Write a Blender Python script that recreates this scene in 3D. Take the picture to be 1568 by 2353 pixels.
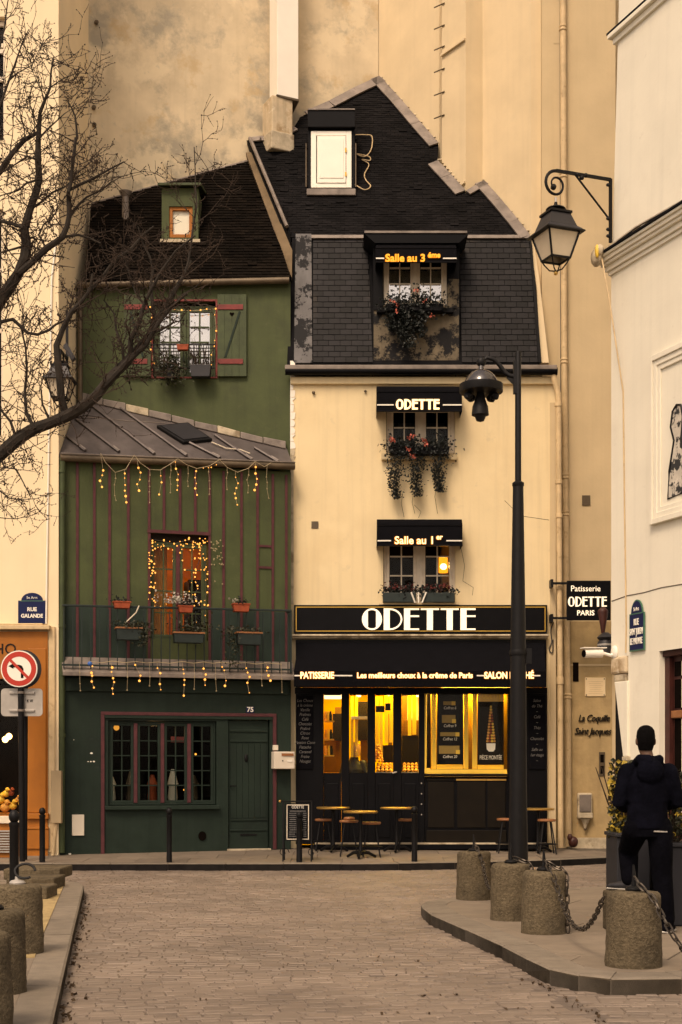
import bpy, math, random
from mathutils import Vector, Matrix
random.seed(7)
S = bpy.context.scene
for o in list(bpy.data.objects): bpy.data.objects.remove(o)
# ------------------------------------------------------------------ camera
FL, CU, CV, CH = 3300.0, 784.0, 1780.0, 1.5      # focal length in units of a 1568 x 2353 frame, horizon row, eye height
cam = bpy.data.cameras.new('camera'); camo = bpy.data.objects.new('camera', cam); S.collection.objects.link(camo)
camo.location = (0, 0, CH); camo.rotation_euler = (math.pi/2, 0, 0)
cam.sensor_fit = 'VERTICAL'; cam.sensor_height = 36; cam.lens = FL/2353*36
cam.shift_y = (CV-1176.5)/2353; cam.clip_end = 500; cam.clip_start = .1
S.camera = camo
# ------------------------------------------------------------------ sky, sun, exposure
w = bpy.data.worlds.new('World'); S.world = w; w.use_nodes = True
nt = w.node_tree; nt.nodes.clear()
sky = nt.nodes.new('ShaderNodeTexSky'); sky.sky_type = 'NISHITA'; sky.sun_disc = False
SUN_EL, SUN_AZ = math.radians(52), math.radians(202)
sky.sun_elevation = SUN_EL; sky.sun_rotation = SUN_AZ; sky.dust_density = 4.0; sky.ozone_density = .6; sky.air_density = 1.0
hs = nt.nodes.new('ShaderNodeHueSaturation'); hs.inputs['Saturation'].default_value = .35
bg = nt.nodes.new('ShaderNodeBackground'); bg.inputs['Strength'].default_value = .10
wo = nt.nodes.new('ShaderNodeOutputWorld')
nt.links.new(sky.outputs[0], hs.inputs['Color']); nt.links.new(hs.outputs[0], bg.inputs[0]); nt.links.new(bg.outputs[0], wo.inputs[0])
sl = bpy.data.lights.new('sun', 'SUN'); sl.energy = 1.0; sl.angle = math.radians(16); sl.color = (1, .9, .75)
so = bpy.data.objects.new('sun', sl); S.collection.objects.link(so)
sd = Vector((math.sin(SUN_AZ)*math.cos(SUN_EL), math.cos(SUN_AZ)*math.cos(SUN_EL), math.sin(SUN_EL)))
so.rotation_euler = sd.to_track_quat('Z', 'Y').to_euler()
so.location = (0, 0, 30)
S.view_settings.view_transform = 'Standard'; S.view_settings.look = 'None'; S.view_settings.gamma = 1
S.view_settings.exposure = 0.80; S.view_settings.use_curve_mapping = False
S.view_settings.use_white_balance = True
S.view_settings.white_balance_temperature = 8300; S.view_settings.white_balance_tint = 19
S.cycles.use_denoising = True
S.cycles.max_bounces = 8; S.cycles.transparent_max_bounces = 12
# ------------------------------------------------------------------ helpers
class Frame:
    """A vertical plane: local x along it to the right, local y into it, z up."""
    def __init__(s, ox, oy, th=0.0):
        s.ox, s.oy, s.th, s.cs, s.sn = ox, oy, th, math.cos(th), math.sin(th)
    def px(s, u, v, d=0.0):
        rx = (u-CU)/FL
        t = (d - s.sn*s.ox + s.cs*s.oy)/(s.cs - s.sn*rx)
        X, Y = t*rx-s.ox, t-s.oy
        return s.cs*X + s.sn*Y, CH-(v-CV)/FL*t
    def world(s, p):
        return Vector((s.ox + s.cs*p[0]-s.sn*p[1], s.oy + s.sn*p[0]+s.cs*p[1], p[2]))
W = Frame(0, 0)
def P(u, v, Y): return Vector(((u-CU)/FL*Y, Y, CH-(v-CV)/FL*Y))
def G(u, v, z=.12):                       # point of the ground plane z seen at (u, v)
    Y = FL*(CH-z)/(v-CV); return Vector(((u-CU)/FL*Y, Y, z))
class MB:
    def __init__(s): s.v, s.f, s.sm, s.tone = [], [], [], []
    def add(s, vs, fs, smooth=False):
        n = len(s.v); s.v += [Vector(p) for p in vs]
        for f in fs: s.f.append([i+n for i in f]); s.sm.append(smooth)
        return s
    def box(s, x0, x1, y0, y1, z0, z1):
        if x0 > x1: x0, x1 = x1, x0
        if y0 > y1: y0, y1 = y1, y0
        if z0 > z1: z0, z1 = z1, z0
        v = [(x0,y0,z0),(x1,y0,z0),(x1,y1,z0),(x0,y1,z0),(x0,y0,z1),(x1,y0,z1),(x1,y1,z1),(x0,y1,z1)]
        return s.add(v, [(3,2,1,0),(4,5,6,7),(0,1,5,4),(1,2,6,5),(2,3,7,6),(3,0,4,7)])
    def pbox(s, F, u0, v0, u1, v1, d0, d1):          # a box whose front face (depth d0) covers the given rectangle
        x0, z1 = F.px(u0, v0, d0); x1, z0 = F.px(u1, v1, d0)
        return s.box(x0, x1, d0, d1, z0, z1)
    def ext(s, poly, d0, d1):                        # polygon in x-z, extruded in depth
        n = len(poly); a = sum(poly[i][0]*poly[(i+1)%n][1]-poly[(i+1)%n][0]*poly[i][1] for i in range(n))
        if a < 0: poly = poly[::-1]
        v = [(p[0], d0, p[1]) for p in poly]+[(p[0], d1, p[1]) for p in poly]
        f = [tuple(range(n)), tuple(range(2*n-1, n-1, -1))]
        f += [((i+1)%n, i, i+n, (i+1)%n+n) for i in range(n)]
        return s.add(v, f)
    def plan(s, poly, z0, z1):                       # polygon in x-y, extruded upward
        n = len(poly); a = sum(poly[i][0]*poly[(i+1)%n][1]-poly[(i+1)%n][0]*poly[i][1] for i in range(n))
        if a < 0: poly = poly[::-1]
        v = [(p[0], p[1], z0) for p in poly]+[(p[0], p[1], z1) for p in poly]
        f = [tuple(range(n-1, -1, -1)), tuple(range(n, 2*n))]
        f += [(i, (i+1)%n, (i+1)%n+n, i+n) for i in range(n)]
        return s.add(v, f)
    def slab3(s, pts, off):                          # any planar polygon thickened by vector off
        n = len(pts); off = Vector(off); pts = [Vector(p) for p in pts]
        nr = Vector()
        for i in range(n): nr += pts[i].cross(pts[(i+1)%n])
        if nr.dot(off) < 0: pts = pts[::-1]
        v = pts+[p+off for p in pts]
        f = [tuple(range(n-1, -1, -1)), tuple(range(n, 2*n))]
        f += [(i, (i+1)%n, (i+1)%n+n, i+n) for i in range(n)]
        return s.add(v, f)
    def tube(s, pts, r, n=8, closed=False, cap=True):
        pts = [Vector(p) for p in pts]; m = len(pts)
        rs = r if isinstance(r, (list, tuple)) else [r]*m
        vs, fs = [], []; up = None
        for i in range(m):
            a = pts[(i-1) % m] if (closed or i) else pts[0]
            b = pts[(i+1) % m] if (closed or i < m-1) else pts[-1]
            t = (b-a); t = t.normalized() if t.length > 1e-9 else Vector((0,0,1))
            if up is None:
                up = Vector((0,0,1)) if abs(t.z) < .9 else Vector((1,0,0))
            up = (up-t*up.dot(t)); up = up.normalized() if up.length > 1e-6 else t.orthogonal().normalized()
            sd_ = t.cross(up)
            for k in range(n):
                an = 2*math.pi*k/n
                vs.append(pts[i]+(up*math.cos(an)+sd_*math.sin(an))*rs[i])
        for i in range(m if closed else m-1):
            for k in range(n):
                j = (i+1) % m
                fs.append((i*n+(k+1)%n, i*n+k, j*n+k, j*n+(k+1)%n))
        s.add(vs, fs, n > 4)
        if cap and not closed:
            n0 = len(s.v)-len(vs)
            s.f.append([n0+k for k in range(n)]); s.sm.append(False)
            s.f.append([n0+(m-1)*n+k for k in range(n-1, -1, -1)]); s.sm.append(False)
        return s
    def bar(s, a, b, wx, wy):                        # rectangular bar between two points
        a, b = Vector(a), Vector(b); t = (b-a).normalized()
        q = Vector((0,1,0)) if abs(t.y) < .9 else Vector((1,0,0))
        sx = t.cross(q).normalized(); sy = t.cross(sx)
        v = [p+sx*i*wx/2+sy*j*wy/2 for p in (a, b) for i, j in ((-1,-1),(1,-1),(1,1),(-1,1))]
        return s.add(v, [(0,1,2,3),(7,6,5,4),(1,0,4,5),(2,1,5,6),(3,2,6,7),(0,3,7,4)])
    def lathe(s, prof, c, n=16, sq=False):           # profile (r, z) round a vertical axis
        vs = []; off = math.pi/4 if sq else 0
        for r, z in prof:
            for k in range(n):
                an = 2*math.pi*k/n+off; vs.append((c[0]+r*math.cos(an), c[1]+r*math.sin(an), c[2]+z))
        fs = [(i*n+k, i*n+(k+1)%n, (i+1)*n+(k+1)%n, (i+1)*n+k) for i in range(len(prof)-1) for k in range(n)]
        s.add(vs, fs, n > 6)
        n0 = len(s.v)-len(vs); m = len(prof)
        if prof[0][0] > 1e-4: s.f.append([n0+k for k in range(n-1, -1, -1)]); s.sm.append(False)
        if prof[-1][0] > 1e-4: s.f.append([n0+(m-1)*n+k for k in range(n)]); s.sm.append(False)
        return s
    def ball(s, c, r, n=8, m=5):
        if not isinstance(r, (tuple, list)): r = (r, r, r)
        vs = [(c[0]+r[0]*math.sin(math.pi*i/m)*math.cos(2*math.pi*k/n), c[1]+r[1]*math.sin(math.pi*i/m)*math.sin(2*math.pi*k/n), c[2]-r[2]*math.cos(math.pi*i/m)) for i in range(m+1) for k in range(n)]
        return s.add(vs, [(i*n+k, i*n+(k+1)%n, (i+1)*n+(k+1)%n, (i+1)*n+k) for i in range(m) for k in range(n)], True)
    def leaf(s, p, size, nrm=None):                  # a small folded leaf
        a = Vector((random.gauss(0,1), random.gauss(0,1), random.gauss(0,1))).normalized()
        b = a.orthogonal().normalized(); b.rotate(Matrix.Rotation(random.random()*6.28, 3, a)); c = a.cross(b)
        p = Vector(p); l, ww = size, size*.42
        return s.add([p-b*l*.5, p+c*ww+a*ww*.3, p+b*l*.6, p-c*ww+a*ww*.3], [(0,1,2),(0,2,3)])
    def mesh(s, name, base=(0,0,0)):
        me = bpy.data.meshes.new(name); b = Vector(base)
        me.from_pydata([tuple(p-b) for p in s.v], [], s.f)
        me.polygons.foreach_set('use_smooth', s.sm)
        if s.tone:
            at = me.attributes.new('tone', 'FLOAT', 'FACE'); at.data.foreach_set('value', s.tone)
        me.validate(); me.update()
        if any(s.sm): me.set_sharp_from_angle(angle=math.radians(42))
        return me
class T:                                             # object + base offset + frame
    def __init__(s, o, b, F): s.o, s.b, s.F = o, Vector(b), F
def tag(o, label=None, cat=None, group=None, kind=None):
    if label: o['label'] = label
    if cat: o['category'] = cat
    if group: o['group'] = group
    if kind: o['kind'] = kind
def thing(name, label, cat, F=W, base=(0,0,0), group=None):
    o = bpy.data.objects.new(name, None); S.collection.objects.link(o)
    o.empty_display_size = .1; o.location = F.world(base); o.rotation_euler = (0, 0, F.th)
    tag(o, label, cat, group); return T(o, base, F)
def part(t, name, mb, mat, label=None, bevel=0, kind=None):
    me = mb.mesh(name, t.b) if isinstance(mb, MB) else mb
    if mat and not me.materials: me.materials.append(mat)
    o = bpy.data.objects.new(name, me); S.collection.objects.link(o); o.parent = t.o
    if label: o['label'] = label
    if kind: o['kind'] = kind
    if bevel: bv(o, bevel)
    return T(o, t.b, t.F)
def bv(o, wd, seg=2):
    m = o.modifiers.new('bevel', 'BEVEL'); m.width = wd; m.segments = seg; m.limit_method = 'ANGLE'; m.angle_limit = math.radians(40)
def single(name, label, cat, mb, mat, F=W, base=(0,0,0), group=None, bevel=0, kind=None):
    me = mb.mesh(name, base) if isinstance(mb, MB) else mb
    if mat and not me.materials: me.materials.append(mat)
    o = bpy.data.objects.new(name, me); S.collection.objects.link(o)
    o.location = F.world(base); o.rotation_euler = (0, 0, F.th)
    tag(o, label, cat, group, kind)
    if bevel: bv(o, bevel)
    return T(o, base, F)
def inst(t, name, me, loc, rot=None, sc=None):       # a part that shares its mesh; loc in the thing's frame coordinates
    o = bpy.data.objects.new(name, me); S.collection.objects.link(o); o.parent = t.o
    o.location = Vector(loc)-t.b
    if rot is not None: o.rotation_euler = rot
    if sc is not None: o.scale = sc
    return o
def copy_tree(o, parent=None):
    c = o.copy(); S.collection.objects.link(c)
    if parent: c.parent = parent
    for ch in o.children: copy_tree(ch, c)
    return c
def clip(poly, x0, x1, y0, y1):                      # polygon cut to a rectangle
    def cut(pl, ax, val, keep):
        out = []
        for i in range(len(pl)):
            a, b = pl[i-1], pl[i]; ia, ib = keep(a[ax], val), keep(b[ax], val)
            if ia != ib:
                t = (val-a[ax])/(b[ax]-a[ax]); out.append((a[0]+(b[0]-a[0])*t, a[1]+(b[1]-a[1])*t))
            if ib: out.append(b)
        return out
    ge, le = (lambda a, b: a >= b), (lambda a, b: a <= b)
    for ax, val, k in ((0, x0, ge), (0, x1, le), (1, y0, ge), (1, y1, le)):
        if not poly: return []
        poly = cut(poly, ax, val, k)
    return poly
def area(p): return abs(sum(p[i-1][0]*p[i][1]-p[i][0]*p[i-1][1] for i in range(len(p))))/2
def inside(p, poly):
    r = False
    for i in range(len(poly)):
        a, b = poly[i-1], poly[i]
        if (a[1] > p[1]) != (b[1] > p[1]) and p[0] < (b[0]-a[0])*(p[1]-a[1])/(b[1]-a[1])+a[0]: r = not r
    return r
def holed(mb, x0, x1, z0, z1, holes, d=0.0, depth=.18):   # wall sheet with rectangular openings and their reveals
    xs = sorted({x0, x1, *[h[0] for h in holes], *[h[1] for h in holes]}); zs = sorted({z0, z1, *[h[2] for h in holes], *[h[3] for h in holes]})
    xs = [x for x in xs if x0 <= x <= x1]; zs = [z for z in zs if z0 <= z <= z1]
    for i in range(len(xs)-1):
        for j in range(len(zs)-1):
            cx, cz = (xs[i]+xs[i+1])/2, (zs[j]+zs[j+1])/2
            if any(h[0] < cx < h[1] and h[2] < cz < h[3] for h in holes): continue
            mb.add([(xs[i],d,zs[j]),(xs[i+1],d,zs[j]),(xs[i+1],d,zs[j+1]),(xs[i],d,zs[j+1])], [(0,1,2,3)])
    for a, b, c, e in holes:
        mb.add([(a,d,c),(a,d,e),(a,d+depth,e),(a,d+depth,c)], [(0,1,2,3)])
        mb.add([(b,d,c),(b,d+depth,c),(b,d+depth,e),(b,d,e)], [(0,1,2,3)])
        mb.add([(a,d,e),(b,d,e),(b,d+depth,e),(a,d+depth,e)], [(0,1,2,3)])
        mb.add([(a,d,c),(a,d+depth,c),(b,d+depth,c),(b,d,c)], [(0,1,2,3)])
    return mb
def room(x0, x1, y0, y1, z0, z1):                    # the inside of a room, open to the front
    mb = MB()
    return mb.add([(x0,y0,z0),(x1,y0,z0),(x1,y1,z0),(x0,y1,z0),(x0,y0,z1),(x1,y0,z1),(x1,y1,z1),(x0,y1,z1)], [(0,1,2,3),(7,6,5,4),(1,5,6,2),(3,2,6,7),(0,3,7,4)])
# ------------------------------------------------------------------ materials
def M(name, col, rough=.65, metal=0.0, var=.12, scale=4.0, bump=.0, bscale=60.0, streak=0.0, dirt=None, rand=0.0, spec=.4, tone=0.0, emit=None):
    m = bpy.data.materials.new(name); m.use_nodes = True; n = m.node_tree.nodes; L = m.node_tree.links
    b = n['Principled BSDF']; b.inputs['Roughness'].default_value = rough; b.inputs['Metallic'].default_value = metal
    b.inputs['Specular IOR Level'].default_value = spec
    tc = n.new('ShaderNodeTexCoord')
    def noise(sc, det=5, vec=None, rg=.55):
        x = n.new('ShaderNodeTexNoise'); x.inputs['Scale'].default_value = sc; x.inputs['Detail'].default_value = det; x.inputs['Roughness'].default_value = rg
        L.new(vec or tc.outputs['Object'], x.inputs['Vector']); return x.outputs['Fac']
    def mr(src, a, c, lo=0., hi=1.):
        x = n.new('ShaderNodeMapRange'); L.new(src, x.inputs[0])
        for i, q in enumerate((a, c, lo, hi)): x.inputs[i+1].default_value = q
        return x.outputs[0]
    def mixc(f, a, c, mode='MIX'):
        x = n.new('ShaderNodeMix'); x.data_type = 'RGBA'; x.blend_type = mode
        for sock, val in ((x.inputs[0], f), (x.inputs[6], a), (x.inputs[7], c)):
            if hasattr(val, 'links') or isinstance(val, bpy.types.NodeSocket): L.new(val, sock)
            else: sock.default_value = val if isinstance(val, float) else (*val[:3], 1)
        return x.outputs[2]
    lo = [c*(1-var) for c in col]; hi = [min(1, c*(1+var)) for c in col]
    c = mixc(mr(noise(scale), .3, .7), lo, hi)
    if streak:
        mp = n.new('ShaderNodeMapping'); mp.inputs['Scale'].default_value = (9, 9, .35); L.new(tc.outputs['Object'], mp.inputs[0])
        c = mixc(mr(noise(1.0, 4, mp.outputs[0]), .5, .8, 0, streak), c, [k*.45 for k in col])
    for dd in (dirt or []):                          # (colour, scale, threshold, softness, amount)
        c = mixc(mr(noise(dd[1], 9, None, dd[5] if len(dd) > 5 else .6), dd[2], dd[2]+dd[3], 0, dd[4]), c, dd[0])
    if rand:
        oi = n.new('ShaderNodeObjectInfo'); c = mixc(1.0, c, mixc(oi.outputs['Random'], (1-rand,)*3, (1+rand,)*3), 'MULTIPLY')
    if tone:
        at = n.new('ShaderNodeAttribute'); at.attribute_name = 'tone'
        c = mixc(1.0, c, mixc(at.outputs['Fac'], (1-tone,)*3, (1+tone,)*3), 'MULTIPLY')
    L.new(c, b.inputs['Base Color'])
    if bump:
        bp = n.new('ShaderNodeBump'); bp.inputs['Strength'].default_value = bump; bp.inputs['Distance'].default_value = .02
        L.new(noise(bscale, 6), bp.inputs['Height']); L.new(bp.outputs[0], b.inputs['Normal'])
    if emit:
        b.inputs['Emission Color'].default_value = (*emit[0], 1); b.inputs['Emission Strength'].default_value = emit[1]
    return m
def emi(name, col, st):
    m = bpy.data.materials.new(name); m.use_nodes = True; n = m.node_tree.nodes; n.clear()
    e = n.new('ShaderNodeEmission'); e.inputs[0].default_value = (*col, 1); e.inputs[1].default_value = st
    o = n.new('ShaderNodeOutputMaterial'); m.node_tree.links.new(e.outputs[0], o.inputs[0]); return m
def glass_mat(name, tint, refl=.12, rough=.02, ior=1.25):
    m = bpy.data.materials.new(name); m.use_nodes = True; n = m.node_tree.nodes; n.clear(); L = m.node_tree.links
    t = n.new('ShaderNodeBsdfTransparent'); t.inputs[0].default_value = (*tint, 1)
    g = n.new('ShaderNodeBsdfGlossy'); g.inputs['Roughness'].default_value = rough
    lw = n.new('ShaderNodeFresnel'); lw.inputs['IOR'].default_value = ior
    mr = n.new('ShaderNodeMapRange'); L.new(lw.outputs[0], mr.inputs[0]); mr.inputs[3].default_value = refl; mr.inputs[4].default_value = 1
    x = n.new('ShaderNodeMixShader'); L.new(mr.outputs[0], x.inputs[0]); L.new(t.outputs[0], x.inputs[1]); L.new(g.outputs[0], x.inputs[2])
    o = n.new('ShaderNodeOutputMaterial'); L.new(x.outputs[0], o.inputs[0]); return m
def add_lamp(name, kind, loc, energy, col, size=.3, rot=None, F=W, sy=None):
    l = bpy.data.lights.new(name, kind); l.energy = energy; l.color = col
    if kind == 'AREA':
        l.size = size
        if sy: l.shape = 'RECTANGLE'; l.size_y = sy
    else: l.shadow_soft_size = size
    o = bpy.data.objects.new(name, l); S.collection.objects.link(o); o.location = F.world(loc)
    o.rotation_euler = rot or (0, 0, F.th); return o
m_cream = M('cream_plaster', (.78,.63,.385), .85, var=.05, scale=1.2, bump=.08, bscale=25, streak=.22, dirt=[((.45,.38,.26), 3.5, .62, .12, .35), ((.66,.50,.28), .8, .50, .2, .45), ((.86,.70,.44), 1.7, .55, .15, .4)])
m_rear = M('stained_plaster', (.63,.515,.35), .9, var=.16, scale=1.4, bump=.15, bscale=14, streak=.15, dirt=[((.30,.275,.22), .62, .50, .10, .75, .68), ((.76,.63,.43), .9, .53, .08, .75, .65), ((.52,.36,.18), 1.7, .57, .10, .55, .65), ((.40,.36,.28), 3.2, .60, .08, .5, .7)])
m_rear2 = M('ochre_plaster', (.68,.54,.345), .9, var=.07, scale=1.5, bump=.08, bscale=20, streak=.12, dirt=[((.50,.42,.28), 1.2, .58, .2, .4)])
m_tan = M('tan_plaster', (.58,.45,.275), .9, var=.08, scale=1.2, bump=.1, bscale=20, streak=.1, dirt=[((.40,.30,.18), 1.6, .6, .2, .3)])
m_left = M('pale_plaster', (.84,.68,.45), .9, var=.05, scale=1, bump=.06, bscale=20, streak=.06)
m_white = M('white_render', (.78,.73,.60), .85, var=.05, scale=1.3, bump=.08, bscale=18, streak=.12, dirt=[((.60,.54,.43), 1.6, .56, .2, .4, .68), ((.52,.46,.36), 6, .66, .08, .35)])
m_green = M('green_paint', (.058,.075,.026), .75, var=.15, scale=2.5, bump=.12, bscale=22, streak=.35, dirt=[((.034,.040,.018), 1.4, .52, .15, .5, .68), ((.085,.090,.045), 5, .60, .08, .35, .7)])
m_green2 = M('dark_green_paint', (.0175,.0300,.0225), .6, spec=.15, var=.18, scale=3, bump=.1, bscale=22, streak=.35, dirt=[((.012,.017,.015), 1.5, .52, .15, .6, .7), ((.032,.046,.037), 6, .62, .07, .4, .7)])
m_gwood = M('green_wood', (.046,.064,.024), .65, var=.2, scale=6, bump=.15, bscale=30, streak=.4)
m_plum = M('plum_paint', (.085,.020,.024), .6, var=.25, scale=9, bump=.1, streak=.2)
m_red = M('red_paint', (.19,.028,.024), .6, var=.25, scale=8, bump=.1)
m_black = M('black_paint', (.0022,.0022,.0032), .5, spec=.12, var=.25, scale=5, bump=.03)
m_black2 = M('black_canvas', (.0032,.0032,.0045), .9, spec=.08, var=.2, scale=8, bump=.1, bscale=200)
m_iron = M('black_iron', (.0045,.0042,.0046), .5, metal=0, spec=.22, var=.3, scale=14, bump=.05)
m_slate = M('slate', (.0088,.0080,.0092), .6, spec=.2, var=.45, scale=2.2, bump=.12, bscale=30, rand=.62, dirt=[((.060,.046,.031), 1.0, .55, .14, .42)])
m_slate0 = M('slate_backing', (.006,.006,.007), .8, spec=.1, var=.3, scale=6)
m_tile = M('black_roof_tile', (.0066,.0060,.0064), .85, spec=.08, var=.45, scale=1.3, bump=.2, bscale=40, tone=.35)
m_tile2 = M('brown_roof_tile', (.0070,.0050,.0036), .9, spec=.06, var=.4, scale=2, bump=.2, bscale=40, tone=.35)
m_zinc = M('zinc', (.115,.098,.094), .5, metal=.35, var=.25, scale=3, bump=.05, streak=.3, dirt=[((.06,.045,.04), 2.5, .55, .2, .6)])
m_zincl = M('pale_zinc', (.21,.175,.15), .55, metal=.2, var=.3, scale=4, bump=.08, dirt=[((.10,.08,.07), 5, .55, .15, .6)])
m_lime = M('old_lime_mortar', (.50,.42,.30), .95, var=.3, scale=5, bump=.3, bscale=25, dirt=[((.16,.11,.06), 4, .52, .1, .7)])
m_peel = M('peeling_paint', (.135,.13,.13), .8, var=.15, scale=4, bump=.15, bscale=20, streak=.5, dirt=[((.006,.006,.007), 2.1, .495, .03, 1.0, .74)])
m_peel2 = M('peeling_plaster', (.15,.12,.08), .9, var=.3, scale=4, bump=.25, bscale=20, streak=.5, dirt=[((.006,.006,.007), 1.7, .47, .05, 1.0, .76)])
m_wframe = M('white_paint', (.72,.62,.48), .5, var=.1, scale=8, bump=.05)
m_wpanel = M('white_panel', (.93,.88,.77), .5, var=.03, scale=3)
m_dark = M('dark_interior', (.007,.005,.004), .95, var=.3, spec=0.0)
m_warmroom = M('warm_room', (.55,.26,.06), .9, var=.3, scale=3)
m_glass = glass_mat('window_glass', (.9,.92,.9), .003, ior=1.13)
m_glassm = glass_mat('mirror_glass', (.92,.92,.9), .42)
m_shopgl = glass_mat('shop_glass', (.97,.97,.95), .003, ior=1.15)
m_curtain = M('curtain', (.80,.74,.60), .9, var=.15, scale=6)
m_gold = M('gold_line', (.60,.36,.07), .4, metal=.4, var=.1)
m_letter = M('white_letter', (.9,.85,.75), .5, var=.02, emit=((1,.88,.66), .35))
m_flat = M('sign_white', (.85,.80,.70), .5, var=.03)
m_glow = emi('lit_letter', (1,.72,.38), 1.5)
m_glow2 = emi('lit_orange_letter', (1,.42,.06), 1.0)
m_bulb = emi('fairy_bulb', (1,.44,.10), 1.25)
m_bulboff = M('clear_bulb', (.35,.28,.16), .3, var=.1)
m_hot = emi('lamp_bulb', (1,.62,.22), 6.0)
m_wire = M('pale_wire', (.45,.36,.22), .6, var=.1)
m_dwire = M('dark_wire', (.05,.045,.04), .6, var=.1)
m_granite = M('granite', (.118,.092,.058), .95, var=.35, scale=38, bump=.9, bscale=62, spec=.12, rand=.16, dirt=[((.045,.037,.026), 3.0, .48, .22, .75), ((.050,.041,.028), 40, .58, .1, .35), ((.26,.21,.145), 80, .62, .05, .35)])
m_kerb = M('kerb_granite', (.185,.152,.115), .85, var=.15, scale=7, bump=.25, bscale=70, dirt=[((.10,.078,.055), 2.5, .55, .2, .5)], rand=.10)
m_slab = M('paving_slab', (.19,.150,.110), .85, var=.12, scale=4, bump=.12, bscale=60, dirt=[((.12,.092,.066), 1.7, .52, .2, .5)], rand=.08)
m_pave = M('pavement_joint', (.10,.082,.062), .95, var=.2, scale=6, bump=.2)
m_sett = M('sett_stone', (.188,.146,.114), .6, var=.25, scale=3, bump=.12, bscale=55, rand=.14)
m_setts = M('sett_stone_far', (.186,.144,.112), .6, var=.2, scale=.9, bump=.12, bscale=55, tone=.15, dirt=[((.12,.095,.075), .55, .52, .15, .55, .7), ((.27,.225,.18), .8, .56, .14, .45, .7)])
m_soil = M('sandy_joint', (.135,.105,.083), .95, var=.3, scale=12, bump=.2)
m_sand = M('sand_strip', (.36,.26,.12), .95, var=.25, scale=12, bump=.3, bscale=60, dirt=[((.16,.11,.06), 5, .55, .15, .6)])
m_bark = M('bark', (.022,.016,.011), .9, var=.4, scale=12, bump=.5, bscale=60)
m_twig = M('twig_bark', (.030,.017,.010), .9, var=.3)
m_ivy = M('ivy_leaf', (.009,.013,.011), .55, var=.5, scale=14)
m_gleaf = M('green_leaf', (.022,.024,.009), .6, var=.5, scale=14)
m_yleaf = M('yellow_leaf', (.36,.25,.035), .55, var=.45, scale=9)
m_silver = M('silver_leaf', (.42,.38,.32), .7, var=.3, scale=14)
m_flower = M('pink_petal', (.62,.16,.11), .6, var=.3, scale=20)
m_dflower = M('dark_red_petal', (.16,.025,.022), .7, var=.4, scale=20)
m_terra = M('terracotta', (.30,.055,.018), .7, var=.2, scale=9, bump=.05)
m_gbox = M('green_planter', (.010,.020,.018), .55, var=.2, scale=6)
m_pipe = M('tan_pipe', (.60,.44,.25), .6, var=.14, scale=5, streak=.2, dirt=[((.30,.18,.09), 7, .60, .1, .5)])
m_gutter = M('brown_gutter', (.11,.08,.05), .5, metal=.3, var=.3, scale=4, streak=.2)
m_orange = M('orange_paint', (.36,.115,.009), .6, var=.15, scale=3, bump=.08, streak=.35, dirt=[((.28,.11,.02), 3, .58, .15, .5)])
m_brass = M('brass_top', (.60,.36,.10), .28, metal=.7, var=.12, scale=6)
m_seat = M('wooden_seat', (.30,.12,.045), .45, var=.2, scale=8)
m_blue = M('enamel_blue', (.007,.013,.065), .3, spec=.2, var=.08)
m_genam = M('enamel_green', (.05,.16,.10), .35, var=.15)
m_sred = M('sign_red', (.50,.035,.02), .4, var=.05)
m_grey = M('grey_metal', (.42,.39,.35), .45, metal=.3, var=.12, scale=5)
m_dgrey = M('dark_grey_metal', (.020,.019,.022), .5, var=.15)
m_beige = M('beige_box', (.42,.31,.18), .7, var=.06)
m_mail = M('mailbox_paint', (.72,.64,.52), .5, var=.05)
m_yellow = M('yellow_lacquer', (.80,.52,.07), .5, var=.06)
m_choux = M('choux_pastry', (.75,.36,.08), .6, var=.3, scale=16, rand=.25)
m_maroon = M('maroon_wood', (.055,.014,.010), .5, var=.3, scale=6, streak=.3)
m_chalk = M('chalk', (.13,.125,.12), .9, var=.3, scale=30)
m_planter = M('planter_grey', (.016,.016,.020), .6, var=.15)
m_terracase = M('stone_sill', (.62,.50,.31), .85, var=.1, scale=5, bump=.1)
F_O = Frame(0, 25.4); F_U = Frame(0, 25.5); F_L = Frame(0, 23.9); F_R = Frame(0, 25.9)
F_G = Frame(-4.70, 24.0, math.atan2(1.15, 3.82)); GW = math.hypot(1.15, 3.82)
F_W = Frame(3.519, 18.7, math.atan2(-.932, .363))

m_kshade = M('kerb_face_shade', (.080,.063,.044), .95, var=.4, scale=6, bump=.25, bscale=50, spec=.1)
m_fkface = M('far_kerb_face', (.012,.010,.009), .8, var=.4, scale=6, bump=.2, spec=.15)  # darker still, for the far kerb's upright face
m_gable = M('gable_render', (.17,.12,.07), .95, var=.25, scale=3, bump=.2, dirt=[((.12,.08,.045), 4, .55, .15, .5)])
m_stack = M('sooty_plaster', (.62,.50,.34), .95, var=.2, scale=3, bump=.25, streak=.75, dirt=[((.30,.19,.09), 3.0, .50, .14, .8), ((.75,.66,.50), 5, .60, .08, .8)])
m_dirtshade = M('grimy_shaded_plaster', (.42,.30,.15), .95, var=.18, scale=2.2, bump=.2, bscale=22, streak=.25, dirt=[((.25,.17,.085), 2.0, .52, .18, .6)])

m_halo = emi('letter_halo', (1,.30,.02), .75)
m_litter = M('dead_leaf', (.060,.036,.018), .9, var=.5, scale=20)
def smooth(pts, k=5):                                          # Catmull-Rom through the points
    q = [Vector(p) for p in pts]; q = [q[0]*2-q[1]]+q+[q[-1]*2-q[-2]]; out = []
    for i in range(1, len(q)-2):
        for j in range(k):
            t = j/k; out.append(.5*(2*q[i]+(q[i+1]-q[i-1])*t+(2*q[i-1]-5*q[i]+4*q[i+1]-q[i+2])*t*t+(3*q[i]-q[i-1]-3*q[i+1]+q[i+2])*t**3))
    return out+[q[-2]]
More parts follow.
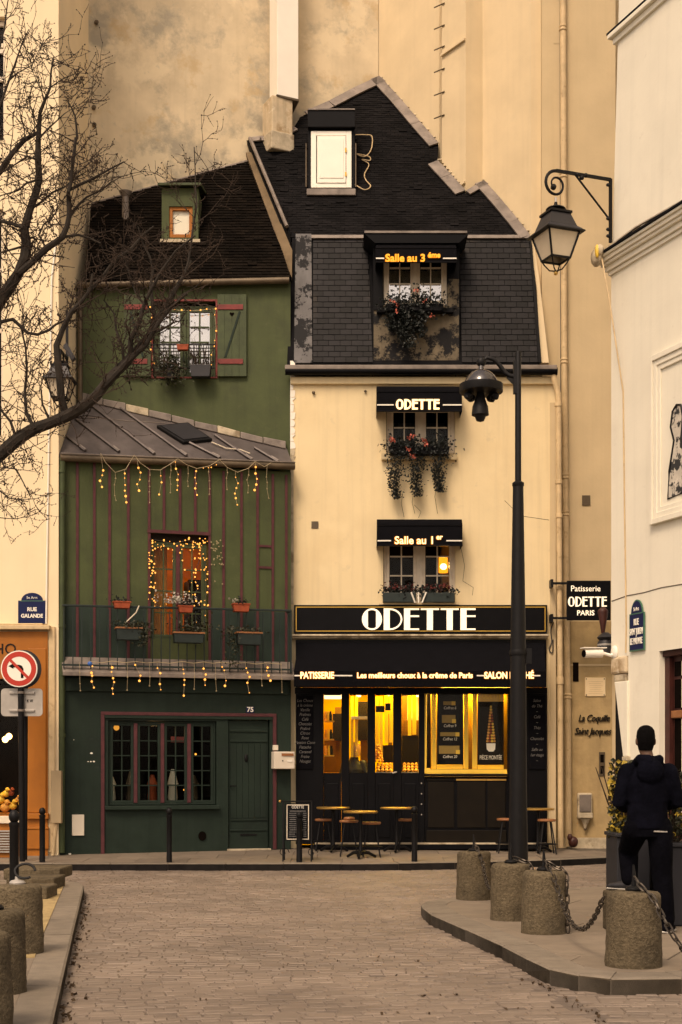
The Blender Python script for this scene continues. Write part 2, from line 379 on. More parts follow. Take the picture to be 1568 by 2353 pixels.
# ================================================================== GROUND
single('ground', None, None, MB().add([(-90,-60,-.12),(90,-60,-.12),(90,110,-.12),(-90,110,-.12)], [(0,1,2,3)]), m_soil, kind='structure')
def Yk(X): return 22.4 + (.087*X*X if X > 0 else 0)          # front edge of the far pavement
def miter(pl, w):                                            # polyline moved to its left by w
    out = []
    for i, p in enumerate(pl):
        p = Vector(p); a = Vector(pl[i-1]) if i else None; b = Vector(pl[i+1]) if i < len(pl)-1 else None
        ns = [Vector((-(q.y), q.x)).normalized() for q in ([p-a] if a is not None else [])+([b-p] if b is not None else [])]
        m = sum(ns, Vector((0,0)))/len(ns); out.append(p+m*(w/max(.5, m.length_squared)))
    return out
def resample(pl, step):
    out = [Vector(pl[0])]
    for a, b in zip(pl, pl[1:]):
        a, b = Vector(a), Vector(b); k = max(1, round((b-a).length/step))
        out += [a.lerp(b, j/k) for j in range(1, k+1)]
    return out
def kerbs(root, pl, wd, z0, z1, step=1.0, face_mat=None):
    pl = resample(pl, step); inn = miter(pl, wd)
    for i in range(len(pl)-1):
        a, b, c, d = pl[i], pl[i+1], inn[i+1], inn[i]
        g = .0035; t = (b-a).normalized()*g; a, d = a+t, d+t; b, c = b-t, c-t
        dz = random.uniform(-.004, .004)
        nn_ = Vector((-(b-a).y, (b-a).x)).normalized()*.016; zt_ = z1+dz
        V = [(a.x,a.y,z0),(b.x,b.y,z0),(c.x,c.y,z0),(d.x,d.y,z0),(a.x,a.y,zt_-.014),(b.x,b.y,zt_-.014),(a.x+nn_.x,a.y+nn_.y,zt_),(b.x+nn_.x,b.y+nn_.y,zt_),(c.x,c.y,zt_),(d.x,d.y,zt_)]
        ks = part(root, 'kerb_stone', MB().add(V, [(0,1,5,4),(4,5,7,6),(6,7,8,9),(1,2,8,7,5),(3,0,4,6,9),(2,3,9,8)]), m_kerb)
        ks.o.data.materials.append(face_mat or m_kshade)
        ks.o.data.polygons[0].material_index = 1                             # the upright face gets a darker colour, its shade painted in
    return inn
# road
road = single('road', None, None, MB().add([(-12,3,-.005),(14,3,-.005),(14,30,-.005),(-12,30,-.005)], [(0,1,2,3)]), m_soil, kind='structure')
# right-hand traffic island
near = [G(u, v) for u, v in ((1700,2236),(1568,2244),(1404,2246),(1330,2238),(1264,2224),(1210,2199),(1156,2171),(1070,2133),(991,2099),(972,2085),(968,2077))]
far_ = [G(u, v) for u, v in ((980,2070),(1046,2062),(1170,2050),(1300,2040),(1410,2036))]
edge = [Vector((6.2, 9.9))]+[p.xy for p in near+far_]+[Vector((4.6, 18.55))]
island = [tuple(p) for p in edge]+[(6.2, 14.0)]
edge_r = list(reversed(edge))                                # travelling so that the island lies on the left
ire = single('island_pavement', None, None, MB().plan(island, -.1, .098), m_pave, kind='structure')
inn = kerbs(ire, edge_r, .27, -.06, .12, 1.05)
ipoly = [tuple(p) for p in inn]+[(6.2, 14.0)]
ang = math.radians(-24)
def rot2(p, a): return (p[0]*math.cos(a)-p[1]*math.sin(a), p[0]*math.sin(a)+p[1]*math.cos(a))
rp = [rot2(p, -ang) for p in ipoly]
x0, x1 = min(p[0] for p in rp), max(p[0] for p in rp); y0, y1 = min(p[1] for p in rp), max(p[1] for p in rp)
yy = y0; row = 0
while yy < y1:
    xx = x0-(row % 2)*.6
    while xx < x1:
        c = clip(rp, xx+.005, xx+1.235, yy+.005, yy+.795)
        if len(c) > 2 and area(c) > .01:
            pl = [rot2(p, ang) for p in c]
            part(ire, 'paving_slab', MB().plan(pl, .06, .118+random.uniform(-.003, .003)), m_slab, bevel=.006)
        xx += 1.24
    yy += .80; row += 1
# left-hand island
ledge = [(-1.28, 6.0), (-1.60, 7.95), (-2.32, 12.4), (-3.20, 17.9), (-3.36, 18.45), (-3.75, 18.75), (-5, 18.9), (-9, 19.0)]
lisl = ledge+[(-9, 6.0)]
lre = single('island_pavement', None, None, MB().plan(lisl, -.1, .094), m_pave, kind='structure')
linn = kerbs(lre, ledge, .24, -.06, .12, 1.3)
lp = [tuple(p) for p in linn]+[(-9, 6.0)]
sand = [tuple(Vector(p)) for p in miter([(-2.07,10.9),(-2.32,12.4),(-3.20,17.9)], .25)]
sand2 = [tuple(Vector(p)) for p in miter([(-2.07,10.9),(-2.32,12.4),(-3.20,17.9)], .62)]
single('sand_strip', None, None, MB().plan(sand+sand2[::-1], .08, .124), m_sand, kind='structure')
yy = 6.0; row = 0
while yy < 19:
    xx = -9-(row % 2)*.5
    while xx < -1:
        c = clip(lp, xx+.005, xx+1.045, yy+.005, yy+1.045)
        if len(c) > 2 and area(c) > .01:
            part(lre, 'paving_slab', MB().plan(c, .06, .117+random.uniform(-.003, .003)), m_slab, bevel=.006) if max(p[0] for p in c) > -5.2 else None
        xx += 1.05
    yy += 1.05; row += 1
# far pavement
px = [-9+.9*i for i in range(19)]
pm = MB()
for a, b in zip(px, px[1:]):
    pm.add([(a,Yk(a)+.1,.09),(b,Yk(b)+.1,.09),(b,26.2,.185),(a,26.2,.185)], [(0,1,2,3)])
pav = single('pavement', None, None, pm, m_pave, kind='structure')
kerbs(pav, [(x, Yk(x)) for x in px], .24, -.06, .12, 1.1, m_fkface)
def zp(X, Y): return .12+max(0, (Y-Yk(X)-.24))/(25.4-22.64)*.08
for j in range(4):
    for i in range(22):
        a = -9+i*.82+(j % 2)*.41; b = a+.82
        f0, f1 = j*.70, (j+1)*.70
        q = [(a+.004, Yk(a)+.25+f0), (b-.004, Yk(b)+.25+f0), (b-.004, Yk(b)+.25+f1-.008), (a+.004, Yk(a)+.25+f1-.008)]
        if abs(a) > 5.9 or q[0][1] > 26: continue
        h = random.uniform(-.002, .002)
        vs = [(x, y, zp(x, y)-.04) for x, y in q]+[(x, y, zp(x, y)+h) for x, y in q]
        part(pav, 'paving_slab', MB().add(vs, [(3,2,1,0),(4,5,6,7),(0,1,5,4),(1,2,6,5),(2,3,7,6),(3,0,4,7)]), m_slab)
# setts
def sett(cx, cy, wx, wy, a, h, rr):
    ins = .007; q = [(-wx/2,-wy/2),(wx/2,-wy/2),(wx/2,wy/2),(-wx/2,wy/2)]
    jit = [(rr.uniform(-.006,.006), rr.uniform(-.006,.006)) for _ in q]
    def R(x, y, z): c, s = math.cos(a), math.sin(a); return (cx+x*c-y*s, cy+x*s+y*c, z)
    vs = [R(x+j[0], y+j[1], -.05) for (x, y), j in zip(q, jit)]
    vs += [R(x+j[0], y+j[1], h-.006) for (x, y), j in zip(q, jit)]
    vs += [R(x*(1-2*ins/wx)+j[0], y*(1-2*ins/wy)+j[1], h+rr.uniform(-.003,.003)) for (x, y), j in zip(q, jit)]
    fs = [(8,9,10,11)]
    for k in range(4):
        l = (k+1) % 4; fs += [(k, l, l+4, k+4), (k+4, l+4, l+8, k+8)]
    return vs, fs
rs = random.Random(3); cells = []
ga, gb = G(1215,2250,0), G(1400,2353,0)                        # the joint where two paved fields meet
def side(x, y): return (gb.x-ga.x)*(y-ga.y)-(gb.y-ga.y)*(x-ga.x)
for fld in (0, 1):
    y = 6.9; row = 0
    while y < 25.2:
        wy = .090+rs.uniform(-.006, .006); x = -.262*y-.4-(rs.random()*.1)
        while x < .262*y+.3:
            wx = rs.choice((.11,.13,.15,.18,.20))
            a = -.030 if fld == 0 else .16
            cx, cy = x+wx/2, y+math.tan(a)*(x+wx/2)+.012*math.sin(x*1.7+row*.3)
            x += wx+.006
            if (side(cx, cy) > -.10) != (fld == 0) and fld == 1: continue
            if fld == 0 and side(cx, cy) < .14 and cy < 10.6: continue
            if fld == 1 and (cy > 10.6 or side(cx, cy) > -.10): continue
            if inside((cx, cy), island) or inside((cx, cy), lisl) or cy > Yk(cx)+.05: continue
            if cy < 7.0: continue
            cells.append((cx, cy, wx, wy, a))
        y += wy+.006; row += 1
cells.sort(key=lambda c: c[1])
near_c = [c for c in cells if c[1] > 7.75][:300]; rest = [c for c in cells if c not in set(near_c)]
fm = MB()
for c in rest:
    vs, fs = sett(*c, rs.uniform(.000, .005)+(-.008 if rs.random() < .02 else 0), rs); fm.add(vs, fs); fm.tone += [rs.uniform(0, 1)]*len(fs)
part(road, 'setts', fm, m_setts, kind='stuff')
protos = []
for k in range(12):
    wx = (.11,.13,.15,.18,.20)[k % 5]; vs, fs = sett(0, 0, wx, .090, 0, .004, rs); me = MB().add(vs, fs).mesh('sett'); me.materials.append(m_sett); protos.append((wx, me))
for c in near_c:
    me = rs.choice([q for q in protos if q[0] == c[2]])[1]
    inst(road, 'sett', me, (c[0], c[1], rs.uniform(-.003, .001)), (0, 0, c[4]))
# low granite blocks on the left island
for k, (u0, u1, v, hh, dp, lb) in enumerate(((60,138,2020,.135,.9,'low granite block at the far end of the left island'), (72,125,2045,.14,.7,'middle low granite block on the left island'), (70,108,2067,.135,.6,'nearest low granite block, partly hidden by the stone bollard with an iron ring'))):
    p = G(u1, v); q = G(u0, v)
    single('granite_block', lb, 'stone block', MB().plan([(q.x-.3, p.y), (p.x, p.y), (p.x, p.y+dp), (q.x-.3, p.y+dp)], .11, .12+hh), m_granite, base=(p.x-.3, p.y+.3, .12), group='low granite blocks on the left island', bevel=.02)

lt_ = MB()
def litter(a, b, n, sp):
    a, b = Vector(a), Vector(b)
    for _ in range(n):
        c = a.lerp(b, random.random()); lt_.leaf((c.x+abs(random.gauss(0, sp)), c.y+random.gauss(0,.03), .012+random.random()*.01), random.uniform(.015,.04))
litter((-1.27,6.0,0), (-1.59,7.95,0), 35, .05); litter((-1.59,7.95,0), (-2.31,12.4,0), 80, .05); litter((-2.31,12.4,0), (-3.19,17.9,0), 80, .05)
for (u, v, n) in ((870,2200,6),(880,2212,8),(1000,2290,10),(905,2330,9),(950,2245,5),(660,2218,5),(760,2205,6),(1290,2262,10),(1250,2320,10),(420,2300,5)):
    c = G(u, v, 0)
    for _ in range(n//2): lt_.leaf((c.x+random.gauss(0,.14), c.y+random.gauss(0,.03), .010), random.uniform(.015,.035))
for _ in range(90):
    k = random.random(); c = Vector((ga.x, ga.y)).lerp(Vector((gb.x, gb.y)), k*1.4); lt_.leaf((c.x+random.gauss(0,.03), c.y+random.gauss(0,.02), .008), random.uniform(.012,.03))
single('leaf_litter', 'scattered dead leaves and dirt along the kerbs and setts', 'leaf litter', lt_, m_litter, kind='stuff')
# ================================================================== BIG BUILDINGS
# wall planes of the tall buildings behind the two small houses
A, Cc = (-4.86, 26.69), (.739, 28.35)
t = thing('apartment_building', 'tall building with stained ochre blank wall behind the green house', 'building', W, (-2, 28, 0))
part(t, 'wall', MB().plan([A, Cc, (.739, 32), (-4.86, 32)], 0, 21), m_rear)
for k in range(6):                                            # iron anchor plates
    p = P(214+random.uniform(-3,4), (55,290,375,470,640,250)[k], 26.8); part(t, 'wall_tie', MB().ball((p.x+.05, 26.74, p.z), (.045,.03,.05), 6, 4), m_gutter)
pts = [(.745,28.36),(1.87,27.31),(1.90,27.02),(2.31,26.61),(2.64,26.77),(3.44,26.02),(3.62,26.02)]
t2 = thing('apartment_building', 'tall building with smooth pale wall stepping forward behind the black roof', 'building', W, (2.2, 28, 0))
part(t2, 'wall', MB().plan(pts+[(3.62,32),(.745,32)], 0, 21), m_rear2)
a = Vector((1.905,27.015)); b = Vector((2.31,26.61)); n = Vector((-.7,-.7))
def ledgez(z0, p0, p1, nm): part(t2, nm, MB().slab3([(*p0, z0), (*p1, z0+.10), (*p1, z0+.14), (*p0, z0+.04)], (n.x*.05, n.y*.05, 0)), m_rear2)
ledgez(15.0, a, b, 'ledge'); ledgez(12.35, a.lerp(b,.55), b, 'ledge')
for v in (18, 116, 167, 220, 273, 68):                          # climbing irons
    p = P(1009, v, 27.15); part(t2, 'climbing_iron', MB().tube([(p.x-.09,27.14,p.z),(p.x+.09,26.96,p.z-.01)], .012, 5), m_gutter)
t3 = thing('apartment_building', 'narrow ochre building right of the pastry shop with restaurant lettering', 'building', F_R, (4.3,0,0))
wm = MB(); holed(wm, 3.62, 4.95, 0, 21, [], 0); wm.add([(4.95,0,0),(4.95,5,0),(4.95,5,21),(4.95,0,21)], [(0,1,2,3)]).add([(3.62,0,0),(3.62,0,21),(3.62,5,21),(3.62,5,0)], [(0,1,2,3)]).add([(3.62,0,21),(4.95,0,21),(4.95,5,21),(3.62,5,21)], [(0,1,2,3)])
part(t3, 'wall', wm, m_tan)
def prt3(nm, u0, v0, u1, v1, d0, mat, **k): return part(t3, nm, MB().pbox(F_R, u0, v0, u1, v1, d0, -.001), mat, **k)
prt3('stone_base', 1306, 1925, 1407, 1952, -.03, m_lime); prt3('string_course', 1262, 1526, 1407, 1530, -.02, m_tan)
prt3('window_recess', 1317, 1522, 1330, 1566, -.024, m_dark)
prt3('lower_render', 1262, 1530.2, 1407, 1924.8, -.012, m_dirtshade); prt3('dark_band', 1262, 1428, 1407, 1525.8, -.008, m_dirtshade)  # lower wall toned darker: narrow-street shade painted in, plus dirt patches
prt3('wooden_frame', 1272, 100, 1288, 101, -.001, m_tan)
# far pale building, only a strip of it shows
t4 = thing('apartment_building', 'pale far building seen as a thin strip beside the white corner house', 'building', W, (6, 28.5, 0))
part(t4, 'wall', MB().box(4.955, 11, 28.2, 31, 0, 17.2), m_white)
for k, v in enumerate((95, 150, 205)):
    p = P(1424, v, 28.2); part(t4, 'window', MB().box(p.x-.06, p.x+.5, 28.17, 28.199, p.z-.30, p.z+.1), m_grey)
F_D = Frame(0, 26.6)
t5 = thing('grey_door', 'dark grey panelled door in the gap beside the white corner house', 'door', F_D, (5.1,0,.18))
part(t5, 'door_frame', MB().pbox(F_D, 1404, 1568, 1470, 1962, 0, .2), m_dgrey)
for v0, v1 in ((1590,1640),(1648,1780),(1788,1930)):
    part(t5, 'door_panel', MB().pbox(F_D, 1412, v0, 1430, v1, -.025, -.001), m_dgrey, bevel=.008); part(t5, 'door_panel', MB().pbox(F_D, 1433, v0, 1452, v1, -.025, -.001), m_dgrey, bevel=.008)
part(t5, 'lintel_wall', MB().pbox(F_D, 1400, 0, 1490, 1567, 0, .3), m_tan)
# ------------------------------------------------------------------ left building with the orange shop
t = thing('apartment_building', 'pale cream building at the left edge above an orange shopfront', 'building', F_L, (-5.6,0,0))
XL = -4.70
def L_(u, v, d=0): return F_L.px(u, v, d)
h1 = (L_(-70,0)[0], L_(12,0)[0], L_(0,322)[1], L_(0,38)[1]); h2 = (L_(-70,0)[0], L_(7,0)[0], L_(0,1000)[1], L_(0,480)[1])
h3 = (L_(-200,0)[0], L_(56,0)[0], L_(0,1872)[1], L_(0,1560)[1])
wm = MB(); holed(wm, -10, XL, 0, 21, [h1, h2, h3], 0, .22)
wm.add([(XL,0,0),(XL,2.86,0),(XL,2.86,21),(XL,0,21)], [(0,1,2,3)]).add([(-10,0,21),(XL,0,21),(XL,2.86,21),(-10,2.86,21)], [(0,1,2,3)])
part(t, 'wall', wm, m_left)
for (h, bars) in ((h1, (105,118,182)), (h2, (620,760))):
    wn = part(t, 'window', MB().box(h[1]-.05, h[1]-.002, .10, .16, h[2], h[3]).box(h[0], h[1]-.05, .10, .16, h[3]-.1, h[3]-.002), m_wframe)
    for v in bars: zz = L_(0, v, .1)[1]; part(wn, 'glazing_bar', MB().box(h[0], h[1]-.052, .09, .14, zz-.035, zz+.035), m_wframe)
    part(wn, 'pane', MB().box(h[0], h[1]-.05, .15, .157, h[2], h[3]-.1), m_glass); part(t, 'room', room(h[0], h[1], .23, 1.2, h[2], h[3]), m_dark)
part(t, 'rain_stain_strip', MB().pbox(F_L, 112, 1440, 126, 1958, -.05, -.001), m_pipe)
# orange shopfront
fr = part(t, 'shopfront', holed(MB(), L_(-250,0)[0], L_(112,0)[0], .02, L_(0,1452)[1], [h3], -.06, .2), m_orange)
part(fr, 'pilaster', MB().pbox(F_L, 64, 1490, 106, 1868, -.085, -.061), m_orange, bevel=.01)
part(fr, 'moulding', MB().pbox(F_L, 60, 1869, 112, 1882, -.12, -.061), m_orange, bevel=.008); part(fr, 'moulding', MB().pbox(F_L, 60, 1900, 112, 1906, -.10, -.061), m_orange, bevel=.008)
part(fr, 'pilaster_base', MB().pbox(F_L, 62, 1907, 112, 1950, -.09, -.061), m_orange)
part(fr, 'cornice', MB().pbox(F_L, -200, 1436, 114, 1446, -.16, -.001).pbox(F_L, -200, 1432, 98, 1436, -.10, -.001), m_pipe, bevel=.01)
part(fr, 'window_frame', MB().pbox(F_L, 54, 1555, 60, 1875, -.075, .02).pbox(F_L, -100, 1875, 56, 1892, -.11, -.0605), m_wframe, bevel=.006)
part(fr, 'pane', MB().pbox(F_L, -200, 1556, 54, 1872, .05, .057), m_shopgl)
part(t, 'room', room(h3[0], h3[1], .15, 1.6, h3[2], h3[3]), m_dark)
for v in range(1908, 1958, 6): part(fr, 'grille_slat', MB().pbox(F_L, -40, v, 42, v+3.2, -.10, -.061), m_grey)
def text(t, s, size, mat, loc, name='lettering', ext=.004, off=0.0, ax='CENTER', sx=1.0, shear=0.0, lean=0.0, sp=1.0):
    c = bpy.data.curves.new('text', 'FONT'); c.body = s; c.size = size; c.extrude = ext; c.offset = off; c.align_x = ax; c.align_y = 'CENTER'; c.shear = shear; c.space_character = sp; c.resolution_u = 3
    o = bpy.data.objects.new('tmp', c); S.collection.objects.link(o)
    dg = bpy.context.evaluated_depsgraph_get(); me = bpy.data.meshes.new_from_object(o.evaluated_get(dg)); bpy.data.objects.remove(o); bpy.data.curves.remove(c)
    q = Matrix.Rotation(math.pi/2-lean, 4, 'X'); me.transform(Matrix.Translation(Vector(loc)-t.b) @ q @ Matrix.Diagonal((sx,1,1,1)))
    me.name = name
    me.materials.clear(); me.materials.append(mat)
    if mat.name in ('lit_letter', 'lit_orange_letter') and name == 'lettering': text(t, s, size, m_halo, (loc[0]-(.006 if ax == 'LEFT' else 0), loc[1]+ext, loc[2]), 'letter_glow', .003, off+.006, ax, sx, shear, lean, sp)
    return part(t, name, me, None)
x, z = L_(14, 1493); text(T(fr.o, t.b, F_L), 'HO', .25, m_iron, (x, -.066, z))
rl = P(0,0,1); ld = [(18,1697),(27,1692),(14,1705)]
lampg = 'glowing lamps in the orange shop window'
for k, (u, v) in enumerate(((9,1699),(15,1692))):
    x, z = L_(u*1.4, v, .7); single('globe_lamp', ('lower glowing globe lamp in the dark window of the orange shop','upper glowing globe lamp in the dark window of the orange shop')[k], 'lamp', MB().ball((x,.7,z), .055, 10, 6), m_hot, F_L, (x,.7,z), lampg)
    add_lamp('globe_light', 'POINT', (x, .62, z), 3, (1,.6,.25), .06, F=F_L)
toys = [(2,1838,.075,m_yellow),(14,1824,.065,m_yellow),(26,1822,.055,m_terra),(12,1856,.085,m_choux),(30,1852,.07,m_yellow),(50,1846,.06,m_yellow),(41,1838,.05,m_choux)]
for k, (u, v, r, mt) in enumerate(toys):
    x, z = L_(u, v, .45); mb = MB().ball((x,.45,z), (r,r*.8,r*.9), 9, 6).ball((x+r*.5,.42,z+r*1.1), r*.6, 8, 5).ball((x+r*1.1,.38,z+r*1.05), (r*.3,r*.3,r*.15), 6, 4)
    single('toy_figure', ('leftmost yellow toy figure low in the orange shop window','upper left yellow toy figure in the orange shop window','small red-brown toy figure topping the pile in the orange shop window','large yellow toy figure at the bottom of the orange shop window','yellow toy figure at the bottom right of the toy pile','yellow toy figure nearest the right frame of the orange shop window','amber toy figure perched right of the red-brown toy')[k], 'toy', mb, mt, F_L, (x,.45,z-r), 'toys in the orange shop window')
part(t, 'display_shelf', MB().box(h3[0], h3[1]-.02, .2, .8, h3[2], h3[2]+.02), m_orange)
add_lamp('toy_window_light', 'AREA', (-5.75, .5, 1.95), 5, (1,.50,.14), .5, F=F_L)
# street nameplate RUE GALANDE
sg = thing('street_sign', 'blue enamel street nameplate reading Rue Galande on the cream wall', 'street sign', F_L, (L_(73,1432)[0], 0, L_(73,1432)[1]))
def plate(t, F, u0, v0, u1, v1, va, d, mb_, mr_, mp):                     # rectangle with an arched top
    x0, z1 = F.px(u0, v0, d); x1, z0 = F.px(u1, v1, d); za = F.px(u0, va, d)[1]; xm, hw = (x0+x1)/2, (x1-x0)/2
    arch = [(xm+hw*.78*math.cos(a), z1+(za-z1)*math.sin(a)) for a in [math.pi*i/10 for i in range(11)]]
    def sc(k): return [(xm+(p[0]-xm)*k, (z0+za)/2+(p[1]-(z0+za)/2)*(1-(1-k)*(x1-x0)/(za-z0))) for p in [(x0,z0),(x1,z0),(x1,z1)]+arch+[(x0,z1)]]
    part(t, 'plate_border', MB().ext(sc(1), d, d+.015), mb_); part(t, 'plate', MB().ext(sc(.90), d-.004, d), mr_)
    part(t, 'divider', MB().box(x0+.03, x1-.03, d-.007, d-.004, z1-.012, z1), mp)
    return xm, z0, z1, za, x1-x0
xm, z0, z1, za, wd = plate(sg, F_L, 42, 1380, 106, 1433, 1362, -.03, m_blue, m_blue, m_genam)
text(sg, 'RUE', .088, m_flat, (xm, -.037, L_(0,1401)[1]), off=.003); text(sg, 'GALANDE', .086, m_flat, (xm, -.037, L_(0,1416)[1]), off=.003, sx=.92); text(sg, '5e Arrt', .06, m_flat, (xm, -.037, L_(0,1374)[1]))
# white conduit and cable on the left wall
c = MB(); 
for (u0, v0, u1, v1) in ((106,1430,110,1100),(110,1100,124,640)): pass
x0, za_ = L_(107, 1434); x1, zb_ = L_(113, 1040); x2, zc_ = L_(133, 560)
single('conduit_pipe', 'thin white conduit running up the cream wall beside the blue street sign', 'pipe', MB().tube([(x0,-.025,za_),(x1,-.025,zb_),(x1+.05,-.025,zc_-.6),(x2-.03,-.025,zc_)], .016, 6), m_flat, F_L, (x0,-.02,za_))
# beige cable box with its stub of pipe
bx = thing('cable_box', 'tall beige cable cover box on the wall left of the green shop', 'box', F_L, (L_(128,1890)[0],-.1,L_(128,1965)[1]))
part(bx, 'cover', MB().pbox(F_L, 117, 1771, 141, 1892, -.22, -.09), m_beige, bevel=.01)
x0, z0 = L_(130, 1893, -.15); x1, z1 = L_(122, 1966, -.15); part(bx, 'pipe', MB().tube([(x0,-.15,z0),(x0-.02,-.15,z0-.15),(x1,-.15,z1)], .028, 8), m_pipe)
# ------------------------------------------------------------------ white corner house on the right
R_ = F_W.px
t = thing('corner_house', 'white rendered corner house on the right with stone cornices and maroon door', 'building', F_W, (1.5,0,0))
ZT = 21; zc0 = R_(1395,640)[1]
zl = R_(1405,1512)[1]; dx0 = R_(1515,1500)[0]; dz1 = R_(1515,1487)[1]
hd = (dx0, dx0+1.5, .10, dz1)
xc = R_(1444,1600)[0]
wm = MB(); holed(wm, 0, 8, zl, zc0+.1, [], 0); holed(wm, xc, 8, .05, zl, [hd], .001, .25)
wm.add([(0,0,zl),(0,0,zc0+.1),(0,6,zc0+.1),(0,6,zl)], [(0,1,2,3)]).add([(xc,.001,.05),(xc,.001,zl),(0,6,zl),(0,6,.05)], [(0,1,2,3)]).add([(0,0,zl),(xc,.001,zl),(xc,3,zl),(0,3,zl)], [(0,1,2,3)])
part(t, 'lower_wall', wm, m_white)
xu = .02
wm = MB().add([(-.02,.02,zc0),(8,.02,zc0),(8,.30,ZT),(.16,.30,ZT)], [(0,1,2,3)]).add([(-.02,.02,zc0),(.16,.30,ZT),(.16,6,ZT),(-.02,6,zc0)], [(0,1,2,3)])
part(t, 'upper_wall', wm, m_white)
def cornice(zt, x0, prof, mat, nm, d0=0.0):                                 # stepped moulding returning round the corner
    mb = MB()
    for (z_, hgt, o) in prof: mb.box(x0-o, 8, d0-o, 3, zt-z_-hgt, zt-z_)
    return part(t, nm, mb, mat, bevel=.008)
zt1 = R_(1392,598)[1]
cornice(zt1, .0, ((0,.035,.16),(.036,.05,.13),(.087,.04,.10),(.128,.07,.06),(.20,.05,.03)), m_white, 'cornice')
part(t, 'slate_flashing', MB().box(-.18, 8, -.18, .02, zt1+.002, zt1+.028), m_slate0)
zt2 = R_(1428,52)[1]
cornice(zt2, .1, ((0,.06,.20),(.061,.08,.15),(.142,.10,.10),(.243,.07,.06)), m_white, 'cornice', .2); part(t, 'slate_flashing', MB().box(-.12, 8, .0, .2, zt2+.002, zt2+.03), m_slate0)
for k in range(3):
    part(t, 'cable', MB().tube([(-.05+.02*k,-.13+.03*k,zt1+.05),(.8,-.14+.04*k,zt1+.09+.02*k),(1.8,-.12+.03*k,zt1+.06),(4,-.13,zt1+.08+.02*k)], .012, 5), (m_wframe, m_dwire, m_pipe)[k])
p_ = [R_(u, v) for u, v in ((1398,575),(1410,600),(1428,700),(1434,900),(1437,1160),(1440,1350),(1441,1440),(1440,1500))]
part(t, 'cable', MB().tube([(p_[0][0]+.02,-.17,p_[0][1])]+[(x,-.012 if i > 1 else -.17,z) for i,(x,z) in enumerate(p_[1:])], .010, 5), m_pipe)
cb = MB().ball((-.03,-.2,zt1-.02), (.10,.07,.13), 8, 6).ball((.03,-.2,zt1+.04), (.09,.06,.08), 8, 6); part(t, 'cable_bundle', cb, m_lime)
part(t, 'cable_tag', MB().ball((.06,-.25,zt1+.02), (.03,.03,.09), 6, 4), m_yellow)
ck = [R_(u, v) for u, v in ((1406,1381),(1440,1370),(1480,1361),(1520,1351),(1568,1342),(1660,1322))]
part(t, 'crack', MB().tube([(x,-.001,z+random.uniform(-.004,.004)) for x, z in ck], .007, 4), m_gutter)
# moulded blind window and the picture in it
def fpoly(q): return [R_(u, v) for u, v in q]
xw0 = R_(1500,830)[0]; zw1 = R_(1500,822)[1]; zw0 = R_(1507,1206)[1]
fr = MB()
for k, (o, dd) in enumerate(((0,-.06),(.07,-.04),(.13,-.025))):
    a0, b0, b1 = xw0+o, zw0+o, zw1-o
    fr.box(a0, a0+.069, dd, -.0005, b0, b1).box(a0+.069, 8, dd, -.0005, b1-.069, b1).box(a0+.069, 8, dd, -.0005, b0, b0+.069)
part(t, 'window_moulding', fr, m_white, bevel=.006)
fz0 = R_(1537,1146)[1]; fz1 = R_(1552,932)[1]; fx = R_(1536,1040)[0]
h_ = fz1-fz0
fig = [(fx,fz0),(fx+.36,fz0+.02),(fx+.35,fz0+.4*h_),(fx+.28,fz0+.62*h_),(fx+.31,fz0+.85*h_),(fx+.27,fz1-.02),(fx+.18,fz1),(fx+.10,fz1-.06),(fx+.06,fz0+.78*h_),(fx+.13,fz0+.62*h_),(fx+.03,fz0+.3*h_)]
m_art = M('painted_figure', (.55,.50,.42), .9, var=.2, scale=10, dirt=[((.03,.03,.03), 6, .49, .04, 1.0)])
part(t, 'wall_painting', MB().ext(fig, -.004, -.0008), m_art); 
ol = [(p[0], -.003, p[1]) for p in fig]; part(t, 'painting_outline', MB().tube(ol, .016, 5, closed=True), m_iron)
# maroon door
dr = part(t, 'door', MB().box(hd[0]+.002, hd[1]-.002, .14, .18, hd[2], hd[3]-.12), m_maroon)
part(dr, 'door_frame', MB().box(hd[0]+.001, hd[0]+.10, .08, .139, hd[2], hd[3]-.13).box(hd[0]+.001, hd[1], .05, .2, hd[3]-.12, hd[3]-.001), m_maroon, bevel=.006)
zr = [R_(1540, v)[1] for v in (1500, 1560, 1632, 1640, 1740, 1860)]
for i in range(3):
    xa = hd[0]+.14+i*.42
    for za_, zb_ in ((zr[1]-.35+.39, zr[0]-.1), (zr[2]+.03, zr[1]+.0), (1.0, zr[3]-.06)):
        if zb_ <= za_: continue
        part(dr, 'pane', MB().box(xa, xa+.16, .128, .139, za_, zb_), m_dark); part(dr, 'pane', MB().box(xa+.22, xa+.38, .128, .139, za_, zb_), m_dark); part(dr, 'glazing_bar', MB().box(xa+.165, xa+.215, .115, .139, za_, zb_), m_wframe)
part(dr, 'rail', MB().box(hd[0]+.10, hd[1]-.002, .10, .139, zr[3]-.05, zr[2]), m_seat, bevel=.01)
part(dr, 'panel', MB().box(hd[0]+.16, hd[1]-.1, .12, .139, .25, .9), m_maroon, bevel=.01)
# corner bracket stone and lower chamfer stones
part(t, 'corbel', MB().box(.02, xc-.02, -.03, .5, zl-.22, zl+.001), m_stack, bevel=.03); part(t, 'corbel_foot', MB().box(.07, xc-.05, -.01, .5, zl-.32, zl-.221), m_lime, bevel=.02)
x1, z1 = R_(1433,1580); part(t, 'corner_stone', MB().ext([(.12,zl-.321),(xc+.02,zl-.321),(xc+.02,R_(1450,1738)[1]),(xc-.08,R_(1450,1738)[1])], -.03, .4), m_white, bevel=.01)
part(t, 'guard_stone', MB().box(xc-.06, xc+.05, -.06, .4, R_(1450,1748)[1], R_(1450,1738)[1]-.001), m_lime, bevel=.01)
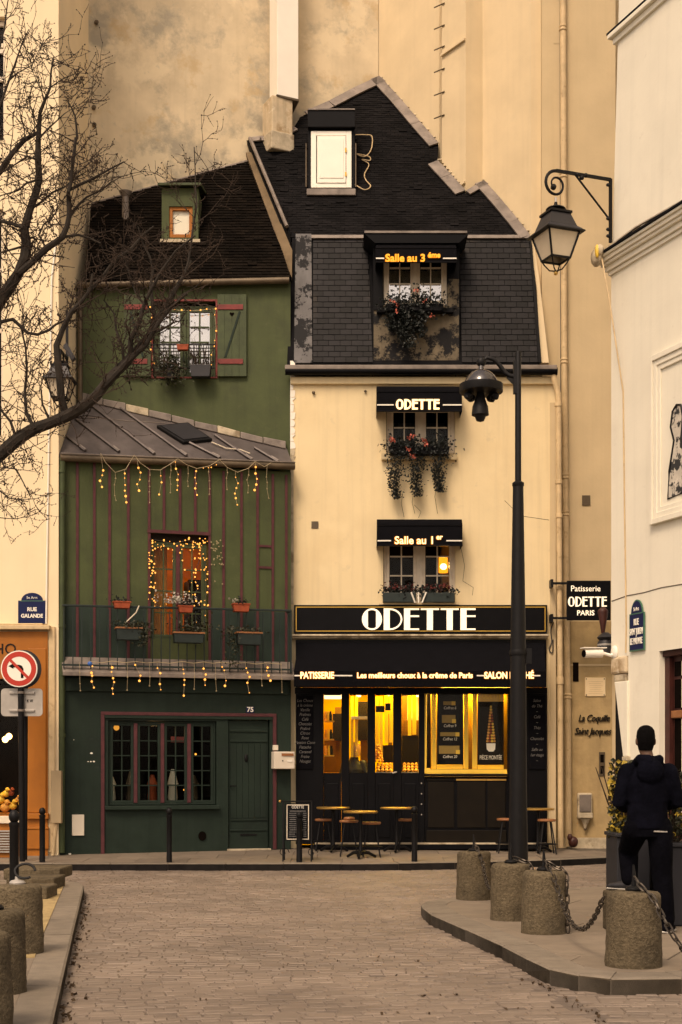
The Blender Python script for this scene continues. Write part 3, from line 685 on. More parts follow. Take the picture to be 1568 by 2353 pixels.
# RUE SAINT JULIEN LE PAUVRE
sg = thing('street_sign', 'blue and green enamel street nameplate with three lines on the white corner house', 'street sign', F_W, (R_(1463,1495)[0],0,R_(1463,1495)[1]))
xm, z0, z1, za, wd = plate(sg, F_W, 1446.5, 1412, 1480.5, 1493, 1381, -.03, m_genam, m_blue, m_genam)
kx = .55
text(sg, 'RUE', .115, m_flat, (xm,-.037,z1-.115), off=.002, sx=kx); text(sg, 'SAINT JULIEN', .115, m_flat, (xm,-.037,z1-.235), off=.002, sx=kx*.78); text(sg, 'LE PAUVRE', .115, m_flat, (xm,-.037,z1-.355), off=.002, sx=kx*.9); text(sg, '5e Arrt', .07, m_flat, (xm,-.037,z1+.05), sx=kx)
# ================================================================== GREEN HOUSE
def tw(self, F):
    self.v = [F.world(p) for p in self.v]; return self
MB.tw = tw
def casement(t, F, x0, x1, z0, z1, d, leaves=2, cols=2, rows=3, fw=.035, sw=.045, mid=.05, mat=None, pane=None, bar=.022, sash=None, arch_bars=True, rowz=None):
    """Window of leaves with glazing bars; d is the depth of the frame's front."""
    mb = MB().box(x0, x0+fw, d, d+.06, z0, z1).box(x1-fw, x1, d, d+.06, z0, z1).box(x0+fw, x1-fw, d, d+.06, z1-fw, z1).box(x0+fw, x1-fw, d, d+.06, z0, z0+fw)
    wn = part(t, 'window', mb.tw(F), mat, bevel=.004)
    a0, a1 = x0+fw+.002, x1-fw-.002; lw = (a1-a0-(leaves-1)*mid)/leaves
    for i in range(leaves):
        la = a0+i*(lw+mid); lb = la+lw; c, e = z0+fw+.002, z1-fw-.002
        if i: part(wn, 'mullion', MB().box(la-mid+.001, la-.001, d-.012, d+.055, c, e).tw(F), sash or mat, bevel=.006)
        part(wn, 'sash', MB().box(la, la+sw, d+.005, d+.05, c, e).box(lb-sw, lb, d+.005, d+.05, c, e).box(la+sw, lb-sw, d+.005, d+.05, c, c+sw).box(la+sw, lb-sw, d+.005, d+.05, e-sw, e).tw(F), mat, bevel=.004)
        pa, pb, pc, pe = la+sw, lb-sw, c+sw, e-sw
        zs = [pc+(pe-pc)*k/rows for k in range(rows+1)] if not rowz else [pc]+[q for q in rowz]+[pe]
        gb_ = MB()
        for k in range(1, cols): xx = pa+(pb-pa)*k/cols; gb_.box(xx-bar/2, xx+bar/2, d+.012, d+.04, pc, pe)
        for k in range(1, len(zs)-1):
            for q in range(cols): gb_.box(pa+(pb-pa)*q/cols+bar/2, pa+(pb-pa)*(q+1)/cols-bar/2, d+.014, d+.038, zs[k]-bar/2, zs[k]+bar/2)
        part(wn, 'glazing_bar', gb_.tw(F), mat)
        for q in range(cols):
            for k in range(len(zs)-1):
                part(wn, 'pane', MB().box(pa+(pb-pa)*q/cols+.001, pa+(pb-pa)*(q+1)/cols-.001, d+.041, d+.046, zs[k]+.001, zs[k+1]-.001).tw(F), pane)
    return wn
m_dkbrown = M('dark_brown_wood', (.012,.008,.006), .7, spec=.1)
gh = thing('green_house', 'narrow green painted house with plum timber strips, zinc lean-to and brown roof', 'house', W, (-2.8, 24.7, .17))
g = F_G.px
# ---- lower front wall
wu0, wz1 = g(341, 1224); wu1, _ = g(480, 1228); wz0 = g(400, 1470)[1]
sx0, sz1 = g(249, 1655); sx1, sz0 = g(498, 1850)
dx0, dz1 = g(525, 1652); dx1, dz0 = g(620, 1948)
gz1 = g(134, 1052)[1]
hw_ = (wu0, wu1, wz0, wz1); hs_ = (sx0, sx1, sz0, sz1); hd_ = (dx0, dx1, .16, dz1)
zap = g(400, 1548)[1]
part(gh, 'front_wall', holed(MB(), 0, GW, zap, gz1, [hw_], 0, .16).tw(F_G), m_green)
part(gh, 'shop_wall', holed(MB(), 0, GW, .08, zap, [hs_, hd_], 0, .14).tw(F_G), m_green2)
part(gh, 'side_wall', MB().box(GW-.002, GW+.004, .002, .5, .1, gz1).tw(F_G), m_green2)
# lintel beam under the apron, and the zinc apron itself
part(gh, 'lintel', MB().pbox(F_G, 138, 1556, 664, 1596, -.05, -.001).tw(F_G), m_green2, bevel=.01)
za1, za0 = g(400, 1519)[1], g(400, 1549, -.30)[1]
part(gh, 'zinc_apron', MB().slab3([(.02,-.30,za0),(GW+.02,-.30,za0),(GW+.02,-.02,za1+.03),(.02,-.02,za1+.03)], (0,.0,-.03)).box(.02, GW+.02, -.31, -.285, za0-.06, za0+.004).tw(F_G), m_zincl, bevel=.004)
zq = za0-.012
m_teal = M('teal_panel_paint', (.026,.042,.034), .65, var=.15, scale=3, streak=.3, spec=.15)
zpn = g(400, 1398)[1]
for xa_, xb_ in ((0.0, wu0-.03), (wu1+.03, GW)): part(gh, 'wall_panel', MB().box(xa_, xb_, -.006, -.0008, za1-.02, zpn).tw(F_G), m_teal)
# plum strips
strip_u = [(176,0),(215,0),(250,0),(293,0),(341,2),(375,1),(412,1),(447,1),(480,2),(512,0),(553,0),(590,0),(625,0),(656,0)]
for u, k in strip_u:
    x = g(u+2, 1300)[0]; zb = wz1+.06 if k == 1 else za1+.03
    part(gh, 'timber_strip', MB().box(x-.022, x+.022, -.018, -.001, zb, gz1-.05).tw(F_G), m_plum)
xa, xb = g(592,1255)[0]+.03, g(625,1255)[0]-.01
for v in (1255, 1304): z = g(608, v)[1]; part(gh, 'timber_strip', MB().box(xa, xb, -.017, -.001, z-.02, z+.02).tw(F_G), m_plum)
part(gh, 'window_lintel', MB().box(wu0-.02, wu1+.02, -.03, -.019, wz1, wz1+.055).tw(F_G), m_plum)
part(gh, 'window_head', MB().box(wu0+.001, wu1-.001, .05, .155, wz1-.13, wz1-.001).tw(F_G), m_dkbrown)
wn = casement(gh, F_G, wu0+.02, wu1-.02, wz0, wz1-.131, .07, 2, 2, 4, fw=.04, sw=.05, mid=.07, mat=m_gwood, pane=m_shopgl, sash=m_plum)
part(gh, 'room', room(wu0-.5, wu1+.5, .2, 2.2, wz0-.05, wz1+.1).tw(F_G), m_warmroom)
part(gh, 'curtain', MB().add([(wu0+.12+.03*k, .35+.03*(k % 2), z) for k in range(10) for z in (wz0, wz1-.15)], [(2*k,2*k+2,2*k+3,2*k+1) for k in range(9)]).tw(F_G), m_warmroom)
part(gh, 'dark_wardrobe', MB().box(wu0+.80, wu1+.2, .5, 1.0, wz0, wz1-.7).tw(F_G), m_dkbrown)
lx = [g(352, 1285, .6), g(367, 1285, .6)]
for k, (x, z) in enumerate(lx):
    b_ = F_G.world((x, .6, z)); single('pendant_bulb', ('left bright bare bulb glowing behind the fairy-lit window', 'right bright bare bulb glowing behind the fairy-lit window')[k], 'lamp', MB().ball((x,.6,z), .045, 10, 6), m_hot, F_G, (x,.6,z), 'bulbs hanging behind the fairy-lit window')
    add_lamp('bulb_light', 'POINT', (x+.05*k, .7, z), 7, (1,.50,.12), .06, F=F_G)
# ---- shop window, door
wn = casement(gh, F_G, sx0+.01, sx1-.01, sz0+.01, sz1-.01, .05, 4, 2, 5, fw=.03, sw=.045, mid=.065, mat=m_green2, pane=m_glass, sash=m_plum, bar=.018)
part(gh, 'window_sill', MB().box(sx0-.06, sx1+.04, -.09, .02, sz0-.07, sz0-.002).tw(F_G), m_green2, bevel=.01)
part(gh, 'room', room(sx0-.3, sx1+.3, .16, 1.8, sz0-.3, sz1+.3).tw(F_G), m_dark)
for k, (u, v, d_, r_, lb) in enumerate(((268,1672,.5,.05,'small amber lamp glowing at the top left of the dark shop window'),(441,1733,.5,.018,'left tiny candle light in the rightmost bay of the dark shop window'),(450,1733,.5,.018,'right tiny candle light in the rightmost bay of the dark shop window'),(424,1815,.4,.018,'low tiny candle light in the rightmost bay of the dark shop window'))):
    x, z = g(u, v, d_); single('window_light', lb, 'lamp', MB().ball((x,d_,z), r_, 8, 6), emi('dim_amber', (1,.45,.08), .5 if k == 0 else 1.2), F_G, (x,d_,z), 'small lights inside the dark shop window')
add_lamp('room_fill', 'POINT', ((sx0+sx1)/2, .9, sz1-.2), 2.0, (1,.6,.25), .1, F=F_G)  # added fill light without a fixture, keeps the room from going black
for k in range(5):
    x = sx0+.1+k*.36; part(gh, 'display_shape', MB().lathe([(.05,0),(.09,.1),(.07,.3),(.10,.34),(.03,.5+.1*(k % 2))], F_G.world((x,.45,sz0+.02)), 9), (m_curtain, m_gutter, m_terra, m_mail, m_gutter)[k])
x, z = g(406, 1700, .3); part(gh, 'red_notice', MB().box(x-.13, x+.13, .11, .118, z-.05, z+.05).tw(F_G), m_red)
fx0, fz1 = g(236, 1640); fx1 = g(631, 1640)[0]
part(gh, 'plum_frame', MB().box(fx0-.03, fx1+.03, -.035, -.001, fz1-.02, fz1+.035).box(fx0-.03, fx0+.03, -.034, -.001, .16, fz1-.021).box(fx1-.03, fx1+.03, -.034, -.001, .2, fz1-.021).tw(F_G), m_plum, bevel=.005)
part(gh, 'head_moulding', MB().box(fx0+.032, fx1-.032, -.03, -.001, fz1-.075, fz1-.022).tw(F_G), m_green2, bevel=.006)
dr = part(gh, 'door', MB().box(dx0+.02, dx1-.02, .05, .09, .21, dz1-.02).tw(F_G), m_green2)
for i in range(6):
    a = dx0+.05+i*(dx1-dx0-.1)/6; part(dr, 'door_board', MB().box(a, a+(dx1-dx0-.1)/6-.006, .038, .0495, .75, dz1-.42).tw(F_G), m_green2)
zz = dz1-.40
part(dr, 'door_rail', MB().box(dx0+.04, dx1-.04, .03, .0495, zz, zz+.04).box(dx0+.04, dx1-.04, .03, .0495, dz1-.22, dz1-.18).box(dx0+.04, dx1-.04, .03, .0495, .70, .735).box(dx0+.04, dx1-.04, .03, .0495, .52, .55).tw(F_G), m_green2, bevel=.005)
part(dr, 'letter_slot', MB().box(dx0+.22, dx1-.22, .04, .0495, .44, .47).tw(F_G), m_iron); x, z = g(567, 1742)
part(dr, 'door_knocker', MB().ball((x, .03, z), (.035,.02,.07), 8, 6).tw(F_G), m_iron); x, z = g(531, 1806); part(dr, 'handle', MB().tube([(x,.05,z),(x,-.01,z),(x+.1,-.01,z)], .011, 6).tw(F_G), m_iron)
part(gh, 'doorstep', MB().box(dx0-.02, dx1+.02, -.04, .04, .12, .215).tw(F_G), m_lime, bevel=.01)
x, z = g(465, 1921); part(gh, 'vent', MB().ext([(x+.07*math.cos(a), z+.08*math.sin(a)) for a in [k*math.pi/8 for k in range(16)]], -.015, -.001).tw(F_G), m_dark)
for (u, v, s) in ((211,1731,.030),(209,1750,.022),(216,1750,.026),(203,1750,.015),(140,1755,.030),(144,1740,.02),(143,1763,.018),(170,1700,.01),(161,1962,.03)):
    x, z = g(u, v); part(gh, 'paint_chip', MB().ext([(x+s*random.uniform(.6,1)*math.cos(a), z+s*.6*random.uniform(.6,1)*math.sin(a)) for a in [k*math.pi/4 for k in range(8)]], -.003, -.0005).tw(F_G), m_flat)
# house number, plates, mailbox, meter door
nb = thing('house_number', 'small house number plate 75 above the green door', 'number plate', F_G, (g(575,1631)[0],-.01,g(575,1631)[1]))
x, z = g(575, 1631); part(nb, 'plate', MB().box(x-.07, x+.07, -.012, -.001, z-.055, z+.055), m_blue); text(nb, '75', .12, m_flat, (x, -.016, z), off=.003)
mbx = thing('mailbox', 'cream metal mailbox with a keyhole beside the green door', 'mailbox', F_G, (g(654,1767)[0],-.1,g(654,1767)[1]))
part(mbx, 'box', MB().pbox(F_G, 630, 1727, 678, 1767, -.20, .0), m_mail, bevel=.012); part(mbx, 'slot', MB().pbox(F_G, 648, 1731, 675, 1737, -.215, -.2005), m_seat)
part(mbx, 'label_holder', MB().pbox(F_G, 660, 1746, 672, 1751, -.208, -.2005), m_flat); x, z = g(650, 1748, -.2); part(mbx, 'lock', MB().ball((x,-.205,z), .012, 6, 4), m_iron)
db = MB().pbox(F_G, 628, 1712, 640, 1724, -.05, -.001); single('doorbell', 'small cream doorbell box just above the mailbox', 'doorbell', db, m_mail, F_G, (g(634,1724)[0],0,g(634,1724)[1]), bevel=.006)
md = thing('meter_door', 'cream meter cabinet door low on the dark green wall', 'cabinet', F_G, (g(180,1920)[0],0,g(180,1920)[1])); part(md, 'door', MB().pbox(F_G, 166, 1872, 194, 1920, -.03, -.001), m_mail, bevel=.006)
# ---- downpipe and gutter of the lower front
gy = -.10; gz = g(400, 1062, gy)[1]
def half_gutter(F, xa, xb, y, za, zb, r): return MB().tube([(xa,y,za),(xb,y,zb)], r, 10)
part(gh, 'gutter', half_gutter(F_G, -.0, GW+.04, gy, g(138,1052,gy)[1], g(668,1071,gy)[1], .062).tw(F_G), m_gutter)
part(gh, 'gutter_lip', MB().tube([(-.0,gy-.05,g(138,1043,gy)[1]),(GW+.04,gy-.05,g(668,1063,gy)[1])], .012, 6).tw(F_G), m_zincl)
xd = g(144, 1200, -.08)[0]
dp = MB().tube([(xd,-.09,g(142,1052,-.1)[1]),(xd,-.08,g(142,1075,-.1)[1]),(xd-.01,-.08,3.0),(xd-.01,-.08,.2)], .050, 10)
for v in (1085, 1440, 1550, 1690): zz = g(144, v)[1]; dp.lathe([(.06,-.03),(.062,0),(.06,.03)], (xd-.006,-.08,zz), 10)
part(gh, 'downpipe', dp.tw(F_G), m_gwood)
# ---- zinc lean-to roof
def leanto(x, d): # height of the lean-to plane in the frame of the lower front
    return gz0+(gz1b-gz0)*x/GW+d*.90
gz0, gz1b = g(140,1044,-.05)[1]+.05*.9, g(668,1066,-.05)[1]+.05*.9
def dback(x):                                                  # where the plane meets the upper wall (world y = 25.5)
    return (25.5-F_G.oy-F_G.sn*x)/F_G.cs
xs_ = [-.02, .6, 1.2, 1.8, 2.4, 3.0, 3.6, GW+.02]
rp_ = [(-.02,-.06),(GW+.02,-.06),(GW+.02,dback(GW))]+[(-.02+.0,dback(0))]
xl_back = (XL+.02-F_G.ox)/F_G.cs + dback(0)*F_G.sn/F_G.cs
rp_[3] = (xl_back, dback(xl_back))
lt = part(gh, 'zinc_roof', MB().slab3([(x,d,leanto(x,d)) for x, d in rp_], (0,.0,-.05)).tw(F_G), m_zinc)
def on_roof(u, v, lift=0.0):                                    # point of the lean-to plane seen at (u, v)
    lo_, hi_ = -.4, 2.5
    for _ in range(40):
        md = (lo_+hi_)/2; x, z = g(u, v, md)
        if z > leanto(x, md)+lift: lo_ = md
        else: hi_ = md
    return Vector((x, md, leanto(x, md)+lift))
for (u0, v0, u1, v1) in ((153,1005,197,1040),(174,965,274,1042),(205,930,355,1047),(270,936,429,1051),(366,985,506,1056),(494,1003,580,1061),(585,1032,640,1065)):
    pa_, pb_ = on_roof(u0, v0), on_roof(u1, v1); up_ = Vector((0,0,.022))
    part(lt, 'standing_seam', MB().bar(pa_+up_, pb_+up_, .036, .075).tw(F_G), m_zinc, bevel=.008)
    part(lt, 'seam_cap', MB().bar(pb_+up_*1.5, pb_.lerp(pa_, min(.3, .17/(pa_-pb_).length))+up_*1.5, .05, .05).tw(F_G), m_zincl)
part(lt, 'cross_joint', MB().tube([on_roof(u, v, .006) for u, v in ((187,957),(240,962),(300,968),(380,972))], .010, 5).tw(F_G), m_zincl)
fl = []                                                        # flashing where the roof meets the upper wall
for i in range(9):
    xa_, xb_ = xl_back+(GW-xl_back)*i/9, xl_back+(GW-xl_back)*(i+1)/9-.01
    da, db_ = dback(xa_)-.02, dback(xb_)-.02
    part(lt, 'flashing', MB().slab3([(xa_,da,leanto(xa_,da)-.02),(xb_,db_,leanto(xb_,db_)-.02),(xb_,db_,leanto(xb_,db_)+random.uniform(.09,.13)),(xa_,da,leanto(xa_,da)+random.uniform(.09,.13))], Vector((.0,-.05,0))).tw(F_G), m_lime if i % 4 == 2 else m_zincl, bevel=.012)
skp = [on_roof(u, v, .01) for u, v in ((421,1022),(488,1015),(432,977),(360,984))]
part(lt, 'skylight', MB().slab3(skp, (0,-.025,.05)).tw(F_G), m_iron, bevel=.01); part(lt, 'skylight_frame', MB().slab3([p_+Vector((0,-.028,.052)) for p_ in [skp[0].lerp(skp[2],.08),skp[1].lerp(skp[3],.08),skp[2].lerp(skp[0],.08),skp[3].lerp(skp[1],.08)]], (0,-.005,.01)).tw(F_G), m_dgrey)
wp = [g(u, v, .3) for u, v in ((487,1016),(520,1030),(552,1033),(575,1042))]
part(lt, 'cable', MB().tube([(x,.36-.07*i,leanto(x,.36-.07*i)+.05) for i,(x,z) in enumerate(wp)], .012, 5).tw(F_G), m_wframe) if False else part(lt, 'cable', MB().tube([on_roof(u, v, .05) for u, v in ((487,1016),(520,1030),(552,1033),(575,1042))], .010, 5).tw(F_G), m_wframe)
# ---- upper wall
q = F_U.px
ux0, uz1 = q(352, 693); ux1, uz0 = q(496, 866); xr = q(668, 900)[0]; xl_ = XL+.01
ez = q(400, 650)[1]
part(gh, 'upper_wall', holed(MB(), xl_, xr, 6.7, ez+.02, [(ux0,ux1,uz0,uz1)], 0, .16).tw(F_U), m_green)
part(gh, 'upper_window_frame', MB().box(ux0-.035, ux0, -.02, .03, uz0-.03, uz1+.035).box(ux1, ux1+.035, -.02, .03, uz0-.03, uz1+.035).box(ux0, ux1, -.02, .03, uz1, uz1+.035).box(ux0, ux1, -.02, .03, uz0-.03, uz0).tw(F_U), m_red, bevel=.004)
casement(gh, F_U, ux0+.01, ux1-.01, uz0, uz1-.06, .06, 2, 2, 4, fw=.045, sw=.055, mid=.06, mat=m_gwood, pane=m_glassm, bar=.024)
part(gh, 'curtain', MB().add([(ux0+.03+.082*k, .128+.008*(k % 2), z) for k in range(15) for z in (uz0, uz1-.1)], [(2*k,2*k+2,2*k+3,2*k+1) for k in range(14)]).tw(F_U), m_wpanel)
part(gh, 'room', room(ux0-.1, ux1+.1, .165, .6, uz0-.1, uz1+.1).tw(F_U), m_dark)
for sgn, (u0, u1) in ((1,(500,567)),(-1,(285,347))):
    xa, za_ = q(u0, 676, -.06); xb, zb_ = q(u1, 865, -.06)
    sh = part(gh, 'shutter', MB().box(xa, xb, -.06, -.025, zb_, za_).tw(F_U), m_gwood, bevel=.005)
    for k in range(4): part(sh, 'shutter_board', MB().box(xa+.004+k*(xb-xa)/4, xa+(k+1)*(xb-xa)/4-.004, -.068, -.0605, zb_+.005, za_-.005).tw(F_U), m_gwood)
    for v in (706, 831): zz = q(u0, v, -.06)[1]; part(sh, 'strap', MB().box(xa+.01, xb-.06, -.083, -.0685, zz-.045, zz+.045).tw(F_U), m_red, bevel=.004)
    pa_, pb_ = ((xa+.14, q(0,820,-.07)[1]), (xb-.12, q(0,716,-.07)[1])) if sgn > 0 else ((xb-.14, q(0,820,-.07)[1]), (xa+.12, q(0,716,-.07)[1]))
    part(sh, 'brace', MB().bar((pa_[0],-.073,pa_[1]),(pb_[0],-.073,pb_[1]), .035, .012).tw(F_U), m_green2)
    hx, hz = (xa+xb)/2+.0, q(0, 722, -.07)[1]
    ht = [(hx+.042*(16*math.sin(a)**3)/16, hz+.042*(13*math.cos(a)-5*math.cos(2*a)-2*math.cos(3*a)-math.cos(4*a))/15) for a in [k*2*math.pi/18 for k in range(18)]]
    part(sh, 'heart_cutout', MB().ext(ht, -.071, -.0685).tw(F_U), m_dark)
x, z = q(545, 922); part(gh, 'vent', MB().lathe([(.07,0),(.075,.02),(.055,.03),(.05,.005)], (0,0,0), 14), m_iron).o.matrix_local = Matrix.Translation(F_U.world((x,0,z))-gh.b) @ Matrix.Rotation(math.pi/2, 4, 'X')
part(gh, 'gutter', MB().tube([(xl_+.02,-.12,q(200,656,-.1)[1]),(xr-.02,-.12,q(668,645,-.1)[1])], .060, 10).tw(F_U), m_gutter)
part(gh, 'downpipe', MB().tube([(xl_+.07,-.07,ez),(xl_+.07,-.07,q(190,935)[1])], .045, 8).tw(F_U), m_gutter)
# ---- brown roof
class Roof:
    def __init__(s, Y0, z0, k): s.Y0, s.z0, s.k = Y0, z0, k; s.h = math.hypot(1, k); s.n = Vector((0, -k, 1)).normalized()
    def uv(s, u, v):
        kk = (CV-v)/FL; Y = (s.z0-s.k*s.Y0-CH)/(kk-s.k); return ((u-CU)/FL*Y, (Y-s.Y0)*s.h)
    def xyz(s, x, qq, off=0): return Vector((x, s.Y0+qq/s.h, s.z0+qq/s.h*s.k))+s.n*off
def tiles(roof, poly, tw_, rh, mb, th=.014, skip=None):
    xs = [p[0] for p in poly]; qs = [p[1] for p in poly]; r = 0; y = min(qs)
    while y < max(qs):
        x = min(xs)-(r % 2)*tw_/2
        while x < max(xs):
            c = clip(poly, x+.003, x+tw_-.003, y, y+rh)
            if len(c) > 2 and area(c) > 2e-4:
                lift = random.uniform(0, .006)
                if random.random() < .03: lift += .012
                top = [roof.xyz(px_, py_, .004+lift+th*(1-(py_-y)/rh)) for px_, py_ in c]
                a_ = sum(c[i-1][0]*c[i][1]-c[i][0]*c[i-1][1] for i in range(len(c)))
                if a_ < 0: top = top[::-1]
                n0 = len(top); low = [p-roof.n*(.012+th) for p in top]
                mb.add(top+low, [tuple(range(n0))]+[((i+1) % n0, i, i+n0, (i+1) % n0+n0) for i in range(n0)])
                mb.tone += [random.random()]*(n0+1)
            x += tw_
        y += rh; r += 1
    return mb
RL = Roof(25.36, 10.27, 1.37)
lpoly = [RL.uv(u, v) for u, v in ((196,645),(668,637),(650,580),(610,480),(572,371),(480,395),(360,428),(210,470))]
lpoly = [(max(p[0], -4.64), p[1]) for p in lpoly]
rf = part(gh, 'roof', MB().slab3([RL.xyz(x, y, -.015) for x, y in lpoly], RL.n*-.08), m_slate0)
part(rf, 'roof_tiles', tiles(RL, lpoly, .17, .085, MB()), m_tile2, kind='stuff')
# mortar and zinc flashing along the top edge
tp = [RL.uv(u, v) for u, v in ((208,472),(280,452),(360,428),(430,407),(500,389),(572,369))]
for a, b in zip(tp, tp[1:]):
    pa, pb = RL.xyz(a[0]+.004, a[1], .05), RL.xyz(b[0]-.004, b[1], .05); part(rf, 'flashing', MB().slab3([pa+Vector((0,-.03,-.13)), pb+Vector((0,-.03,-.13)), pb+Vector((0,.12,.06)), pa+Vector((0,.12,.06))], (0,.03,-.05)), m_zincl)
# dormer
dz = 25.36+.62
F_M = Frame(0, dz); m_ = F_M.px
a0, b1 = m_(372, 432); a1, b0 = m_(456, 553)
dm = part(gh, 'dormer', holed(MB(), a0, a1, b0, b1, [(m_(389,0)[0], m_(443,0)[0], m_(0,546)[1], m_(0,474)[1])], 0, .1).tw(F_M), m_green)
part(dm, 'cheek', MB().box(a0, a0+.03, .001, 1.1, b0, b1).box(a1-.03, a1, .001, 1.1, b0, b1).tw(F_M), m_green)
part(dm, 'dormer_roof', MB().slab3([(a0-.06,-.12,b1),(a1+.06,-.12,b1),(a1+.06,1.25,b1+.34),(a0-.06,1.25,b1+.34)], (0,0,.05)).tw(F_M), m_gwood, bevel=.01)
part(dm, 'dormer_window', MB().pbox(F_M, 389, 475, 397, 546, .03, .09).pbox(F_M, 435, 475, 443, 546, .03, .09).pbox(F_M, 397, 475, 435, 483, .031, .09).pbox(F_M, 397, 538, 435, 546, .031, .09).tw(F_M), m_orange, bevel=.005)
part(dm, 'pane', MB().pbox(F_M, 397, 483, 435, 538, .07, .076).tw(F_M), m_shopgl); part(dm, 'blind', MB().pbox(F_M, 396, 482, 436, 539, .092, .1).tw(F_M), m_wpanel)
part(dm, 'dormer_sill', MB().pbox(F_M, 368, 549, 460, 556, -.08, .0).tw(F_M), m_lime)
c = RL.xyz(*RL.uv(289, 498)); part(gh, 'roof_vent', MB().lathe([(.07,-.1),(.065,.05),(.062,.36)], c, 12).lathe([(.06,.36),(.10,.42),(.12,.46),(.02,.50)], c, 12), m_zincl)
# ---- balcony railing and what hangs on it
rd = -.27
rl_ = thing('balcony_railing', 'dark green iron balcony railing above the zinc apron', 'railing', F_G, (GW/2, rd, za1))
ra, rb_ = g(143, 1391, rd), g(666, 1403, rd); zb0 = za0+.06
part(rl_, 'top_rail', MB().bar((ra[0],rd,ra[1]),(rb_[0]+.03,rd,rb_[1]), .035, .04), m_gbox, bevel=.006); part(rl_, 'bottom_rail', MB().bar((ra[0],rd,zb0+.06),(rb_[0],rd,zb0+.06), .03, .03), m_gbox)
part(rl_, 'end_return', MB().bar((rb_[0]+.02,rd,rb_[1]),(rb_[0]+.02,-.02,rb_[1]), .03, .03).bar((rb_[0]+.02,rd,zb0),(rb_[0]+.02,rd,rb_[1]), .03, .03), m_gbox)
nb_ = 27; bm = MB().box(-.008, .008, -.008, .008, 0, ra[1]-zb0-.045).mesh('baluster'); bm.materials.append(m_gbox)
for k in range(nb_):
    x = ra[0]+.03+(rb_[0]-ra[0]-.06)*k/(nb_-1); o = inst(rl_, 'baluster', bm, (x, rd, zb0)); o.scale.z = 1+(rb_[1]-ra[1])*(k/nb_)/(ra[1]-zb0)
def plant(t, F, cx, d, z, wx, wz, n, mat, size=.05, hang=0, nm='foliage', dd=.08):
    mb = MB()
    for _ in range(n): mb.leaf((cx+random.gauss(0,wx/2.2), d+random.gauss(0,dd), z+(abs(random.gauss(0,wz/2)) if not hang else -random.random()**1.3*hang)), size*random.uniform(.6,1.3))
    return part(t, nm, mb, mat, kind='stuff')
for k, (u0, v0, u1, v1, lb) in enumerate(((262,1381,301,1398,'left terracotta trough on the railing with a dark sprig'),(411,1391,445,1408,'middle terracotta trough on the railing beside silver foliage'),(537,1386,575,1406,'right terracotta trough on the railing with small white blooms'))):
    x0, z1 = g(u0, v0, rd-.1); x1, z0 = g(u1, v1, rd-.1)
    pt = thing('flower_trough', lb, 'planter', F_G, ((x0+x1)/2, rd, z0), 'terracotta troughs on the railing')
    part(pt, 'trough', MB().ext([(x0+.02,z0),(x1-.02,z0),(x1,z1),(x0,z1)], rd-.1, rd+.05), m_terra, bevel=.008); part(pt, 'rim', MB().box(x0-.008, x1+.008, rd-.108, rd+.058, z1-.02, z1+.006), m_terra, bevel=.004)
    plant(pt, F_G, (x0+x1)/2, rd-.02, z1, .18, .10, 60, m_ivy, .04)
    if k == 1: plant(pt, F_G, (x0+x1)/2-.15, rd-.04, z1+.05, .32, .18, 150, m_silver, .045)
    if k == 2: plant(pt, F_G, (x0+x1)/2-.12, rd-.06, z1+.04, .16, .08, 10, m_silver, .05, nm='blossom')
for k, (u0, v0, u1, v1, lb) in enumerate(((268,1441,327,1471,'left green flower box hung on the railing'),(400,1452,470,1478,'middle green flower box hung on the railing under silver foliage'),(546,1452,602,1482,'right green flower box hung on the railing with a long dry trailer'))):
    x0, z1 = g(u0, v0, rd-.2); x1, z0 = g(u1, v1, rd-.2)
    pt = thing('flower_box', lb, 'planter', F_G, ((x0+x1)/2, rd-.1, z0), 'green flower boxes hung on the railing')
    part(pt, 'trough', MB().ext([(x0+.02,z0),(x1-.02,z0),(x1,z1),(x0,z1)], rd-.2, rd-.025), m_gbox, bevel=.008); part(pt, 'rim', MB().box(x0-.012, x1+.012, rd-.212, rd-.022, z1-.018, z1+.008), m_seat)
    plant(pt, F_G, (x0+x1)/2+(.1 if k == 1 else 0), rd-.1, z1, .36, .22 if k == 1 else .10, (150,220,60)[k], m_gleaf, .05)
    if k != 1: plant(pt, F_G, x1+.02 if k == 0 else x0-.06, rd-.14, z1+.1, .18, 0, 200, m_gleaf, .045, hang=.40 if k == 0 else .75, nm='trailing_stems')
a, b = g(320, 1392, rd-.12), g(288, 1432, rd-.12)
single('bamboo_cane', 'thin pale bent cane leaning on the railing above the left flower box', 'cane', MB().tube([(b[0],rd-.12,b[1]),(b[0]+.18,rd-.14,b[1]+.18),(a[0],rd-.12,a[1])], .010, 5), m_wframe, F_G, (b[0],rd-.12,b[1]))
# upper window: little balcony with pots
up = thing('window_railing', 'small black railing across the shuttered green window', 'railing', F_U, ((ux0+ux1)/2,-.1,uz0))
zt = q(0, 792, -.1)[1]; zb = q(0, 846, -.1)[1]
part(up, 'top_rail', MB().box(ux0, ux1, -.11, -.09, zt-.01, zt+.01).box(ux0, ux1, -.108, -.092, zt-.07, zt-.055), m_iron); part(up, 'bottom_rail', MB().box(ux0, ux1, -.11, -.09, zb-.01, zb+.01), m_iron)
bm = MB().box(-.006,.006,-.006,.006,0,zt-zb).mesh('baluster'); bm.materials.append(m_iron)
for k in range(13): inst(up, 'baluster', bm, (ux0+.03+k*(ux1-ux0-.06)/12, -.1, zb))
x0, z1 = q(406, 791, -.2); x1, z0 = q(434, 804, -.2); pt = thing('flower_trough', 'small terracotta trough on the railing of the shuttered window', 'planter', F_U, ((x0+x1)/2,-.16,z0))
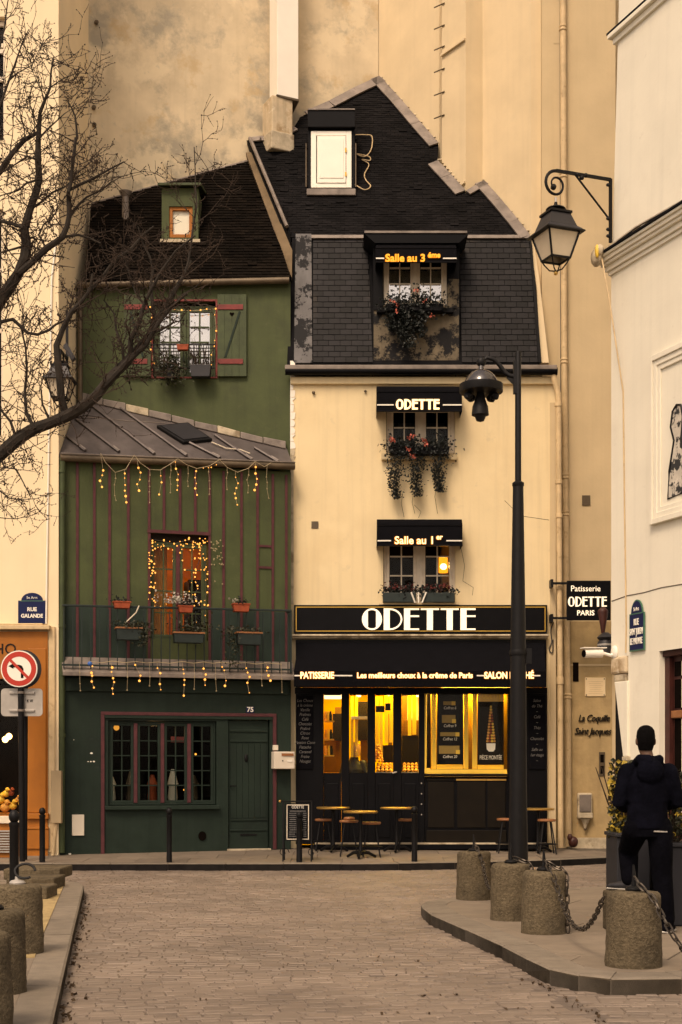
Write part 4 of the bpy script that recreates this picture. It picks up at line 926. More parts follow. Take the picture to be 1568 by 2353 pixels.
part(pt, 'trough', MB().ext([(x0+.015,z0),(x1-.015,z0),(x1,z1),(x0,z1)], -.22, -.115), m_terra, bevel=.006); plant(pt, F_U, (x0+x1)/2, -.17, z1, .1, .05, 25, m_ivy, .03)
x0, z1 = q(436, 838, -.25); x1, z0 = q(486, 866, -.25); pt = thing('flower_box', 'dark flower box with twiggy plants on the shuttered window ledge', 'planter', F_U, ((x0+x1)/2,-.2,z0))
part(pt, 'trough', MB().ext([(x0+.03,z0),(x1-.03,z0),(x1,z1),(x0,z1)], -.28, -.115), m_dgrey, bevel=.01)
tm = MB()
for k in range(16): xx = random.uniform(x0,x1); tm.tube([(xx,-.2,z1-.02),(xx+random.uniform(-.05,.05),-.2+random.uniform(-.05,.05),z1+.15),(xx+random.uniform(-.12,.12),-.2,z1+random.uniform(.2,.5))], [.008,.006,.003], 4)
part(pt, 'stems', tm, m_twig); plant(pt, F_U, (x0+x1)/2, -.2, z1, .3, .15, 60, m_twig, .035)
x0, z0 = q(392, 850, -.2); pt = thing('trailing_plant', 'bushy dark green plant spilling over the left of the shuttered window ledge', 'plant', F_U, (x0,-.2,z0-.15))
part(pt, 'pot', MB().lathe([(.07,-.1),(.09,.06)], (x0,-.2,z0-.05), 10), m_dgrey); mb = MB()
for _ in range(650): mb.leaf((x0+random.gauss(0,.13), -.22+random.gauss(0,.07), z0+random.gauss(.0,.12)), random.uniform(.03,.06))
part(pt, 'foliage', mb, m_gleaf, kind='stuff')
# ================================================================== BLACK-ROOFED PASTRY HOUSE
bh = thing('patisserie_house', 'cream fronted house with black mansard roof and dark pastry shopfront', 'house', W, (1.35, 25.4, .2))
o_ = F_O.px
X0, X1 = o_(668, 1000)[0], o_(1278, 1000)[0]
zc1 = o_(0, 868)[1]
h2 = (o_(888,0)[0], o_(1046,0)[0], o_(0,1043)[1], o_(0,930)[1]); h1 = (o_(881,0)[0], o_(1046.5,0)[0], o_(0,1388)[1], o_(0,1240)[1])
zs1 = o_(0,1482)[1]; sh_ = (o_(682,0)[0], o_(1256,0)[0], .19, zs1)
part(bh, 'front_wall', holed(MB(), X0, X1, .1, zc1+.02, [h2, h1, sh_], 0, .2).tw(F_O), m_cream)
part(bh, 'side_wall', MB().add([(X0,.001,.1),(X0,.001,zc1),(X0,2.2,zc1),(X0,2.2,.1)], [(0,1,2,3)]).add([(X1,.001,.1),(X1,.6,.1),(X1,.6,zc1),(X1,.001,zc1)], [(0,1,2,3)]).tw(F_O), m_lime)
# rough mortar seam on the left edge, bare render on the right edge
for k in range(14):
    za = 7.0+k*.13; part(bh, 'mortar_patch', MB().ext([(X0-.005,za),(X0+random.uniform(.04,.10),za+.01),(X0+random.uniform(.03,.09),za+.07),(X0+random.uniform(.04,.1),za+.125),(X0-.005,za+.128)], -.012-.002*(k % 2), -.0005).tw(F_O), m_flat if k > 1 else m_lime)
part(bh, 'edge_render', MB().pbox(F_O, 668, 1072, 675, 1388, -.02, -.0006).tw(F_O), m_lime)
part(bh, 'edge_render', MB().pbox(F_O, 1264, 925, 1277, 1950, -.012, -.0006).tw(F_O), m_tan)
part(bh, 'cornice', MB().pbox(F_O, 668, 866, 1272, 882, -.07, -.001).tw(F_O), m_cream, bevel=.012)
def cas(u0, u1, v0, v1, d, **k): a, b = o_(u0, v0, d); c, e = o_(u1, v1, d); return casement(bh, F_O, a, c, e, b, d, mat=m_wframe, **k)
zr = [o_(0,v,.1)[1] for v in (1022.7+40, 983)]
cas(889, 1045, 932, 1042, .08, leaves=2, cols=2, rows=3, fw=.07, sw=.045, mid=.10, pane=m_glass, rowz=[zr[1]])
part(bh, 'curtain', MB().add([(h2[0]+.15+.04*k, .3+.02*(k % 2), z) for k in range(24) for z in (h2[2], o_(0,962)[1])], [(2*k,2*k+2,2*k+3,2*k+1) for k in range(23)]).tw(F_O), m_dgrey)
part(bh, 'window_sill', MB().pbox(F_O, 877, 1041, 1051, 1056, -.10, .06).tw(F_O), m_terracase, bevel=.01)
r1 = [o_(0,v,.1)[1] for v in (1323, 1279)]
cas(882, 1046, 1241, 1386, .08, leaves=2, cols=2, rows=3, fw=.05, sw=.05, mid=.11, pane=m_glass, rowz=r1)
part(bh, 'room', room(h2[0]-.2, h2[1]+.2, .201, 1.4, h2[2]-.2, h2[3]+.2).tw(F_O), m_dark); part(bh, 'room', room(h1[0]-.4, h1[1]+.4, .201, 1.8, h1[2]-.2, h1[3]+.3).tw(F_O), m_dark)
part(bh, 'window_sill', MB().pbox(F_O, 872, 1385, 1056, 1389, -.14, .06).tw(F_O), m_terracase)
x, z = o_(1019, 1303, .9)
lm = thing('wall_lamp', 'bright lamp with amber shade glowing behind the first floor window', 'lamp', F_O, (x,.9,z))
part(lm, 'bulb', MB().ball((x,.86,z), .062, 10, 6), m_hot); part(lm, 'shade', MB().lathe([(.085,-.1),(.08,.19)], (x,.92,z), 12), emi('amber_shade', (1,.32,.02), 1.2)); part(lm, 'bracket', MB().tube([(x,.95,z),(x,1.7,z)], .012, 5), m_iron)
add_lamp('wall_lamp_light', 'POINT', (x-.02, .7, z), 8, (1,.5,.12), .06, F=F_O)
# small fittings on the wall
part(bh, 'wall_hook', MB().ball(F_O.world((o_(721,903)[0],-.03,o_(721,903)[1])), .03, 6, 4), m_gutter); part(bh, 'wall_hook', MB().ball(F_O.world((o_(840,900)[0],-.03,o_(840,900)[1])), .025, 6, 4), m_gutter)
part(bh, 'vent_grille', MB().pbox(F_O, 716, 1198, 732, 1214, -.012, -.001).tw(F_O), m_gutter)
for k, pl in enumerate((((1060,1260),(1068,1300),(1064,1335),(1088,1350),(1086,1368)), ((952,1160),(968,1176),(962,1190)), ((1160,1150),(1195,1185),(1262,1195)))):
    part(bh, 'crack', MB().tube([F_O.world((o_(u,v)[0],-.0005,o_(u,v)[1])) for u, v in pl], .004, 4), m_gutter)
# ---- roof gutter at the cornice
part(bh, 'gutter', MB().tube([F_O.world((o_(656,853,-.15)[0],-.15,o_(0,853,-.15)[1])), F_O.world((o_(1281,853,-.15)[0],-.15,o_(0,853,-.15)[1]))], .068, 10), m_black)
part(bh, 'gutter_lip', MB().pbox(F_O, 655, 838, 1281, 848, -.22, -.02).tw(F_O), m_zincl, bevel=.01)
# ---- mansard
RM = Roof(25.42, o_(0,838)[1], (11.23-8.79)/.55)
def mp(u, v): return RM.uv(u, v)
mpoly = [mp(660,838), mp(1240,838), mp(1228,640), mp(1217,546), mp(690,546), mp(672,530)]
ms = part(bh, 'mansard', MB().slab3([RM.xyz(x, y, 0) for x, y in mpoly], (0,.25,0)), m_slate0)
sp = MB().slab3([RM.xyz(.182,.0,.001), RM.xyz(.2,.0,.001), RM.xyz(.2,.1,.001), RM.xyz(.182,.1,.001)], RM.n*.01)
full = {}
def slates(poly, tw_=.203, rh=.108):
    xs = [p[0] for p in poly]; qs = [p[1] for p in poly]; r = 0; y = min(qs)
    while y < max(qs)-.01:
        x = min(xs)-.02-(r % 2)*tw_/2
        while x < max(xs):
            c = clip(poly, x+.005, x+tw_-.005, y+.004, y+rh-.004)
            if len(c) > 2 and area(c) > .0012:
                if abs(area(c)-(tw_-.010)*(rh-.008)) < 1e-6 and len(c) == 4:
                    if not full:
                        full['m'] = MB().slab3([(0,0,0),(tw_-.010,0,0),(tw_-.010,rh-.008,-.008),(0,rh-.008,-.008)], (0,0,.014)).mesh('slate'); full['m'].materials.append(m_slate)
                    o = inst(bh, 'slate', full['m'], RM.xyz(x+.005, y+.004, .010), (math.atan2(RM.k, 1)+random.uniform(-.02,.02), random.uniform(-.012,.012), random.uniform(-.006,.006)))
                else: part(bh, 'slate', MB().slab3([RM.xyz(a, b, .010-.008*(b-y)/rh) for a, b in c], RM.n*.014), m_slate)
            x += tw_
        y += rh; r += 1
slates([mp(720,834), mp(857,834), mp(845,552), mp(720,552)]); slates([mp(1062,834), mp(1236,834), mp(1225,640), mp(1215,552), mp(1056,552)])
part(bh, 'mansard_corner_board', MB().slab3([RM.xyz(*mp(u, v), .01) for u, v in ((676,836),(718,836),(716,540),(680,540))], RM.n*.03), m_peel)
part(bh, 'mansard_corner_board', MB().slab3([RM.xyz(*mp(u, v), .01) for u, v in ((1237,836),(1244,836),(1221,552),(1216,552))], RM.n*.04), m_black)
part(bh, 'cheek_render', MB().slab3([RM.xyz(*mp(u, v), -.02) for u, v in ((1243,832),(1262,832),(1240,640),(1226,545),(1218,545),(1234,660))], (0,.2,0)), m_rear2)
part(bh, 'break_flashing', MB().slab3([RM.xyz(*mp(u, v), .02) for u, v in ((716,551),(1217,551),(1217,544),(716,544))], RM.n*.04), m_zincl)
# ---- upper black roof
Yb = RM.xyz(*mp(900,546)); RB = Roof(Yb.y, Yb.z, 1.72)
bpoly = [RB.uv(u, v) for u, v in ((668,546),(1217,546),(1190,510),(1112,420),(1070,443),(1006,375),(1008,334),(872,180),(690,270),(672,300),(600,318),(570,323),(620,438))]
rf = part(bh, 'roof', MB().slab3([RB.xyz(x, y, -.012) for x, y in bpoly], RB.n*-.10), m_slate0)
bp = list(bpoly)
part(rf, 'roof_tiles', tiles(RB, bp, .16, .062, MB(), .005), m_tile, kind='stuff')
def strip(pts, wd, mat, nm='flashing', off=.03, up=.0):                     # zinc strips following a roof edge
    for (u0,v0),(u1,v1) in zip(pts, pts[1:]):
        a, b = RB.xyz(*RB.uv(u0,v0), off), RB.xyz(*RB.uv(u1,v1), off); t_ = (b-a).normalized()*.004
        s_ = (b-a).normalized().cross(RB.n).normalized()*wd
        part(rf, nm, MB().slab3([a+t_, b-t_, b-t_+s_, a+t_+s_], RB.n*.03), mat)
strip([(700,262),(755,238),(812,208),(872,180)], .20, m_zincl); strip([(872,180),(920,232),(965,285),(1008,334)], .20, m_zincl); strip([(1006,374),(1036,406),(1070,443)], .22, m_zincl); strip([(1070,444),(1112,420)], .12, m_zincl)
strip([(1112,420),(1150,462),(1190,510),(1218,546)], .20, m_zincl); strip([(572,322),(600,318),(628,322),(676,296)], .12, m_zincl)
for k, (a_, b_) in enumerate((((872,172),(1008,326)),((1008,366),(1072,432)),((1112,408),(1222,540)))):
    for j in range(9):
        u, v = a_[0]+(b_[0]-a_[0])*(j+.5)/9, a_[1]+(b_[1]-a_[1])*(j+.5)/9
        p = RB.xyz(*RB.uv(u, v), .03); part(rf, 'mortar', MB().ball((p.x,p.y+.08,p.z), (.11*random.uniform(.6,1.2),.09,.030*random.uniform(.5,1.3)), 6, 4), m_lime)
# left verge: zinc roll and the rendered gable edge below it
va, vb = RB.xyz(*RB.uv(575,325), .07), RB.xyz(*RB.uv(660,528), .07)
part(bh, 'verge_roll', MB().tube([va, vb], .035, 8), m_zincl)
ga_, gb_ = P(573, 345, 27.35), P(668, 640, 25.62)
part(bh, 'gable_edge', MB().slab3([P(565,350,27.4), P(578,350,27.35), P(672,575,25.9), P(671,638,25.6), P(660,612,25.72)], (0,.25,-.02)), m_gable)
part(bh, 'gable_edge', MB().slab3([P(567,322,27.45), P(580,324,27.4), P(668,534,25.98), P(668,572,25.95), P(578,352,27.38)], (0,.2,-.02)), m_slate0)
# ---- chimney
ch = thing('chimney', 'stained plaster chimney stump with tall white metal flue on the black roof', 'chimney', W, P(638,312,27.3))
Yc = 27.05
def cz(v): return CH+(CV-v)/FL*Yc
def cx(u): return (u-CU)/FL*Yc
st = [(cx(600),Yc+.42),(cx(626),Yc),(cx(672),Yc+.22),(cx(660),Yc+.75)]
part(ch, 'stack', MB().plan(st, cz(335), cz(217)), m_stack, bevel=.02)
part(ch, 'stack_foot', MB().plan([(p[0]+(p[0]-cx(638))*.12, p[1]-.05) for p in st], cz(342), cz(300)), m_lime, bevel=.02)
fl_ = [(cx(617),Yc+.48),(cx(637),Yc+.05),(cx(685),Yc+.25),(cx(668),Yc+.8)]
part(ch, 'flue', MB().plan(fl_, cz(214), 20.5), m_wpanel, bevel=.006); part(ch, 'flue_base', MB().plan([(p[0]+(p[0]-cx(650))*.05, p[1]-.01) for p in fl_], cz(219), cz(214)-.002), m_gutter)
# ---- attic dormer with the white shutter
dY = RB.xyz(*RB.uv(762, 442)).y-.02; F_K = Frame(0, dY); k_ = F_K.px
dm = part(bh, 'attic_dormer', MB().pbox(F_K, 709, 252, 815, 440, 0, 1.6).tw(F_K), m_black)
part(dm, 'dormer_hood', MB().pbox(F_K, 707, 251, 817, 292, -.10, -.001).tw(F_K), m_black, bevel=.01); part(dm, 'hood_edge', MB().pbox(F_K, 708, 249, 816, 252, -.12, .3).tw(F_K), m_zincl)
part(dm, 'shutter_frame', MB().pbox(F_K, 715, 301, 727, 431, -.04, -.001).pbox(F_K, 796, 301, 808, 431, -.04, -.001).pbox(F_K, 727.2, 301, 795.8, 311, -.04, -.001).pbox(F_K, 727.2, 421, 795.8, 431, -.04, -.001).tw(F_K), m_wpanel, bevel=.005)
part(dm, 'white_shutter', MB().pbox(F_K, 729, 312, 795, 420, -.055, -.001).tw(F_K), m_wpanel, bevel=.006); part(dm, 'shutter_panel', MB().pbox(F_K, 735, 318, 790, 409, -.065, -.0555).tw(F_K), m_wpanel, bevel=.004)
part(dm, 'hinge', MB().pbox(F_K, 793, 340, 797, 350, -.062, -.0555).pbox(F_K, 793, 395, 797, 405, -.062, -.0555).tw(F_K), m_gold)
part(dm, 'dormer_sill', MB().pbox(F_K, 705, 433, 818, 448, -.10, -.001).tw(F_K), m_zincl, bevel=.012)
for u in (704, 818): part(dm, 'corner_trim', MB().tube([F_K.world((k_(u,330)[0],-.01,k_(u,330)[1])), F_K.world((k_(u,430)[0],-.01,k_(u,430)[1]))], .014, 5), m_gutter)
cp = ((817,316),(838,316),(855,320),(853,350),(838,366),(820,360),(848,366),(850,375),(832,373),(848,384),(838,406),(841,420),(852,434),(838,442),(815,430))
lp_ = []
for u, v in cp: lp_.append(RB.xyz(*RB.uv(u, v), .06))
single('loose_cable', 'loose tan cable looping over the tiles beside the white attic shutter', 'cable', MB().tube(smooth(lp_), .010, 5), m_pipe, W, tuple(lp_[-1]))
# ---- third floor dormer
F_T = Frame(0, 25.44); t_ = F_T.px
dm = part(bh, 'dormer', holed(MB(), t_(859,0)[0], t_(1055,0)[0], t_(0,836)[1], t_(0,552)[1], [(t_(881,0)[0], t_(1028,0)[0], t_(0,704)[1], t_(0,560)[1])], 0, .14).tw(F_T), m_peel2)
part(dm, 'black_jamb', MB().pbox(F_T, 859, 552, 880, 712, -.02, -.0008).tw(F_T), m_black); part(dm, 'black_jamb', MB().pbox(F_T, 1029, 552, 1055, 640, -.02, -.0008).tw(F_T), m_black); part(dm, 'peeled_jamb', MB().pbox(F_T, 1029, 641, 1050, 708, -.018, -.0008).tw(F_T), m_peel2)
part(dm, 'cheek', MB().box(t_(859,0)[0]-.01, t_(859,0)[0], .0, .9, t_(0,836)[1], t_(0,545)[1]).box(t_(1055,0)[0], t_(1055,0)[0]+.01, 0, .9, t_(0,836)[1], t_(0,545)[1]).tw(F_T), m_black)
z0, z1 = t_(0,545,-.25)[1], t_(0,535,-.25)[1]
part(dm, 'dormer_roof', MB().ext([(t_(836,0,-.25)[0],z1),(t_(1076,0,-.25)[0],z1-.03),(t_(1055,0,-.25)[0],z0-.1),(t_(862,0,-.25)[0],z0-.1)], -.25, .9).tw(F_T), m_black); part(dm, 'roof_edge', MB().pbox(F_T, 838, 530, 1074, 535, -.27, .6).tw(F_T), m_zincl)
part(dm, 'window_ledge', MB().pbox(F_T, 866, 706, 1042, 718, -.10, -.001).tw(F_T), m_black, bevel=.01)
a, b = t_(882, 562, .06); c, e = t_(1027, 703, .06); rz = [t_(0,v,.1)[1] for v in (654, 617)]
casement(bh, F_T, a, c, e, b, .05, 2, 2, 3, fw=.05, sw=.045, mid=.08, mat=m_wframe, pane=m_glassm, rowz=rz)
cu = MB(); zt_, zb_ = t_(0,625,.2)[1], t_(0,703,.2)[1]
cu.add([(a+.06+(c-a-.12)*k/44, .128+.014*math.sin(k*1.5)+.009*math.sin(k*.7), z) for k in range(45) for z in (zb_, zt_)], [(2*k,2*k+2,2*k+3,2*k+1) for k in range(44)], True)
part(bh, 'curtain', cu.tw(F_T), m_curtain); part(bh, 'room', room(a-.1, c+.1, .2, .8, e-.1, b+.1).tw(F_T), m_dark)
# ------------------------------------------------------------------ awnings with lit letters
def deco(word, x, z, h, thin=.09, gap=.10, wscale=1.0):                     # thick and thin art-deco capitals, as polygons
    out = []; W_ = {'O':.80,'D':.74,'E':.60,'T':.72}
    for chh in word:
        w_ = W_[chh]*h*wscale; k = thin*h; st = .24*h*wscale
        if chh == 'O':
            n_ = 20; ou = [(x+w_/2+w_/2*math.cos(a), z+h/2+h/2*math.sin(a)*1.03) for a in [math.pi/2+2*math.pi*i/n_ for i in range(n_+1)]]
            def ring(a0, a1, il, ir):
                P_ = []; Q_ = []
                for i in range(13):
                    a = a0+(a1-a0)*i/12; P_.append((x+w_/2+w_/2*math.cos(a), z+h/2+h/2*math.sin(a)))
                    xx = x+w_/2+(w_/2-k)*math.cos(a); xx = max(x+il, min(x+w_-ir, xx)); Q_.append((xx, z+h/2+(h/2-k)*math.sin(a)))
                for i in range(12): out.append([P_[i],P_[i+1],Q_[i+1],Q_[i]])
            ring(math.pi/2, 3*math.pi/2, st, 0); ring(-math.pi/2, math.pi/2, 0, st)
        elif chh == 'D':
            out.append([(x,z),(x+st,z),(x+st,z+h),(x,z+h)]); m_w = w_-st; pr = None
            for i in range(13):
                a = math.pi/2-math.pi*i/12; P_ = (x+st+m_w*max(0,math.cos(a)), z+h/2+h/2*math.sin(a)); Q_ = (x+st+(m_w-k)*max(0,math.cos(a)), z+h/2+(h/2-k)*math.sin(a))
                if pr: out.append([pr[0],P_,Q_,pr[1]])
                pr = (P_, Q_)
        elif chh == 'E':
            out.append([(x,z),(x+st,z),(x+st,z+h),(x,z+h)])
            for zz in (0, h*.64-k/2, h-k): out.append([(x+st,z+zz),(x+w_,z+zz),(x+w_,z+zz+k),(x+st,z+zz+k)])
        elif chh == 'T':
            out.append([(x+w_/2-st/2,z),(x+w_/2+st/2,z),(x+w_/2+st/2,z+h-k),(x+w_/2-st/2,z+h-k)]); out.append([(x,z+h-k),(x+w_,z+h-k),(x+w_,z+h),(x,z+h)])
        yield chh, out; out = []; x += w_+gap*h*.6
def deco_w(word, h, wscale=1.0, gap=.10): return sum({'O':.80,'D':.74,'E':.60,'T':.72}[c]*h*wscale+gap*h*.6 for c in word)-gap*h*.6
def deco_text(t, word, xc, z, h, d, mat, wscale=1.0, thick=.02, thin=.09, width=None, gap=.10):
    if width: wscale = (width-5*gap*h*.6)/(deco_w(word,h,1,0))
    for chh, polys in deco(word, xc-deco_w(word,h,wscale,gap)/2, z, h, thin, gap, wscale):
        mb = MB()
        for pl in polys: mb.ext(pl, d-thick, d)
        part(t, 'letter', mb, mat)
def awning(F, u0, u1, v0, v1, dep, lb, dtop=0.0):
    t = thing('awning', lb, 'awning', F, ((F.px(u0,0)[0]+F.px(u1,0)[0])/2, 0, F.px(u0,v1)[1]))
    xa, zt = F.px(u0, v0, -dep); xb, zb = F.px(u1, v1, -dep); H = zt-zb
    prof = [(dtop, zt), (-dep*.45, zt-.015*H), (-dep*.75, zt-.06*H), (-dep*.92, zt-.16*H), (-dep, zt-.30*H), (-dep-.03, zb)]
    n_ = len(prof); mb = MB()
    ins = .10*(xb-xa)
    def xin(i, s): return (xa+.05*(i < 1)) if s < 0 else (xb-.05*(i < 1))
    vs = [(xin(i,-1), d, z) for i, (d, z) in enumerate(prof)]+[(xin(i,1), d, z) for i, (d, z) in enumerate(prof)]
    mb.add(vs, [(i+1, i, n_+i, n_+i+1) for i in range(n_-1)], True)
    mb.add(vs+[(xa, dtop, zb), (xb, dtop, zb)], [tuple(list(range(n_))+[2*n_]), tuple(list(range(2*n_-1, n_-1, -1))+[2*n_+1])])
    part(t, 'canopy', mb, m_black2)
    for k in (2, 4): d, z = prof[k]; part(t, 'fabric_rib', MB().tube([(xa, d-.004, z), (xb, d-.004, z)], .008, 5), m_black)
    part(t, 'bottom_bar', MB().tube([(xa, -dep-.03, zb), (xb, -dep-.03, zb)], .012, 6), m_black)
    return t, xa, xb, zt, zb, -dep-.035
def lines(t, d, z, segs):
    for a, b in segs: part(t, 'white_line', MB().box(a, b, d-.004, d, z-.011, z+.011), m_flat)
t, xa, xb, zt, zb, d = awning(F_T, 864, 1049, 556, 604, .42, 'black awning with lit orange lettering Salle au 3eme under the dormer roof')
z = F_T.px(0, 594, d)[1]; x = F_T.px(886, 0, d)[0]
text(t, 'Salle au 3', .185, m_glow2, (x, d-.012, z), off=.0015, ax='LEFT', ext=.012); text(t, 'éme', .125, m_glow2, (F_T.px(984,0,d)[0], d-.012, z+.055), off=.001, ax='LEFT', ext=.012)
lines(t, d-.008, z, ((xa, x-.02), (F_T.px(1018,0,d)[0], xb)))
t, xa, xb, zt, zb, d = awning(F_O, 866, 1062, 881, 946, .45, 'black awning with lit deco lettering Odette at the second floor window')
z = o_(0, 941, d)[1]; deco_text(t, 'ODETTE', o_(960,0,d)[0], z, o_(0,918,d)[1]-z, d, m_glow, thick=.03, width=o_(1010,0,d)[0]-o_(910,0,d)[0], thin=.15)
lines(t, d, z+.08, ((xa+.005, o_(905,0,d)[0]), (o_(1018,0,d)[0], xb-.005)))
t, xa, xb, zt, zb, d = awning(F_O, 867, 1063, 1188, 1254, .45, 'black awning with lit lettering Salle au 1er at the first floor window')
z = o_(0, 1242.5, d)[1]; x = o_(907, 0, d)[0]
text(t, 'Salle au 1', .185, m_glow, (x, d-.012, z), off=.0015, ax='LEFT', ext=.012); text(t, 'er', .125, m_glow, (o_(1003,0,d)[0], d-.012, z+.06), off=.001, ax='LEFT', ext=.012)
lines(t, d, z, ((xa+.005, o_(899,0,d)[0]), (o_(1026,0,d)[0], xb-.005)))
# big shop awning
t = thing('awning', 'wide black shop awning with lit lettering about choux above the shop windows', 'awning', F_O, (o_(965,0)[0], 0, o_(0,1580)[1]))
d1 = -.75; xa, zv = o_(676, 1542, d1); xb = o_(1254, 1542, d1)[0]; zb = o_(0, 1578, d1)[1]; zt = o_(0, 1470, -.16)[1]
part(t, 'canopy', MB().slab3([(o_(686,0)[0],-.02,zt),(o_(1250,0)[0],-.02,zt),(xb,d1,zv),(xa,d1,zv)], (0,.02,-.02)).add([(xa,d1,zv),(o_(686,0)[0],-.02,zt),(o_(686,0)[0],-.02,zv-.1)], [(0,1,2)]).add([(xb,d1,zv),(o_(1250,0)[0],-.02,zv-.1),(o_(1250,0)[0],-.02,zt)], [(0,1,2)]), m_black2)
part(t, 'valance', MB().box(xa, xb, d1-.012, d1, zb, zv-.001), m_black2); dv = d1-.013; z = o_(0, 1552.5, dv)[1]
text(t, 'PATISSERIE', .155, m_glow, (o_(729,0,dv)[0], dv-.01, z), off=.004, ext=.01, sx=.78)
text(t, 'Les meilleurs choux à la crême de Paris', .128, m_glow, (o_(953.5,0,dv)[0], dv-.01, z), off=.003, ext=.01, sx=.97)
text(t, 'SALON DE THÉ', .155, m_glow, (o_(1170,0,dv)[0], dv-.01, z), off=.004, ext=.01, sx=.80)
lines(t, dv, z, ((o_(677,0,dv)[0], o_(690,0,dv)[0]), (o_(768,0,dv)[0], o_(810,0,dv)[0]), (o_(1096,0,dv)[0], o_(1114,0,dv)[0]), (o_(1226,0,dv)[0], o_(1242,0,dv)[0])))
# fascia sign
t = thing('shop_sign', 'long black fascia sign with big white deco lettering Odette and a gold border', 'shop sign', F_O, (o_(967,0)[0], -.1, o_(0,1455)[1]))
part(t, 'board', MB().pbox(F_O, 676, 1390, 1258, 1456, -.14, -.001), m_black, bevel=.006)
def gl(u0, v0, u1, v1): part(t, 'gold_line', MB().pbox(F_O, u0, v0, u1, v1, -.144, -.1405), m_gold)
gl(680,1394,1254,1396); gl(680,1449,1254,1451); gl(680,1396.3,682,1448.7); gl(1252,1396.3,1254,1448.7)
z0 = o_(0,1448,-.15)[1]; deco_text(t, 'ODETTE', o_(962.5,0,-.15)[0], z0, o_(0,1398,-.15)[1]-z0, -.141, m_letter, thick=.03, thin=.075, width=o_(1093,0,-.15)[0]-o_(832,0,-.15)[0], gap=.13)
part(bh, 'sign_moulding', MB().pbox(F_O, 666, 1457, 1262, 1462, -.17, -.001).pbox(F_O, 670, 1462.2, 1259, 1467, -.12, -.001).tw(F_O), m_lime, bevel=.012)
# blade sign
F_B = Frame(0, 25.15); b_ = F_B.px
t = thing('shop_sign', 'black projecting sign board reading Patisserie Odette Paris on two iron brackets', 'shop sign', F_B, (b_(1353,0)[0],0,b_(0,1425)[1]))
part(t, 'board', MB().pbox(F_B, 1303, 1334, 1404, 1425, 0, .06), m_black, bevel=.01)
text(t, 'Patisserie', .145, m_letter, (b_(1346,0)[0],-.006,b_(0,1353)[1]), sx=.95); text(t, 'PARIS', .125, m_letter, (b_(1346,0)[0],-.006,b_(0,1409)[1]), off=.002)
z0 = b_(0,1394)[1]; deco_text(t, 'ODETTE', b_(1350,0)[0], z0, b_(0,1371)[1]-z0, 0, m_letter, thick=.008, width=.68, thin=.12)
for v in (1340, 1420): z = b_(0,v)[1]; part(t, 'bracket', MB().bar((b_(1268,0)[0],.02,z),(b_(1303,0)[0],.02,z), .04, .03).box(b_(1266,0)[0], b_(1272,0)[0], .0, .2, z-.07, z+.07), m_iron)
# ================================================================== SHOPFRONT
sf = thing('shopfront', 'dark wooden pastry shopfront with glazed doors and glowing yellow window', 'shopfront', F_O, (o_(967,0)[0], 0, .19))
SD = -.10
def sb(nm, u0, v0, u1, v1, d0, d1, mat, bevel=0, par=None): return part(par or sf, nm, MB().pbox(F_O, u0, v0, u1, v1, d0, d1), mat, bevel=bevel)
sb('header', 678, 1580, 1258, 1594, SD, .12, m_black); sb('header_board', 680, 1470, 1256, 1579, -.08, .0, m_black)
for (u0, u1) in ((680,744),(785,803),(845,863),(904,923),(963,976)): sb('post', u0, 1594.2, u1, 1940, SD-(.02 if u0 == 680 else 0), .05, m_black, .006)
sb('post', 1168, 1594.2, 1258, 1940, SD-.02, .05, m_black, .006)
for (u0, u1) in ((745,784),(804,844),(864,903),(924,962)):
    sb('top_rail', u0, 1594.3, u1, 1597, SD+.02, .04, m_black); p_ = sb('door_panel', u0-.6, 1776, u1+.6, 1938, SD+.01, .04, m_black)
    sb('raised_panel', u0+6, 1800, u1-6, 1925, SD-.005, SD+.0095, m_black, .008, p_)
    part(sf, 'pane', MB().pbox(F_O, u0+.1, 1597, u1-.1, 1776, .0, .006), m_shopgl)
x, z = o_(911, 1774, SD); part(sf, 'door_handle', MB().tube([(x,SD,z),(x,SD-.05,z),(x-.07,SD-.05,z-.02)], .014, 6), m_grey)
for v in (1800, 1824, 1848, 1872): x, z = o_(969, v, SD); part(sf, 'hinge', MB().ball((x,SD,z), .014, 6, 4), m_grey)
# big window and its panelled base
sb('window_frame', 976, 1586, 980, 1778, SD+.02, .05, m_yellow); sb('window_frame', 976, 1768, 1158, 1777, SD-.01, .08, m_yellow, .004)
part(sf, 'pane', MB().pbox(F_O, 980, 1594.4, 1168, 1768, .02, .026), m_shopgl)
for u0, u1 in ((992,1003),(1066,1077),(1086,1097)): sb('yellow_column', u0, 1594.5, u1, 1767, .06, .14, m_yellow, .01)
sb('yellow_rail', 1004, 1757, 1065, 1767, .07, .12, m_yellow, .006); sb('yellow_rail', 1098, 1758, 1158, 1767, .07, .12, m_yellow, .006)
sb('window_sill', 974, 1778, 1170, 1784, SD-.05, .05, m_black, .008); bp_ = sb('base_wall', 976.5, 1784.3, 1167.5, 1940, SD+.03, .05, m_black)
m_dkw = M('dark_brown_paint', (.0085,.0062,.0040), .5, var=.2, scale=5, spec=.12)
for u0, u1 in ((984,1044),(1051,1116),(1121,1162)):
    sb('panel', u0, 1796, u1, 1902, SD+.012, SD+.029, m_dkw, .008, bp_); sb('panel_ledge', u0-2, 1790, u1+2, 1794, SD-.005, SD+.029, m_brass if u0 > 990 else m_dkw, .004, bp_)
sb('skirting', 980, 1908, 1164, 1938, SD, SD+.029, m_dkw, .006, bp_)
part(sf, 'step', MB().pbox(F_O, 720, 1940.5, 1262, 1952, SD-.30, .05), m_black, bevel=.008); part(sf, 'step_edge', MB().pbox(F_O, 724, 1938, 1260, 1940.3, SD-.31, .0), m_lime, bevel=.004)
